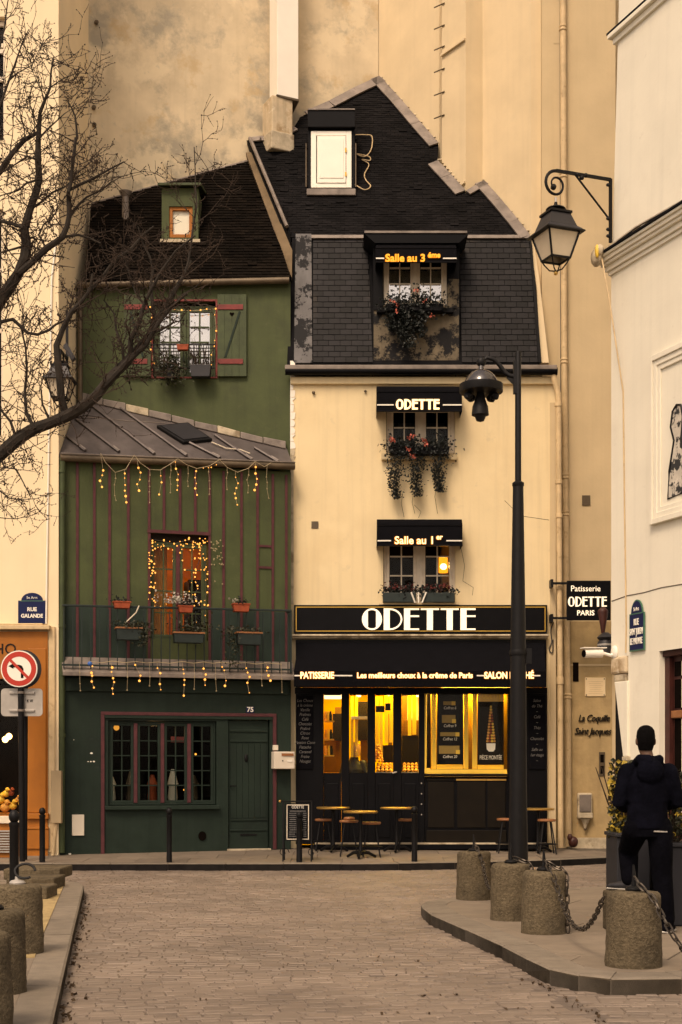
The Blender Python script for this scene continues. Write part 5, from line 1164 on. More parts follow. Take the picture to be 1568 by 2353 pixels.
# hand-lettered menu boards on the side pilasters
menus = (((701, 'left'), ('Les Choux','à la crème','Vanille','Pralinés','Café','Chocolat','Praliné','Citron','Rose','Passion Coco','Pistache','Caramel','Fraise','Nougat')), ((1234, 'right'), ('Salon','de Thé','~','Café','~','Thés','~','Chocolat','~','Salle au','1er étage','~')))
for (u, sd_), rows in menus:
    mt = thing('menu_board', 'tall narrow black board of chalk script on the %s shopfront pilaster' % sd_, 'menu board', F_O, (o_(u,0)[0], SD, o_(0,1760)[1]))
    hw__ = 19; part(mt, 'board', MB().pbox(F_O, u-hw__, 1598, u+hw__, 1768, SD-.045, SD-.021), m_black2, bevel=.006)
    for k, r in enumerate(rows):
        v = 1610+k*(150/len(rows)); x, z = o_(u, v, SD-.046); text(mt, r, .075, m_chalk, (x, SD-.049, z), shear=.3, sx=.85, ext=.002)
# ---- inside the shop
ix0, ix1 = o_(690,0)[0], o_(1250,0)[0]; iz1 = o_(0,1590)[1]; 
m_shopwall = M('shop_wall_paint', (.80,.47,.025), .8, var=.12, scale=1.5); m_shopdark = M('shop_dark_cabinet', (.012,.008,.004), .7, var=.2, spec=.1); m_shopbrown = M('shop_brown_panel', (.16,.075,.012), .7, var=.3, scale=3, spec=.1)
part(bh, 'shop_room', room(ix0, ix1, .2, 2.6, .25, iz1+.25).tw(F_O), m_shopwall)
add_lamp('shop_ceiling_light', 'AREA', ((ix0+ix1)/2, 1.1, iz1+.20), 165, (1,.76,.17), 3.2, F=F_O, sy=1.2)
add_lamp('window_display_light', 'AREA', (o_(1075,0)[0], .22, iz1+.02), 70, (1,.78,.18), 1.3, F=F_O, sy=.12)
def inb(u0, v0, u1, v1, d0, d1, mat, nm, tt=None): return part(tt or bh, nm, MB().pbox(F_O, u0, v0, u1, v1, d0, d1).tw(F_O), mat)
inb(765, 1640, 785, 1700, 1.2, 1.9, m_shopdark, 'dark_cabinet'); inb(822, 1612, 846, 1700, 1.1, 1.9, m_shopdark, 'dark_cabinet'); inb(925, 1690, 966, 1768, .9, 1.6, m_shopdark, 'dark_cabinet'); inb(880, 1712, 905, 1752, 1.0, 1.6, m_shopdark, 'dark_cabinet'); inb(1078, 1620, 1085, 1725, .4, .8, m_shopdark, 'dark_cabinet'); inb(982, 1594, 991, 1765, .5, .7, m_shopdark, 'dark_cabinet')
inb(770, 1625, 790, 1775, 1.95, 2.4, m_shopbrown, 'brown_panel'); inb(745, 1700, 772, 1775, 1.3, 1.6, m_shopbrown, 'brown_panel'); inb(829, 1640, 850, 1775, 1.2, 1.6, m_shopbrown, 'brown_panel'); inb(918, 1600, 936, 1776, 1.2, 1.6, m_shopbrown, 'brown_panel'); inb(934, 1655, 975, 1690, .95, 1.2, m_shopbrown, 'brown_panel'); inb(893, 1640, 902, 1712, 1.0, 1.1, m_shopbrown, 'brown_panel'); inb(990, 1590, 1170, 1768, .30, .36, m_shopbrown, 'window_back_panel')
for u0, u1 in ((806,813),(816,823),(864,871),(873,880)): inb(u0, 1600, u1, 1740, .8, .95, m_yellow, 'shop_column')
for u0, u1, v1 in ((884,893,1708),(895,903,1706),(938,946,1690),(948,957,1688)): inb(u0, 1598, u1, v1, .85, .90, m_yellow, 'yellow_drape')
inb(864, 1622, 884, 1636, .5, .6, m_shopdark, 'hanging_board'); inb(886, 1616, 898, 1632, .5, .6, m_shopdark, 'hanging_board'); inb(808, 1646, 846, 1652, .6, .9, m_wpanel, 'glass_shelf'); inb(745, 1596, 785, 1601, .4, 1.2, emi('ceiling_strip', (1,.8,.45), 1.5), 'ceiling_light_strip')
for v in (1656, 1698, 1735): inb(745, v, 768, v+2.5, .5, .8, m_yellow, 'shelf')
for k in range(7): x_ = ix0+.5+k*.55; part(bh, 'ceiling_spot', MB().lathe([(.04,0),(.05,.06)], F_O.world((x_,.9+.3*(k % 2),iz1-.02)), 8), m_hot)
gp = 'glass jars on the shop shelves'
for k, (u, v) in enumerate(((748,1656),(754,1656),(760,1656),(749,1698),(755,1698),(761,1698),(748,1735),(756,1735),(762,1735))):
    x, z = o_(u, v, .6); single('jar', '%s jar on the %s shelf behind the leftmost glazed shop door' % (('left','middle','right')[k % 3], ('top','middle','bottom')[k//3]), 'jar', MB().lathe([(.03,0),(.032,.10),(.018,.14),(.018,.17)], (x,.6,z), 8), (m_choux, m_yellow, m_shopdark)[k % 3], F_O, (x,.6,z), gp)
# counter and trays of cream puffs
ct = thing('shop_counter', 'low pastry counter inside the shop behind the glazed doors', 'counter', F_O, (o_(900,0)[0],.5,.25))
part(ct, 'body', MB().box(o_(800,0,.4)[0], o_(966,0,.4)[0], .35, .8, .25, o_(0,1776,.35)[1]), m_shopdark); part(ct, 'tray', MB().box(o_(862,0,.4)[0], o_(964,0,.4)[0], .34, .8, o_(0,1776,.35)[1]+.001, o_(0,1776,.35)[1]+.012), m_grey)
cm = MB().ball((0,0,0), (.036,.036,.03), 8, 5).ball((0,0,.026), (.02,.02,.014), 6, 4).mesh('cream_puff'); cm.materials.append(m_choux)
for g0, g1 in ((866,902),(926,961)):
    for r in range(3):
        for k in range(4):
            u = g0+4+(g1-g0-8)*k/3; x, z = o_(u, 1770-r*6.5, .36+r*.09)
            o = bpy.data.objects.new('cream_puff', cm); S.collection.objects.link(o); o.location = F_O.world((x, .38+r*.09, z)); tag(o, 'golden cream puff on the lit tray behind the %s glazed door' % ('third' if g0 < 900 else 'fourth'), 'pastry', 'cream puffs behind the %s glazed door' % ('third' if g0 < 900 else 'fourth'))
    part(ct, 'stepped_rack', MB().box(o_(g0,0,.4)[0], o_(g1,0,.4)[0], .40, .47, o_(0,1776,.35)[1]+.013, o_(0,1767,.36)[1]).box(o_(g0,0,.4)[0], o_(g1,0,.4)[0], .475, .6, o_(0,1776,.35)[1]+.013, o_(0,1760,.45)[1]), m_shopdark)
x, z0 = o_(870, 1752, .55); cr = thing('pastry_tower', 'small tower of glazed choux behind the third glazed door', 'cake', F_O, (x,.55,z0))
for r in range(7):
    for k in range(max(1, 5-r//2)): a = k*6.28/max(1,5-r//2)+r; rr_ = .07*(1-r/8); inst(cr, 'cream_puff', cm, (x+rr_*math.cos(a), .55+rr_*math.sin(a), z0+.03+r*.045), None, (.8,.8,.8))
# menu with price pictures, poster with the choux cone
mb_ = thing('price_board', 'black board with four pastry boxes and prices in the lit shop window', 'menu board', F_O, (o_(1035,0)[0],.05,o_(0,1757)[1]))
part(mb_, 'board', MB().pbox(F_O, 1005, 1590, 1065, 1757, .05, .06), m_black)
m_box = M('pastry_box_print', (.30,.20,.05), .6, var=.1)
for k, (u0, v0, u1, v1) in enumerate(((1019,1611.5,1046,1620),(1016,1643,1047,1661),(1012,1682.5,1055,1691.5),(1009,1713.5,1056,1732))):
    part(mb_, 'box_picture', MB().pbox(F_O, u0, v0, u1, v1, .046, .0495), m_box); part(mb_, 'puff_picture', MB().pbox(F_O, u1-8, v1-8.5, u1+1, v1+.5, .043, .0455), m_yellow)
    part(mb_, 'price_line', MB(), m_flat) if False else text(mb_, ('Coffret 6','Coffret 9','Coffret 12','Coffret 20')[k], .07, m_flat, (o_(1034,0,.05)[0], .046, o_(0,v1+7,.05)[1]), ext=.002, shear=.2, sx=.85)
po = thing('poster', 'dark poster of a tall choux cone in the lit shop window', 'poster', F_O, (o_(1128,0)[0],.05,o_(0,1758)[1]))
part(po, 'sheet', MB().pbox(F_O, 1098, 1590, 1158, 1757, .05, .056), m_dkw); part(po, 'header_band', MB().pbox(F_O, 1098, 1590, 1158, 1612, .047, .0495), m_brass)
text(po, 'ODETTE', .13, m_yellow, (o_(1130,0,.05)[0],.044,o_(0,1600,.05)[1]), sx=.7, ext=.002); text(po, 'PIÈCE MONTÉE', .105, m_flat, (o_(1128,0,.05)[0],.046,o_(0,1741,.05)[1]), sx=.56, ext=.002)
rowsn = 13
for r in range(rowsn):
    v = 1624+r*6.6; hw2 = 1.9+r*.72; nn = max(1, round(hw2/2.4)); 
    for k in range(nn):
        u = 1128.5+(-hw2+hw2*2*(k+.5)/nn); x, z = o_(u, v, .045); r0 = (hw2/nn+.5)/130; r0 = max(.018, min(.04, r0))
        part(po, 'puff_picture', MB().ext([(x+r0*math.cos(a), z+.85*max(r0,.026)*math.sin(a)) for a in [q_*math.pi/4 for q_ in range(8)]], .043+.0004*(r % 3), .0495), (m_choux, m_yellow, m_terra)[(r*3+k*2) % 3] if r > 1 else m_yellow)
part(po, 'plate_picture', MB().ext([o_(u, v, .045) for u, v in ((1118,1708),(1139,1708),(1138,1722),(1134,1727),(1124,1727),(1119,1722))], .042, .0425), m_flat)
# ================================================================== STREET FURNITURE ON THE FAR PAVEMENT
def table(x, y, lb):
    z = zp(x, y); t = thing('bistro_table', lb, 'table', W, (x,y,z), 'bistro tables outside the pastry shop')
    part(t, 'tabletop', MB().lathe([(.0,.735),(.27,.735),(.285,.745),(.285,.765),(.275,.772),(.0,.772)], (x,y,z), 24), m_brass)
    part(t, 'column', MB().lathe([(.05,.05),(.03,.15),(.024,.4),(.03,.7),(.08,.735)], (x,y,z), 10), m_iron)
    for k in range(3):
        a = k*2.094+.4; part(t, 'foot', MB().tube([(x,y,z+.10),(x+.14*math.cos(a),y+.14*math.sin(a),z+.09),(x+.27*math.cos(a),y+.27*math.sin(a),z+.02)], [.035,.028,.022], 6), m_iron)
    return t
def stool(x, y, h, lb, stacked=False):
    z = zp(x, y); t = thing('stool', lb, 'stool', W, (x,y,z), 'stools round the bistro tables')
    part(t, 'seat', MB().lathe([(0,h-.045),(.145,h-.045),(.16,h-.03),(.155,h-.005),(.10,h),(0,h)], (x,y,z), 18), m_seat)
    for k in range(4):
        a = k*1.571+.785; part(t, 'leg', MB().tube([(x+.09*math.cos(a),y+.09*math.sin(a),z+h-.04),(x+.20*math.cos(a),y+.20*math.sin(a),z)], .012, 5), m_iron)
    part(t, 'foot_ring', MB().tube([(x+.175*math.cos(a),y+.175*math.sin(a),z+.17) for a in [k*math.pi/8 for k in range(16)]], .009, 5, closed=True), m_iron)
    return t
def wx(u, Y): return (u-CU)/FL*Y
table(wx(829,23.35), 23.35, 'round brass topped bistro table nearest the kerb'); table(wx(766,24.55), 24.55, 'round bistro table by the left glazed door'); table(wx(912,24.55), 24.55, 'round bistro table behind the bollard in front of the shop window'); table(wx(1232,25.0), 24.75, 'round bistro table right of the tall lamp post')
stool(wx(802,23.75), 23.75, .60, 'stool at the left of the nearest bistro table'); stool(wx(854,23.6), 23.6, .58, 'stool at the right of the nearest bistro table')
stool(wx(745,24.85), 24.8, .56, 'stool at the back table by the left glazed door'); stool(wx(935,24.8), 24.85, .56, 'stool tucked at the bistro table before the shop window'); stool(wx(1163,24.6), 24.6, .60, 'stool half hidden behind the left of the lamp post'); stool(wx(1254,24.7), 24.55, .60, 'stool right of the rightmost bistro table')
st_ = MB(); p = P(803, 1882, 23.75); single('seat_cushion', 'small round brown cushion on the stool left of the nearest table', 'cushion', MB().lathe([(0,0),(.085,0),(.095,.02),(.085,.045),(0,.05)], (p.x,23.75,zp(p.x,23.75)+.601), 14), m_seat, W, (p.x,23.75,zp(p.x,23.75)+.6))
# A-board
ax, ay = wx(683, 22.85), 22.85; az = zp(ax, ay)
ab = thing('menu_stand', 'black iron stand with framed menu board at the kerb by the green door', 'menu stand', W, (ax,ay,az))
F_A = Frame(0, 22.75); a_ = F_A.px
def q_A(u, v): x, z = a_(u, v); return x, z
x0, z1 = a_(656,1846); x1, z0 = a_(713,1932)
tilt = .10
def ta(x, z, d): return (x, 22.75+d+(z-z0)*tilt, z)
part(ab, 'menu_board', MB().slab3([ta(x0,z0,0), ta(x1,z0,0), ta(x1,z1,0), ta(x0,z1,0)], (0,.03,0)), m_black)
bd = MB()
for (a, b, c, e) in ((x0+.02,x1-.02,z0+.02,z0+.032),(x0+.02,x1-.02,z1-.032,z1-.02),(x0+.02,x0+.032,z0+.033,z1-.033),(x1-.032,x1-.02,z0+.033,z1-.033)): bd.slab3([ta(a,c,-.004), ta(b,c,-.004), ta(b,e,-.004), ta(a,e,-.004)], (0,.003,0))
part(ab, 'border_line', bd, m_wframe)
lnz = z1-.10
def tline(a, b, z, h=.010): part(ab, 'printed_line', MB().slab3([ta(a,z,-.004), ta(b,z,-.004), ta(b,z+h,-.004), ta(a,z+h,-.004)], (0,.003,0)), m_chalk)
me_ = ab
for k in range(13):
    z = z1-.13-k*.033
    if k in (0, 4, 9): tline(x0+.07, x1-.07, z, .013)
    else: tline(x0+.06, x0+.06+random.uniform(.08,.18), z); tline(x1-.11, x1-.06, z, .012)
text(ab, 'ODETTE', .065, m_flat, ((x0+x1)/2, 22.75+(z1-z0)*tilt-.012, z1-.062), sx=.8, lean=-tilt)
for sx_ in (x0-.035, x1+.02):
    part(ab, 'leg', MB().tube([(sx_,22.70,az),(sx_,22.75+(z1-z0)*tilt+.05,z1+.03)], .012, 6), m_iron); part(ab, 'leg', MB().tube([(sx_+.01,23.05,az),(sx_,22.82+(z1-z0)*tilt,z1+.02)], .012, 6), m_iron)
    part(ab, 'scroll', MB().tube([(sx_+.01+.09*(1-k/14)*math.cos(k*.6), 22.72, az+.14+.09*(1-k/14)*math.sin(k*.6)) for k in range(14)], .007, 5), m_iron)
part(ab, 'top_rail', MB().tube([(x0-.09,22.75+(z1-z0)*tilt+.04,z1+.03),(x1+.03,22.75+(z1-z0)*tilt+.04,z1+.03)], .011, 6), m_iron)
part(ab, 'rail_knob', MB().ball((x0-.09,22.75+(z1-z0)*tilt+.04,z1+.03), .022, 8, 5), m_brass)
# cast iron bollards
def potelet(x, y, z, h, r, lb, group='black metal posts along the kerb'):
    t = thing('bollard', lb, 'bollard', W, (x,y,z), group)
    part(t, 'post', MB().lathe([(r*1.05,0),(r*1.05,.10),(r,.12),(r,h-.16),(r*1.12,h-.15),(r*1.12,h-.12),(r*.7,h-.11)], (x,y,z), 14), m_iron)
    part(t, 'ball_top', MB().ball((x,y,z+h-.062), (r*1.18,r*1.18,.062), 12, 8), m_iron)
potelet(wx(389,22.6), 22.62, .123, .86, .042, 'black post in front of the green shop window'); potelet(wx(97,22.6), 22.62, .123, .86, .045, 'black ball-topped post in front of the orange shop pilaster'); potelet(wx(953,22.72), 22.75, .123, .88, .045, 'black post beside the bistro tables'); potelet(wx(688,22.6), 22.66, .123, .80, .045, 'black post mostly hidden behind the menu stand')
potelet(wx(33,13.1), 13.1, .12, 1.06, .043, 'nearest black ball-topped post on the left island')
# road sign on its pole
Ys = 22.7; F_S = Frame(0, Ys); s_ = F_S.px
sg = thing('road_sign', 'round red and white no left turn sign on a tall dark pole', 'road sign', F_S, (s_(47,0)[0],.05,.123))
xc_, zc_ = s_(45, 1537); R0 = 42.5/FL*Ys
def disc(r, n_=28): return [(xc_+r*math.cos(a), zc_+r*math.sin(a)) for a in [2*math.pi*k/n_ for k in range(n_)]]
part(sg, 'pole', MB().tube([(s_(50,1985)[0],.05,.12),(s_(46,1540)[0],.05,zc_+.2)], .048, 10), m_iron)
part(sg, 'disc', MB().ext(disc(R0), -.02, .0), m_grey); part(sg, 'white_face', MB().ext(disc(R0*.985), -.024, -.0205), m_flat)
def ringp(r0, r1, d, mat, nm, n_=28):
    mb = MB(); a_s = [2*math.pi*k/n_ for k in range(n_)]
    for k in range(n_):
        a, b = a_s[k], a_s[(k+1) % n_]; mb.add([(xc_+r1*math.cos(a),d,zc_+r1*math.sin(a)),(xc_+r1*math.cos(b),d,zc_+r1*math.sin(b)),(xc_+r0*math.cos(b),d,zc_+r0*math.sin(b)),(xc_+r0*math.cos(a),d,zc_+r0*math.sin(a))], [(3,2,1,0)])
    return part(sg, nm, mb, mat)
ringp(R0*.66, R0*.93, -.027, m_sred, 'red_ring')
k_ = R0
ar = [(xc_+.10*k_, zc_-.50*k_),(xc_+.24*k_, zc_-.50*k_),(xc_+.24*k_, zc_+.0*k_),(xc_+.16*k_, zc_+.16*k_),(xc_+.02*k_, zc_+.22*k_),(xc_-.30*k_, zc_+.22*k_),(xc_-.30*k_, zc_+.30*k_),(xc_-.58*k_, zc_+.14*k_),(xc_-.30*k_, zc_+.0*k_),(xc_-.30*k_, zc_+.08*k_),(xc_+.0*k_, zc_+.08*k_),(xc_+.10*k_, zc_-.02*k_)]
part(sg, 'arrow', MB().ext(ar, -.028, -.0245), m_black); part(sg, 'red_slash', MB().bar((xc_-.47*k_,-.0295,zc_+.47*k_),(xc_+.47*k_,-.0295,zc_-.47*k_), .15*k_, .002), m_sred)
bp2 = thing('sign_plate', 'pale grey rectangular sign seen from its back, clamped under the no left turn sign', 'sign', F_S, (s_(47,0)[0],.05,s_(0,1645)[1]))
def rrect(x0, x1, z0, z1, r): return [(cx_+r*math.cos(a), cz_+r*math.sin(a)) for cx_, cz_, a0 in ((x1-r,z1-r,0),(x0+r,z1-r,1.571),(x0+r,z0+r,3.142),(x1-r,z0+r,4.712)) for a in [a0+k*.3927 for k in range(5)]]
xa, za = s_(-1, 1581); xb, zb = s_(95, 1645)
part(bp2, 'plate', MB().ext(rrect(xa, xb, zb, za, .06), .105, .125), m_grey)
for v in (1591, 1632):
    z = s_(0, v)[1]; part(bp2, 'clamp_rail', MB().box(s_(19,0)[0], s_(77,0)[0], .075, .104, z-.018, z+.018), m_grey, bevel=.004); part(bp2, 'clamp_band', MB().lathe([(.056,-.018),(.056,.018)], (s_(47,0)[0],.05,z), 12), m_zincl)
text(bp2, 'K W', .07, m_black, (s_(66,0)[0], .100, s_(0,1610)[1]), sx=.7)
s2 = thing('road_sign', 'dark back of a round sign on the second pole behind the red one', 'road sign', F_S, (s_(57,0)[0],.35,.125))
xq, zq_ = s_(56, 1538, .35); part(s2, 'pole', MB().tube([(s_(58,1985,.35)[0],.35,.12),(s_(60,1540,.35)[0],.35,zq_+.2)], .036, 8), m_iron)
part(s2, 'disc', MB().ext([(xq+R0*math.cos(a)*.98, zq_+R0*math.sin(a)*1.05) for a in [2*math.pi*k/28 for k in range(28)]], .30, .315), m_dgrey)
# ================================================================== PIPES AND FITTINGS AT THE RIGHT
p1 = thing('downpipe', 'tall tan downpipe running the full height of the narrow ochre building', 'pipe', F_R, (F_R.px(1302,0)[0],-.1,.2))
r_ = F_R.px
pa = [r_(u, v, -.10) for u, v in ((1294,-40),(1297,860),(1301,1330),(1305,1600),(1307,1945))]
part(p1, 'pipe', MB().tube([(x,-.10,z) for x, z in pa], .058, 12), m_pipe)
for v, u in ((65,1294),(403,1295),(830,1297),(1095,1299),(1180,1300),(1600,1305)): x, z = r_(u, v, -.10); part(p1, 'collar', MB().lathe([(.06,-.05),(.072,-.04),(.072,-.02),(.062,-.01),(.062,.01),(.072,.02),(.072,.04),(.06,.05)], (x,-.10,z), 12), m_pipe)
x, z = r_(1290, 0, -.02); part(p1, 'dark_cable', MB().tube([(r_(1287,-40)[0],-.03,r_(0,-40)[1]),(r_(1289,1000)[0],-.03,r_(0,1000)[1]),(r_(1293,1940)[0],-.03,r_(0,1940)[1])], .012, 5), m_dwire)
p2 = thing('downpipe', 'tan downpipe with a swan neck from the roof gutter of the cream house', 'pipe', F_O, (o_(1284,0)[0],-.1,.2))
pb_ = [o_(u, v, -.12) for u, v in ((1273,862),(1274,872),(1279,890),(1283,905),(1284,930),(1285,1200),(1287,1500),(1289,1948))]
part(p2, 'pipe', MB().tube([(x,-.12,z) for x, z in pb_], .050, 12), m_pipe)
for v, u in ((930,1283.5),(1108,1284.5),(1186,1285),(1350,1286),(1560,1287.5),(1568,1287.5)): x, z = o_(u, v, -.12); part(p2, 'collar', MB().lathe([(.052,-.035),(.064,-.03),(.064,.03),(.052,.035)], (x,-.12,z), 12), m_pipe)
cb = [o_(u, v, -.02) for u, v in ((1272,1430),(1266,1448),(1268,1475),(1262,1492),(1270,1500),(1271,1470))]
single('loose_cable', 'black looped cable hanging at the right end of the shop sign', 'cable', MB().tube(smooth([(x,-.03,z) for x, z in cb]), .010, 5), m_dwire, F_O, (cb[2][0],-.03,cb[2][1]))
pq = thing('plaque', 'square cream stone memorial plaque with four bolts on the ochre wall', 'plaque', F_R, (r_(1368,0)[0],0,r_(0,1601)[1]))
part(pq, 'slab', MB().pbox(F_R, 1345, 1557, 1392, 1600, -.03, -.001), M('plaque_stone', (.80,.62,.38), .5, var=.05), bevel=.006)
for k in range(7): part(pq, 'engraved_line', MB().pbox(F_R, 1352+random.uniform(0,5), 1566+k*4.6, 1386-random.uniform(0,6), 1566.9+k*4.6, -.0325, -.0305), m_pipe)
for u in (1348, 1389):
    for v in (1560, 1597): x, z = r_(u, v, -.03); part(pq, 'bolt', MB().ball((x,-.031,z), .012, 6, 4), m_gutter)
ls = thing('restaurant_lettering', 'black script lettering La Coquille Saint Jacques fixed to the ochre wall', 'sign', F_R, (r_(1362,0)[0],0,r_(0,1690)[1]))
text(ls, 'La Coquille', .175, m_iron, (r_(1364,0)[0],-.03,r_(0,1651)[1]), ext=.012, off=.0, shear=.35, sx=.78, sp=.92); text(ls, 'Saint Jacques', .175, m_iron, (r_(1361,0)[0],-.03,r_(0,1681)[1]), ext=.012, off=.0, shear=.35, sx=.80, sp=.92)
ic = thing('intercom', 'tall narrow bronze intercom panel under the script lettering', 'intercom', F_R, (r_(1384,0)[0],0,r_(0,1785)[1])); part(ic, 'panel', MB().pbox(F_R, 1377, 1728, 1391, 1784, -.025, -.001), m_gutter, bevel=.004); part(ic, 'speaker', MB().pbox(F_R, 1380, 1734, 1388, 1752, -.028, -.0255), m_dark); part(ic, 'keypad', MB().pbox(F_R, 1380, 1760, 1388, 1778, -.028, -.0255), m_dark)
gm = thing('gas_regulator', 'old grey wall box with tapered spout near the foot of the ochre wall', 'wall box', F_R, (r_(1344,0)[0],0,r_(0,1905)[1]))
part(gm, 'box', MB().pbox(F_R, 1328, 1822, 1362, 1882, -.12, -.001), m_lime, bevel=.03); part(gm, 'cover', MB().pbox(F_R, 1332, 1826, 1359, 1866, -.145, -.1205), m_zincl, bevel=.02); part(gm, 'lip', MB().pbox(F_R, 1329, 1868, 1363, 1880, -.15, -.1205), m_lime, bevel=.012)
x, z = r_(1345, 1882, -.07); part(gm, 'spout', MB().lathe([(.025,-.16),(.035,-.12),(.08,-.01),(.09,0)], (x,-.08,z), 10), m_lime); part(gm, 'tap', MB().ball((x,-.08,z-.18), .028, 8, 5), m_gutter)
rb = thing('rag_bundle', 'dark red bundle lying at the foot of the downpipes', 'bundle', W, (wx(1318,25.6),25.6,.2)); part(rb, 'cloth', MB().ball((wx(1318,25.6),25.62,.30), (.09,.08,.10), 10, 7).ball((wx(1310,25.6),25.60,.38), (.05,.05,.07), 8, 5), m_maroon)
# red hanging pennant lamp and security camera near the white corner
F_C = Frame(0, 22.5); c_ = F_C.px
hl = thing('wall_lamp', 'dark lamp with a maroon tapered shade between the blade sign and the white corner', 'lamp', F_C, (c_(1389,0)[0],0,c_(0,1512)[1]))
x, z = c_(1386, 1402); _, zb = c_(1388, 1455); rr1 = 11/FL*22.5
part(hl, 'shade', MB().lathe([(rr1*.35,zb-z),(rr1*1.1,-.03),(rr1*1.05,.0),(.02,.05)], (x,0,z), 12), m_maroon)
x2, z2 = c_(1392, 1480); part(hl, 'lantern', MB().lathe([(.06,-.17),(.13,-.16),(.13,.02),(.10,.06),(.14,.10),(.10,.14),(.05,.18)], (x2,0,z2), 12), m_dgrey); part(hl, 'bracket', MB().bar((x2,0,z2+.05),(c_(1412,0)[0],.0,z2+.12), .03, .03).bar((x2,0,z2+.17),(x,0,zb+.0), .025, .025), m_iron)
part(hl, 'pale_band', MB().lathe([(.132,-.03),(.134,-.015),(.132,0)], (x2,0,z2), 12), m_grey)
cm_ = thing('security_camera', 'white bullet security camera on the edge of the white corner house', 'camera', F_W, (.1,-.1,R_(1415,1502)[1]))
y_ = -.02; xcm, zcm = R_(1411, 1500, -.05)
nrm = Vector((0,-1,0))
part(cm_, 'housing', MB().tube([(.03,-.16,zcm),(.0,-.40,zcm-.01)], [.058,.054], 12), m_flat); part(cm_, 'sunshield', MB().slab3([(-.04,-.12,zcm+.062),(.09,-.12,zcm+.062),(.05,-.43,zcm+.057),(-.06,-.43,zcm+.057)], (0,0,.012)), m_flat); part(cm_, 'lens', MB().tube([(-.001,-.40,zcm-.01),(-.001,-.415,zcm-.01)], .048, 10), m_dark)
part(cm_, 'arm', MB().tube([(.04,-.15,zcm),(.08,-.06,zcm-.03),(.10,.0,zcm)], .022, 8), m_flat); part(cm_, 'wall_mount', MB().ball((.10,-.015,zcm+.01), (.08,.03,.09), 10, 6), m_flat)
# vent on the ochre building
vt = MB().pbox(F_R, 1338, 1138, 1357, 1161, -.02, -.001); single('vent_grille', 'small dark square vent high on the ochre wall', 'vent', vt, m_gutter, F_R, (r_(1347,0)[0],0,r_(0,1161)[1]), bevel=.005)
# ================================================================== FAIRY LIGHTS
blb = MB().ball((0,0,0), .0185, 8, 6).mesh('bulb'); blb.materials.append(m_bulb); bof = MB().ball((0,0,0), .014, 6, 4).mesh('unlit_bulb'); bof.materials.append(m_bulboff)
def string(lb, F, d, cols, extra, wires, px_, off_cols=(), thin_off=True, kb=1.0, wmat=None):
    x, z = px_(*wires[0][0], d); t = thing('fairy_lights', lb, 'string lights', F, (x, d, z))
    wm = MB()
    for w_ in wires: wm.tube([(px_(u,v,d)[0], d+.01, px_(u,v,d)[1]) for u, v in w_], .005, 4)
    for c in cols:
        wm.tube([(px_(u,v,d)[0], d, px_(u,v,d)[1]) for u, v in c], .004, 3)
        for u, v in c[1:]: x, z = px_(u, v, d); o = inst(t, 'bulb', blb, (x, d-.012, z)); k = kb*random.choice((.5,.65,.8,.95,1.1)); o.scale = (k,k,k)
    for u, v in extra: x, z = px_(u, v, d); k = kb*random.choice((.45,.6,.8,1)); inst(t, 'bulb', blb, (x, d-.012, z), None, (k,k,k))
    for c in off_cols:
        if thin_off: wm.tube([(px_(u,v,d)[0], d, px_(u,v,d)[1]) for u, v in c], .004, 3)
        for u, v in c[1:]: x, z = px_(u, v, d); inst(t, 'unlit_bulb', bof, (x, d-.006, z))
    part(t, 'wire', wm, wmat or m_wire); return t
def zz(p): return (126.3+.3516*p[0], 884.4+.3516*p[1])
cz_ = [[(300,455),(316,560),(310,592),(295,628),(308,668)],[(455,556),(457,580),(456,610),(459,655),(457,692),(463,728),(467,768)],[(535,470),(546,543),(560,574),(555,620),(538,650),(550,692)],[(690,556),(692,595),(697,638),(681,717)],[(788,500),(791,549),(806,586),(801,622),(802,659),(799,688)],[(925,545),(923,565),(916,607),(924,645),(917,677),(929,720)],[(1180,560),(1181,605),(1197,644),(1186,675),(1176,711),(1182,741),(1192,784)],[(1312,500),(1312,538),(1311,580),(1320,615),(1316,652),(1305,688)]]
ex = [zz(p) for p in ((970,545),(1003,542),(1022,540),(1055,523),(787,505))]
wr = [[(300,445),(335,510),(395,572),(465,550),(520,458)],[(520,458),(560,510),(620,552),(690,556),(750,520),(805,482)],[(805,482),(860,520),(930,546),(1010,530),(1078,488)],[(1078,488),(1130,540),(1195,570),(1265,545),(1312,500)],[(1312,500),(1370,535),(1415,508)]]
ofc = [[(395,575),(397,612),(390,655),(392,725),(400,755)],[(620,552),(622,590),(617,630),(620,665),(618,700),(620,770)],[(758,520),(760,560),(753,605),(757,650),(755,705)],[(870,530),(872,580),(868,632),(872,665)],[(1008,532),(1005,570),(1010,628),(1012,680),(1010,716)],[(1125,540),(1128,575),(1122,610),(1125,685)],[(1268,545),(1267,590),(1256,622),(1265,660),(1262,705)],[(1388,520),(1383,604),(1388,640),(1387,680),(1398,742)]]
string('icicle string of warm fairy lights looped under the zinc roof gutter', F_G, -.17, [[zz(p) for p in c] for c in cz_], ex, [[zz(p) for p in w_] for w_ in wr], g, [[zz(p) for p in c] for c in ofc])
def z5(p): return (p[0]*.5, 1176+p[1]*.5)
c5 = [[(415,690),(425,710),(421,740),(424,753),(422,780),(432,808)],[(510,695),(516,716),(513,736),(520,765),(525,783),(517,812),(520,837)],[(618,690),(622,704),(646,753),(641,777)],[(722,692),(724,719),(737,742),(735,792),(739,818)],[(838,690),(842,725),(845,744),(848,773),(847,796),(845,845)],[(936,690),(936,721),(946,748),(942,771),(943,797)],[(1018,692),(1021,713),(1031,729),(1039,776),(1034,800)],[(1128,694),(1132,719),(1138,739),(1147,759),(1137,786),(1146,832)],[(1222,696),(1230,716),(1226,731),(1234,753),(1243,776)]]
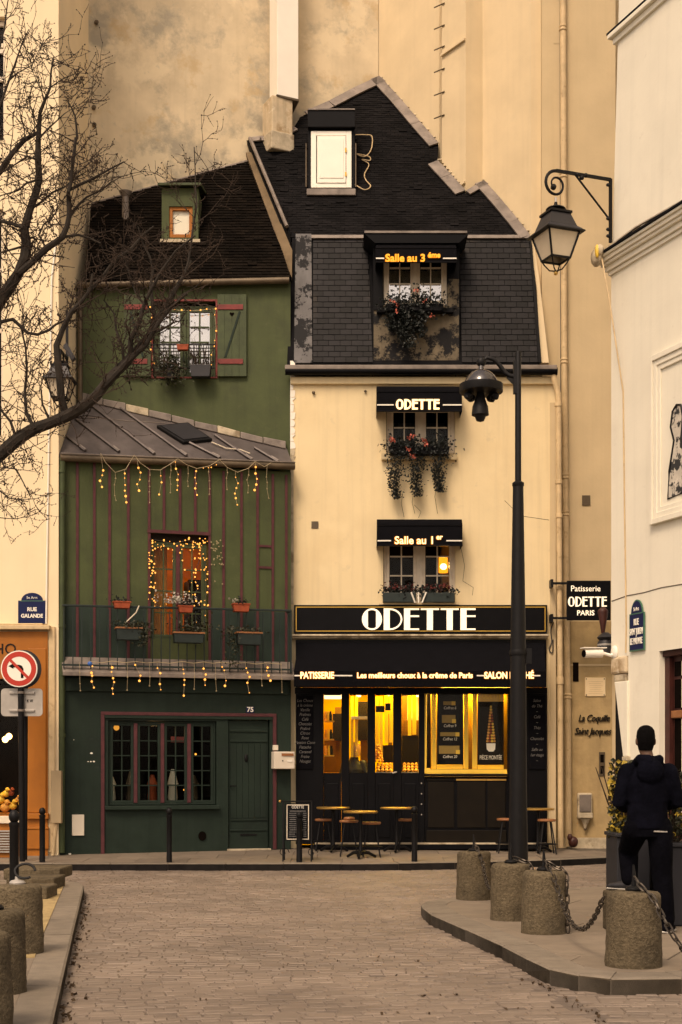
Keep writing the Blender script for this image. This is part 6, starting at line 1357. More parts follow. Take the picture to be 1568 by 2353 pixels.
o5 = [[(365,690),(367,740),(368,790),(370,822)],[(585,695),(587,760),(585,820)],[(687,695),(690,760),(688,800)],[(893,696),(895,760),(893,815)],[(990,697),(992,770),(995,824)],[(1200,700),(1203,770),(1205,800)],[(1292,700),(1296,770),(1297,830)]]
w5 = [[(415,688),(470,694),(515,686),(575,694),(622,688),(680,695),(725,690),(780,696),(840,688),(890,696),(938,690),(980,696),(1020,691),(1080,698),(1130,692),(1180,700),(1225,694),(1297,700)]]
string('icicle string of warm fairy lights along the zinc apron over the green shop', F_G, -.36, [[z5(p) for p in c] for c in c5], [], [[z5(p) for p in w_] for w_ in w5], g, [[z5(p) for p in c] for c in o5])
def z3(p): return (252.7+p[0]*.3362/1.0, 0)
zk = 600/1568*.5743
def zu(p): return (252.7+p[0]*zk, 666.2+p[1]*zk)
bl = [(423,182),(497,210),(580,190),(680,210),(752,212),(842,215),(950,212),(1015,200),(1108,198),(1098,263),(1113,430),(1098,530),(1090,590),(1063,680),(1063,785)]
bl2 = [(423,182),(440,292),(455,450),(425,538),(428,625),(448,672),(452,757),(462,772)]
string('string of fairy lights around the shuttered green window', F_U, -.05, [], [zu(p) for p in bl+bl2[1:]], [[zu(p) for p in bl],[zu(p) for p in bl2]], q)
zk2 = 460/1568*.5743
def zw(p): return (252.7+p[0]*zk2, 1194.5+p[1]*zk2)
bw = [(580,285),(578,320),(580,362),(535,450),(540,485),(535,570),(537,603),(540,655),(580,692),(558,765),(563,852),(546,917),(540,995),(525,1082),(578,1080),(620,1127),(690,1185),(770,1150),(845,1192),(652,338),(738,292),(700,410),(795,395),(817,295),(876,327),(958,450),(990,555),(1027,280),(1080,247),(1136,295),(1095,415),(1220,375),(1272,467),(1220,462),(1160,522),(1207,520),(1232,528),(1312,645),(1172,690),(1330,740),(1305,824),(1172,856),(1337,908),(1197,940),(1328,990),(1160,1020),(1130,1022),(1122,1097),(1172,1094),(1150,1172),(1220,1160),(1290,1160),(1300,1305),(1180,1398),(1160,780),(585,415)]
wl = [[(535,250),(580,362),(540,485),(537,603),(558,765),(546,917),(525,1082),(620,1127),(690,1185),(845,1192),(1150,1172),(1290,1160)],[(535,260),(738,292),(876,327),(1027,280),(1136,295),(1220,375),(1272,467),(1232,528),(1172,690),(1172,856),(1197,940),(1160,1020),(1172,1094)],[(1272,467),(1312,645),(1305,824),(1337,908),(1328,990),(1290,1160),(1300,1305)]]
offs = [[(1360,250),(1440,420),(1505,452),(1535,500),(1490,600),(1545,625)],[(1360,300),(1540,360),(1530,590)],[(1400,560),(1390,610),(1425,848),(1527,868)]]
string('dense tangle of fairy lights framing the first floor green window', F_G, -.05, [], [zw(p) for p in bw]+[zw((random.choice((random.uniform(530,620),random.uniform(1130,1340),random.uniform(1000,1340))), random.uniform(255,1200))) for _ in range(60)]+[zw((random.uniform(540,1330), random.uniform(255,420))) for _ in range(26)], [[zw(p) for p in w_] for w_ in wl], g, [[zw((p[0]+random.uniform(-12,12), p[1]+random.uniform(-20,20))) for p in c+[(1380+random.random()*140, 260+random.random()*380) for _ in range(7)]] for c in offs], False, .8, m_dwire)
bc = MB().box(0,0,0,0,0,0)
x, z = g(207, 1525, -.37); single('plug_connector', 'blue plug connector at the left end of the lower icicle lights', 'connector', MB().ball((x,-.37,z), (.04,.03,.04), 8, 5), M('blue_plastic', (.03,.12,.40), .4), F_G, (x,-.37,z))
# ================================================================== PLANTS AT THE CREAM HOUSE WINDOWS
def trailing(t, F, cx, d, z0, z1, w0, w1, n, mat, size):
    mb = MB()
    for _ in range(n):
        k = random.random()**.8; x = cx+random.gauss(0, 1)*(w0+(w1-w0)*k)/2.2+.03*math.sin(k*7); mb.leaf((x, d+random.gauss(0,.06)*(1-k*.5), z0+(z1-z0)*k), size*random.uniform(.6,1.2))
    return part(t, 'trailing_ivy', mb, mat, kind='stuff')
wb = thing('window_box', 'window box with pink geraniums and three long ivy trails at the second floor window', 'planter', F_O, (o_(965,0)[0],-.12,o_(0,1046)[1]))
xa, zt = o_(893, 1026, -.2); xb, zb = o_(1034, 1045, -.2)
part(wb, 'box', MB().ext([(xa+.03,zb),(xb-.03,zb),(xb,zt),(xa,zt)], -.24, -.05), m_black, bevel=.01)
def foli(t, F, px_, pts, d, n, size, mat, nm='foliage', sp=.07):
    mb = MB()
    for (u, v) in pts:
        x, z = px_(u, v, d)
        for _ in range(n): mb.leaf((x+random.gauss(0,sp), d+random.gauss(0,sp*.8), z+random.gauss(0,sp)), size*random.uniform(.6,1.3))
    return part(t, nm, mb, mat, kind='stuff')
foli(wb, F_O, o_, [(u, 1024+8*math.sin(u)) for u in range(898, 1032, 8)], -.2, 34, .05, m_ivy, sp=.09)
for (u, v0, v1) in ((910,1010,1146),(958,1010,1140),(1010,1008,1130)):
    x, za = o_(u, v0, -.22); _, zb_ = o_(u, v1, -.22); trailing(wb, F_O, x, -.22, za, zb_, .25, .09, 900, m_ivy, .042)
for bp_ in ((898,1010),(905,1013),(943,1006),(950,1002),(975,1012),(979,1021),(940,1033),(950,1048)): foli(wb, F_O, o_, (bp_,), -.28, 16, .04, m_flower, 'geranium_bloom', .022)
for u, v, e in ((925,1150,1188),(950,1148,1180),(1002,1135,1180)): x, z = o_(u, v, -.05); part(wb, 'dry_stem', MB().tube([(x,-.2,z+.1),(x-.02,-.06,z-.05),(x+.03,-.04,o_(u,e,-.05)[1])], .004, 3), m_twig)
wb = thing('window_box', 'green window box of dark red flowers with three pale tubes at the first floor window', 'planter', F_O, (o_(963,0)[0],-.12,o_(0,1385)[1]))
xa, zt = o_(880.5, 1362, -.22); xb, zb = o_(1045.5, 1384, -.22); xm = o_(963,0,-.2)[0]
part(wb, 'box', MB().box(xa, xm-.05, -.24, -.05, zb, zt).box(xm+.05, xb, -.24, -.05, zb, zt), m_gbox, bevel=.01)
foli(wb, F_O, o_, [(u, 1358+3*math.sin(u*1.3)) for u in range(886, 1046, 7)], -.18, 26, .05, m_ivy, sp=.05); foli(wb, F_O, o_, [(u, 1350+3*math.sin(u)) for u in list(range(886,930,8))+list(range(936,946,8))+list(range(980,1030,7))], -.17, 18, .035, m_dflower, 'flowers', .035)
for du in (-17, 0, 18): x, z = o_(962+du*.45, 1385, -.25); x2, z2 = o_(962+du, 1361, -.25); part(wb, 'pale_tube', MB().tube([(x,-.26,z),(x2,-.27,z2)], .014, 6), m_flat)
wb = thing('window_box', 'overgrown window box spilling ivy and faded blooms under the dormer window', 'planter', F_T, (F_T.px(950,0)[0],-.15,F_T.px(0,715)[1]))
t_ = F_T.px; xa, zt = t_(886, 700, -.2); xb, zb = t_(1020, 716, -.2)
part(wb, 'box', MB().ext([(xa+.03,zb),(xb-.03,zb),(xb,zt),(xa,zt)], -.25, -.102), m_black, bevel=.01)
foli(wb, F_T, t_, [(u, 696+7*math.sin(u*.7)) for u in range(892, 1018, 7)], -.2, 40, .05, m_ivy, sp=.10); foli(wb, F_T, t_, [(965,676),(952,684),(975,690)], -.2, 40, .04, m_gleaf, sp=.08)
for (u, v1, w_) in ((903,762,.22),(940,800,.34),(968,775,.20),(925,780,.25)): x, za = t_(u, 690, -.22); trailing(wb, F_T, x, -.22, za, t_(u,v1,-.2)[1], w_, w_*.4, 420, m_ivy, .05)
foli(wb, F_T, t_, ((957,668),(900,690),(914,700),(977,692),(992,726),(913,714)), -.32, 9, .04, m_flower, 'faded_bloom', .02)
from mathutils import noise
# ================================================================== LAMP POST WITH CAMERAS
Yl = 16.2; F_P = Frame(0, Yl); l_ = F_P.px
lx_, zb = l_(1191, 1000)[0], .12
lp_t = thing('lamp_post', 'tall black lamp post with a domed head carrying security cameras', 'lamp post', F_P, (lx_,0,.12))
zt = l_(0,808)[1]; zm = l_(0,1112)[1]; zk_ = l_(0,1480)[1]
part(lp_t, 'pole', MB().lathe([(.115,0),(.112,.5),(.098,1.2),(.088,zk_-.12),(.060,zm-.12-.02)], (lx_,0,.12), 16), m_iron); part(lp_t, 'upper_pole', MB().lathe([(.036,zm-.10),(.034,zt-.14),(.030,zt-.12),(0,zt-.12)], (lx_,0,.12), 12), m_iron)
part(lp_t, 'collar', MB().lathe([(.055,-.04),(.068,-.02),(.068,.01),(.04,.03)], (lx_,0,zm), 14), m_iron); part(lp_t, 'base', MB().lathe([(.19,0),(.19,.05),(.15,.10),(.118,.30)], (lx_,0,.12), 16), m_iron)
zs = l_(0,1500)[1]; part(lp_t, 'clamp_band', MB().lathe([(.098,-.03),(.104,0),(.098,.03)], (lx_,0,zs), 14).box(lx_+.08, lx_+.15, -.03, .03, zs-.12, zs+.05), m_iron)
pts_ = [l_(u, v) for u, v in ((1186,866),(1172,864),(1160,856),(1148,838),(1135,826),(1120,822),(1110,828),(1108,840))]
part(lp_t, 'arm', MB().tube([(x,0,z) for x, z in pts_], [.030,.030,.028,.026,.024,.022,.022,.022], 10), m_iron)
part(lp_t, 'arm_bracket', MB().box(l_(1180,0)[0], l_(1187,0)[0], -.03, .03, l_(0,905)[1], l_(0,830)[1]).ext([l_(1164,868), l_(1182,868), l_(1182,886)], -.015, .015), m_iron)
hx, hz = l_(1106, 878); R1 = 41/FL*Yl; kk = 1/FL*Yl
m_dome = M('glossy_dome', (.035,.030,.030), .12, var=.1, spec=.8)
hd_ = part(lp_t, 'dome_head', MB().lathe([(.02,42*kk),(.03,34*kk),(.035,29*kk),(R1*.30,27*kk),(R1*.55,22*kk),(R1*.76,14*kk),(R1*.91,4*kk),(R1*.99,-6*kk),(R1,-14*kk)], (hx,0,hz), 24), m_dome)
part(lp_t, 'knuckle', MB().ball((hx+.0,0,hz+46*kk), (.055,.045,.06), 10, 6), m_iron)
part(lp_t, 'rim', MB().lathe([(R1*1.20,-24*kk),(R1*1.22,-22*kk),(R1*1.22,-6*kk),(R1*1.02,-5*kk),(R1*1.02,-20*kk),(0,-26*kk)], (hx,0,hz), 24), m_iron)
part(lp_t, 'camera_dome', MB().lathe([(0,-92*kk),(9*kk,-89*kk),(12*kk,-82*kk),(13*kk,-78*kk),(20*kk,-76*kk),(18*kk,-56*kk),(14*kk,-46*kk),(8*kk,-24*kk)], (hx-2*kk,0,hz), 16), m_iron)
for dx_, dy_ in ((-30,-8),(30,-6),(-22,14),(24,16)): part(lp_t, 'side_camera', MB().ball((hx+dx_*kk,dy_*kk,hz-33*kk), (11*kk,11*kk,9*kk), 10, 6).ball((hx+dx_*1.1*kk,(dy_-9)*kk,hz-39*kk), (6*kk,6*kk,6*kk), 8, 5), m_iron)
# ================================================================== WALL LANTERNS
m_lglass = M('frosted_lantern_glass', (.62,.52,.38), .35, var=.08)
def lantern(t, F, c, s):
    """Four-sided lantern hanging from c (its top), s = height in metres."""
    x, y, z = c; k = s/1.0; n4 = dict(n=4, sq=True)
    part(t, 'cap', MB().lathe([(.04*k,-.06*k),(.05*k,-.02*k),(.14*k,.02*k),(.12*k,.04*k),(.03*k,.05*k),(.02*k,.12*k)], (x,y,z-.12*k), 12), m_iron)
    z0 = z-.17*k
    part(t, 'hood', MB().lathe([(.40*k,-.27*k),(.36*k,-.235*k),(.30*k,-.20*k),(.20*k,.0)], (x,y,z0), 4, True), m_dgrey)
    part(t, 'hood_rim', MB().lathe([(.20*k,.0),(.235*k,-.01*k),(.235*k,.02*k),(.19*k,.03*k),(.06*k,.04*k)], (x,y,z0), 4, True).lathe([(.34*k,-.29*k),(.42*k,-.285*k),(.41*k,-.265*k),(.36*k,-.25*k)], (x,y,z0), 4, True), m_iron)
    ta_, tb = .33*k, .20*k; za, zb_ = z0-.29*k, z0-.62*k
    for i in range(4):
        a0, a1 = math.pi/4+i*math.pi/2, math.pi/4+(i+1)*math.pi/2
        P4 = [(x+ta_*math.cos(a0)*.97,y+ta_*math.sin(a0)*.97,za),(x+ta_*math.cos(a1)*.97,y+ta_*math.sin(a1)*.97,za),(x+tb*math.cos(a1)*.97,y+tb*math.sin(a1)*.97,zb_),(x+tb*math.cos(a0)*.97,y+tb*math.sin(a0)*.97,zb_)]
        cc = Vector((x,y,(za+zb_)/2)); mid = sum((Vector(p) for p in P4), Vector())/4
        part(t, 'glass_pane', MB().slab3(P4, (cc-mid).normalized()*.006), m_lglass)
        part(t, 'corner_bar', MB().tube([(x+ta_*math.cos(a0),y+ta_*math.sin(a0),za),(x+tb*math.cos(a0),y+tb*math.sin(a0),zb_)], .016*k, 5), m_iron)
        part(t, 'bottom_bar', MB().tube([(x+tb*math.cos(a0),y+tb*math.sin(a0),zb_),(x+tb*math.cos(a1),y+tb*math.sin(a1),zb_)], .018*k, 5), m_iron)
        part(t, 'finial_strap', MB().tube([(x+tb*math.cos(a0),y+tb*math.sin(a0),zb_),(x+tb*.8*math.cos(a0),y+tb*.8*math.sin(a0),zb_-.06*k),(x+tb*.45*math.cos(a0),y+tb*.45*math.sin(a0),zb_-.14*k),(x,y,zb_-.16*k)], .010*k, 5), m_iron)
    part(t, 'finial', MB().ball((x,y,zb_-.185*k), .030*k, 10, 6), m_brass)
ln = thing('wall_lantern', 'large black wall lantern on a scrolled iron bracket at the white corner house', 'lantern', F_W, (.02,-.02,R_(1410,480,0)[1]))
yl = -.84; zl_ = R_(1412,409,0)[1]; xl0 = .03
part(ln, 'wall_bar', MB().bar((xl0,-.03,R_(1402,562)[1]),(xl0,-.03,zl_), .035, .035), m_iron); part(ln, 'arm', MB().bar((xl0,-.03,zl_-.01),(xl0,yl-.0,zl_-.015), .035, .035), m_iron); part(ln, 'brace', MB().tube([(xl0,-.03,R_(1405,510)[1]),(xl0,-.56,zl_-.02)], .014, 6), m_iron)
sc_ = []
for k in range(30):
    a = math.pi/2+k*.30; r = .165*(1-k/42); sc_.append((xl0, yl-.005-r*.95*math.cos(a)*-1 if False else yl+.0+r*math.cos(a), zl_-.19+r*1.05*math.sin(a)))
part(ln, 'scroll', MB().tube(sc_, [.022-.0004*k for k in range(30)], 8), m_iron); part(ln, 'scroll_eye', MB().ball(sc_[-1], .04, 8, 6), m_iron)
for yy_, zz_ in ((-.46,zl_-.05),(-.40,zl_-.01),(-.52,zl_-.02)): part(ln, 'leaf_knob', MB().ball((xl0,yy_,zz_), (.03,.035,.03), 8, 5), m_iron)
for v in (428, 505, 530, 545): part(ln, 'leaf_knob', MB().ball((xl0,-.065,R_(1406,v)[1]), (.025,.03,.025), 6, 4), m_iron)
part(ln, 'hanger', MB().tube([(xl0,yl,zl_-.36),(xl0,yl,zl_-.46)], .016, 6), m_grey)
lantern(ln, F_W, (xl0, yl, zl_-.42), .93)
F_l = Frame(0, 23.3); n_ = F_l.px
ln = thing('wall_lantern', 'dark wall lantern half hidden by branches on the left cream building', 'lantern', F_L, (n_(140,0)[0],-.6,n_(0,800)[1]))
xx, zt_ = n_(139, 822); part(ln, 'arm', MB().bar((xx,-.02,zt_+.15),(xx,-.62,zt_+.12), .035, .035).tube([(xx,-.6,zt_+.14),(xx,-.60,zt_-.06)], .02, 6), m_iron); part(ln, 'wall_bar', MB().bar((xx,-.03,zt_-.5),(xx,-.03,zt_+.95), .04, .04), m_iron); part(ln, 'brace', MB().tube([(xx,-.03,zt_-.3),(xx,-.4,zt_+.12)], .014, 5), m_iron)
part(ln, 'bird_box', MB().slab3([n for n in ((xx+.02,-.5,zt_+.22),(xx+.16,-.5,zt_-.02),(xx+.22,-.5,zt_+.04),(xx+.08,-.5,zt_+.28))], (0,.12,0)), m_dgrey)
lantern(ln, F_L, (xx, -.6, zt_), .84)
# ================================================================== STONE BOLLARDS AND CHAINS
def borne(x, y, h, r0, r1, lb, ring=None, group='granite bollards'):
    t = thing('stone_bollard', lb, 'bollard', W, (x,y,.12), group)
    n_ = 44; pr = [(r0,0)]+[(r0+(r1-r0)*k/16, (h-.03)*k/16) for k in range(1, 17)]+[(r1-.008,h-.012),(r1-.025,h)]+[(r1*.6,h+.004),(0,h+.006)]
    mb = MB().lathe(pr, (x,y,.118), n_)
    rr = random.Random(int(x*100))
    for i, v in enumerate(mb.v):
        if v.z > .13:
            nz = noise.noise(Vector((v.x*7, v.y*7, v.z*7)))*.008+noise.noise(v*22)*.005; rd_ = Vector((v.x-x, v.y-y, 0)); v += rd_.normalized()*nz if rd_.length > .01 else Vector()
            if v.z > .12+h-.035: v.z += noise.noise(Vector((v.x*14, v.y*14, x)))*.010
    part(t, 'stone', mb, m_granite); z = .12+h; t.o.rotation_euler = (rr.uniform(-.018,.018), rr.uniform(-.018,.018), 0)
    part(t, 'iron_cap', MB().lathe([(.062,0),(.064,.012),(.05,.028),(.02,.035),(.018,.06)], (x,y,z+.004), 14), m_iron if ring is None else m_grey)
    if ring is None: part(t, 'iron_pin', MB().tube([(x,y,z+.05),(x,y,z+.11),(x-.004,y,z+.19)], [.016,.014,.006], 8), m_iron)
    else: part(t, 'iron_ring', MB().tube([(x+.06+.078*math.cos(a), y+.02*math.sin(a), z+.105+.055*math.sin(a)) for a in [k*math.pi*2/20 for k in range(18)]], .011, 6), m_iron)
    return Vector((x, y, z))
B1 = borne(wx(1089,15.9), 15.9, .53, .195, .185, 'farthest granite bollard of the right island, with hanging chain')
B2 = borne(wx(1174,13.7), 13.7, .535, .195, .188, 'granite bollard standing in front of the tall lamp post')
B3 = borne(wx(1250,12.56), 12.56, .54, .20, .188, 'granite bollard with two chains hanging down its side')
B4 = borne(wx(1456,10.36), 10.36, .54, .202, .190, 'nearest granite bollard of the right island, in front of the man')
B5 = borne(3.75, 10.4, .53, .20, .19, 'granite bollard just beyond the right edge where the last chain ends')
L1 = borne(-2.515, 11.17, .525, .20, .19, 'granite bollard with an iron ring on the left island', ring=1, group='granite bollards of the left island')
L2 = borne(-2.20, 9.13, .52, .20, .19, 'middle granite bollard at the left edge', group='granite bollards of the left island')
L3 = borne(-1.97, 7.75, .53, .20, .19, 'nearest granite bollard cut by the lower left corner', group='granite bollards of the left island')
lk = MB(); pth = [(0,.018*math.cos(a), (.024 if math.sin(a) > 0 else -.024)*(1 if abs(math.sin(a)) > .01 else 0)+.018*math.sin(a)) for a in [k*math.pi/6+.001 for k in range(12)]]
lk.tube(pth, .0068, 5, closed=True); lkm = lk.mesh('link'); m_chain = M('worn_chain', (.075,.062,.050), .38, metal=.75, var=.3, scale=30); lkm.materials.append(m_chain)
def chain(pts, lb):
    t = thing('chain', lb, 'chain', W, pts[0], 'chains between the granite bollards')
    pl = [Vector(pts[0])]
    for a, b in zip(pts, pts[1:]):
        a, b = Vector(a), Vector(b); k = max(1, int((b-a).length/.004)); pl += [a.lerp(b, j/k) for j in range(1, k+1)]
    acc = 0; last = pl[0]; cen = []; stp = .064; run = 0
    for p, q_ in zip(pl, pl[1:]):
        run += (q_-p).length
        if run >= stp: cen.append(q_); run = 0
    for i in range(len(cen)):
        d = (cen[min(i+1,len(cen)-1)]-cen[max(i-1,0)]).normalized()
        rot = d.to_track_quat('Z', 'Y').to_matrix().to_4x4() @ Matrix.Rotation(math.pi/2*(i % 2)+.5+random.uniform(-.25,.25), 4, 'Z')
        o = inst(t, 'link', lkm, cen[i]); o.rotation_euler = rot.to_euler()
def sag(a, b, drop, n=16):
    a, b = Vector(a), Vector(b); return [tuple(a.lerp(b, k/n)-Vector((0,0,drop*4*(k/n)*(1-k/n)))) for k in range(n+1)]
top = Vector((0,0,.09))
e = B4+Vector((.20,-.20,-.02))
chain([tuple(B4+Vector((-.01,-.02,.12))), tuple(B4+Vector((.04,-.12,.03))), tuple(B4+Vector((.09,-.19,-.02))), tuple(B4+Vector((.13,-.26,-.12))), (2.31,9.98,.38), (2.40,9.98,.26), (2.62,10.02,.16), (2.95,10.15,.17), (3.3,10.29,.34), (3.62,10.38,.64), (3.74,10.4,.71)], 'chain hanging from the nearest bollard and running out of the right edge')
chain([tuple(B3+Vector((0,0,.10))), tuple(B3+Vector((.03,-.12,.03))), tuple(B3+Vector((.06,-.20,-.05)))]+sag(B3+Vector((.08,-.215,-.10)), B4+Vector((-.21,.06,-.06)), .30)[1:], 'chain sagging between the two nearest right island bollards')
chain([tuple(B3+Vector((.01,0,.09))), tuple(B3+Vector((.10,.0,.03))), tuple(B3+Vector((.165,-.06,.005))), tuple(B3+Vector((.185,-.09,-.06))), tuple(B3+Vector((.195,-.09,-.50)))], 'chain hanging straight down the right side of the third bollard')
chain([tuple(B2+Vector((0,0,.07))), tuple(B2+Vector((.07,-.02,.035))), tuple(B2+Vector((.16,-.05,.01)))]+sag(B2+Vector((.20,-.10,-.04)), B3+Vector((-.05,.19,-.1)), .14)[1:], 'short chain lying on the bollard in front of the lamp post')
chain([tuple(B1+Vector((0,0,.10))), tuple(B1+Vector((.03,-.12,.03))), tuple(B1+Vector((.05,-.19,-.03)))]+sag(B1+Vector((.07,-.205,-.06)), B2+Vector((-.12,.16,-.16)), .20)[1:], 'chain hanging from the farthest right island bollard')
# ================================================================== PLANTERS BY THE WHITE HOUSE
def planter(c, wx_, wy_, h, lb, nleaf, yel):
    t = thing('planter', lb, 'planter', W, c, 'grey planters along the white corner house'); x, y, z = c
    part(t, 'box', MB().plan([(x-wx_*.46,y-wy_*.46),(x+wx_*.46,y-wy_*.46),(x+wx_*.46,y+wy_*.46),(x-wx_*.46,y+wy_*.46)], z, z+h), m_planter, bevel=.012)
    part(t, 'rim', MB().plan([(x-wx_*.5,y-wy_*.5),(x+wx_*.5,y-wy_*.5),(x+wx_*.5,y+wy_*.5),(x-wx_*.5,y+wy_*.5)], z+h, z+h+.035), m_planter, bevel=.008)
    mb, m2, tm = MB(), MB(), MB()
    for k in range(16):
        a = random.random()*6.28; r = random.random()*.18; tm.tube([(x,y,z+h),(x+r*math.cos(a)*1.2,y+r*math.sin(a),z+h+.3),(x+2*r*math.cos(a),y+1.6*r*math.sin(a),z+h+.65)], [.012,.008,.004], 4)
    part(t, 'stems', tm, m_twig)
    for _ in range(nleaf):
        a = random.random()*6.28; rr = random.random()**.6*wx_*.55; zz_ = z+h+random.random()**.9*.68
        p = (x+rr*math.cos(a), y+rr*math.sin(a)*.9, zz_+.04*math.sin(9*a)); (mb if random.random() < yel else m2).leaf(p, random.uniform(.04,.065))
    part(t, 'yellow_foliage', mb, m_yleaf, kind='stuff'); part(t, 'green_foliage', m2, m_gleaf, kind='stuff')
planter((wx(1443,13.6), 13.6, .12), .34, .6, .80, 'dark grey planter of yellow variegated shrub left of the man', 1300, .5)
planter((wx(1578,12.9), 13.35, .12), .42, .6, .72, 'dark grey planter with green shrub right of the man', 700, .15)
planter((wx(1520,13.9), 14.3, .12), .42, .5, .78, 'dark grey planter hidden behind the man', 300, .3)
# ================================================================== PEOPLE
def loft(mb, rings):                                            # rings: (centre, rx, ry, direction)
    n = 14; vs = []
    for c, rx, ry, d in rings:
        d = Vector(d).normalized(); a = Vector((1,0,0)); a = (a-d*a.dot(d)).normalized() if abs(d.x) < .95 else Vector((0,1,0)); b = d.cross(a)
        for k in range(n): an = 2*math.pi*k/n; vs.append(Vector(c)+a*rx*math.cos(an)+b*ry*math.sin(an))
    m = len(rings); mb.add(vs, [(i*n+k, i*n+(k+1)%n, (i+1)*n+(k+1)%n, (i+1)*n+k) for i in range(m-1) for k in range(n)]+[tuple(range(n-1,-1,-1)), tuple((m-1)*n+k for k in range(n))])
def limb(mb, pts, rad):
    r = []
    for i, p in enumerate(pts):
        a = Vector(pts[max(i-1,0)]); b = Vector(pts[min(i+1,len(pts)-1)]); q_ = rad[i] if isinstance(rad[i], tuple) else (rad[i], rad[i]); r.append((p, q_[0], q_[1], b-a))
    loft(mb, r)
    for p, q_ in ((pts[0], rad[0]), (pts[-1], rad[-1])): q_ = q_ if isinstance(q_, tuple) else (q_, q_); mb.ball(p, (q_[0]*.97, q_[1]*.97, min(q_)*.97), 10, 6)
def skin(t, name, mb, mat, vox=.010, sm=4):
    p = part(t, name, mb, mat); m = p.o.modifiers.new('remesh', 'REMESH'); m.mode = 'VOXEL'; m.voxel_size = vox; m.use_smooth_shade = True
    s = p.o.modifiers.new('smooth', 'SMOOTH'); s.iterations = sm; s.factor = .5; return p
def lerp(a, b, k): return tuple(Vector(a).lerp(Vector(b), k))
def hand(mb, w, d, side, up=(0,0,1), s=1.0):                     # palm, four bent fingers and a thumb
    w, d, u = Vector(w), Vector(d).normalized(), Vector(up); x = d.cross(u).normalized()*side; u = x.cross(d)*side; u.normalize()
    limb(mb, [tuple(w), tuple(w+d*.045*s), tuple(w+d*.09*s)], [(.028*s,.020*s),(.040*s,.017*s),(.042*s,.015*s)])
    for k, ln_ in enumerate((.068,.078,.073,.056)):
        b = w+d*.085*s+x*(.031-.021*k)*s; c = b+d*ln_*.5*s-u*.008*s; e_ = c+d*ln_*.42*s-u*.03*s; limb(mb, [tuple(b), tuple(c), tuple(e_)], [.0095*s,.0088*s,.0075*s])
    b = w+d*.03*s+x*.034*s; limb(mb, [tuple(b), tuple(b+d*.03*s+x*.022*s-u*.01*s), tuple(b+d*.06*s+x*.02*s-u*.025*s)], [.013*s,.011*s,.009*s])
def person(base, label, cloth, trous, skinm, hairm, shoem, pose, face=1, group=None, beltm=None, hairlong=False):
    """pose in local metres, z from the ground; the figure faces +y when face is 1."""
    t = thing('person', label, 'person', W, base, group); B = Vector(base)
    def w_(p): return tuple(B+Vector((p[0], p[1]*face, p[2])))
    J = {k: w_(v) for k, v in pose.items()}; f = face
    body = MB(); hc = Vector(J['head']); nk = Vector(J['neck'])
    loft(body, [(tuple(hc+Vector((0,.0*f,z))), rx, ry, (0,0,1)) for z, rx, ry in ((-.135,.030,.034),(-.115,.052,.058),(-.07,.066,.080),(-.02,.074,.092),(.03,.078,.098),(.08,.070,.088),(.108,.046,.058),(.118,.018,.022))])
    limb(body, [tuple(nk-Vector((0,0,.05))), tuple(nk+Vector((0,.0,.03))), tuple(hc+Vector((0,-.01*f,-.09)))], [.062,.056,.054])
    body.ball(tuple(hc+Vector((0,.098*f,-.030))), (.014,.022,.024), 8, 6); body.ball(tuple(hc+Vector((0,.090*f,-.078))), (.026,.012,.010), 8, 5); body.ball(tuple(hc+Vector((0,.080*f,-.115))), (.028,.018,.018), 8, 5)
    for s in (-1, 1): body.ball(tuple(hc+Vector((s*.080,-.008*f,-.015))), (.011,.022,.034), 8, 6); body.ball(tuple(hc+Vector((s*.03,.083*f,.012))), (.018,.010,.010), 6, 4)
    loft(body, [(tuple(Vector(J['pelvis'])+Vector((0,0,-.02))), .13,.09,(0,0,1)),(tuple(Vector(J['pelvis'])+Vector((0,0,.12))), .125,.085,(0,0,1)),(tuple(Vector(J['chest'])), .15,.095,(0,0,1)),(tuple(nk-Vector((0,0,.06))), .12,.07,(0,0,1)),(tuple(nk), .055,.055,(0,0,1))])
    for s in ('l', 'r'):
        limb(body, [J['sh'+s], J['el'+s], J['wr'+s]], [.045,.038,.027]); limb(body, [J['hip'+s], J['kn'+s], J['an'+s]], [.075,.052,.036])
        hand(body, J['wr'+s], Vector(J['wr'+s])-Vector(J['el'+s]), (1 if s == 'l' else -1)*f)
    skin(t, 'body', body, skinm, .0075, 2)
    top_ = MB(); pv, ch = Vector(J['pelvis']), Vector(J['chest'])
    loft(top_, [(tuple(pv+Vector((0,0,-.06))), .178,.130,(0,0,1)),(tuple(pv+Vector((0,0,.04))), .180,.130,(0,0,1)),(tuple(pv+Vector((0,0,.16))), .178,.125,(0,0,1)),(tuple(ch+Vector((0,0,-.10))), .195,.130,(0,0,1)),(tuple(ch+Vector((0,0,.05))), .210,.130,(0,0,1)),(tuple(nk+Vector((0,-.005*f,-.105))), .175,.105,(0,0,1)),(tuple(nk+Vector((0,0,-.045))), .095,.085,(0,0,1)),(tuple(nk+Vector((0,0,.045))), .074,.076,(0,0,1))])
    for s in ('l', 'r'): limb(top_, [J['sh'+s], lerp(J['sh'+s], J['el'+s], .5), J['el'+s], lerp(J['el'+s], J['wr'+s], .55), J['wr'+s]], [.082,.070,.062,.052,.044])
    if not hairlong:                                              # a hood lying on the back, collar round the neck
        limb(top_, [tuple(nk+Vector((-.10,.0,-.02))), tuple(nk+Vector((-.085,-.075*f,.012))), tuple(nk+Vector((0,-.115*f,.0))), tuple(nk+Vector((.085,-.075*f,.012))), tuple(nk+Vector((.10,.0,-.02)))], [.04,.048,.055,.048,.04])
        top_.ball(tuple(nk+Vector((0,-.12*f,-.09))), (.125,.055,.11), 12, 8)
    skin(t, 'hooded_top' if not hairlong else 'dark_top', top_, cloth, .010, 5)
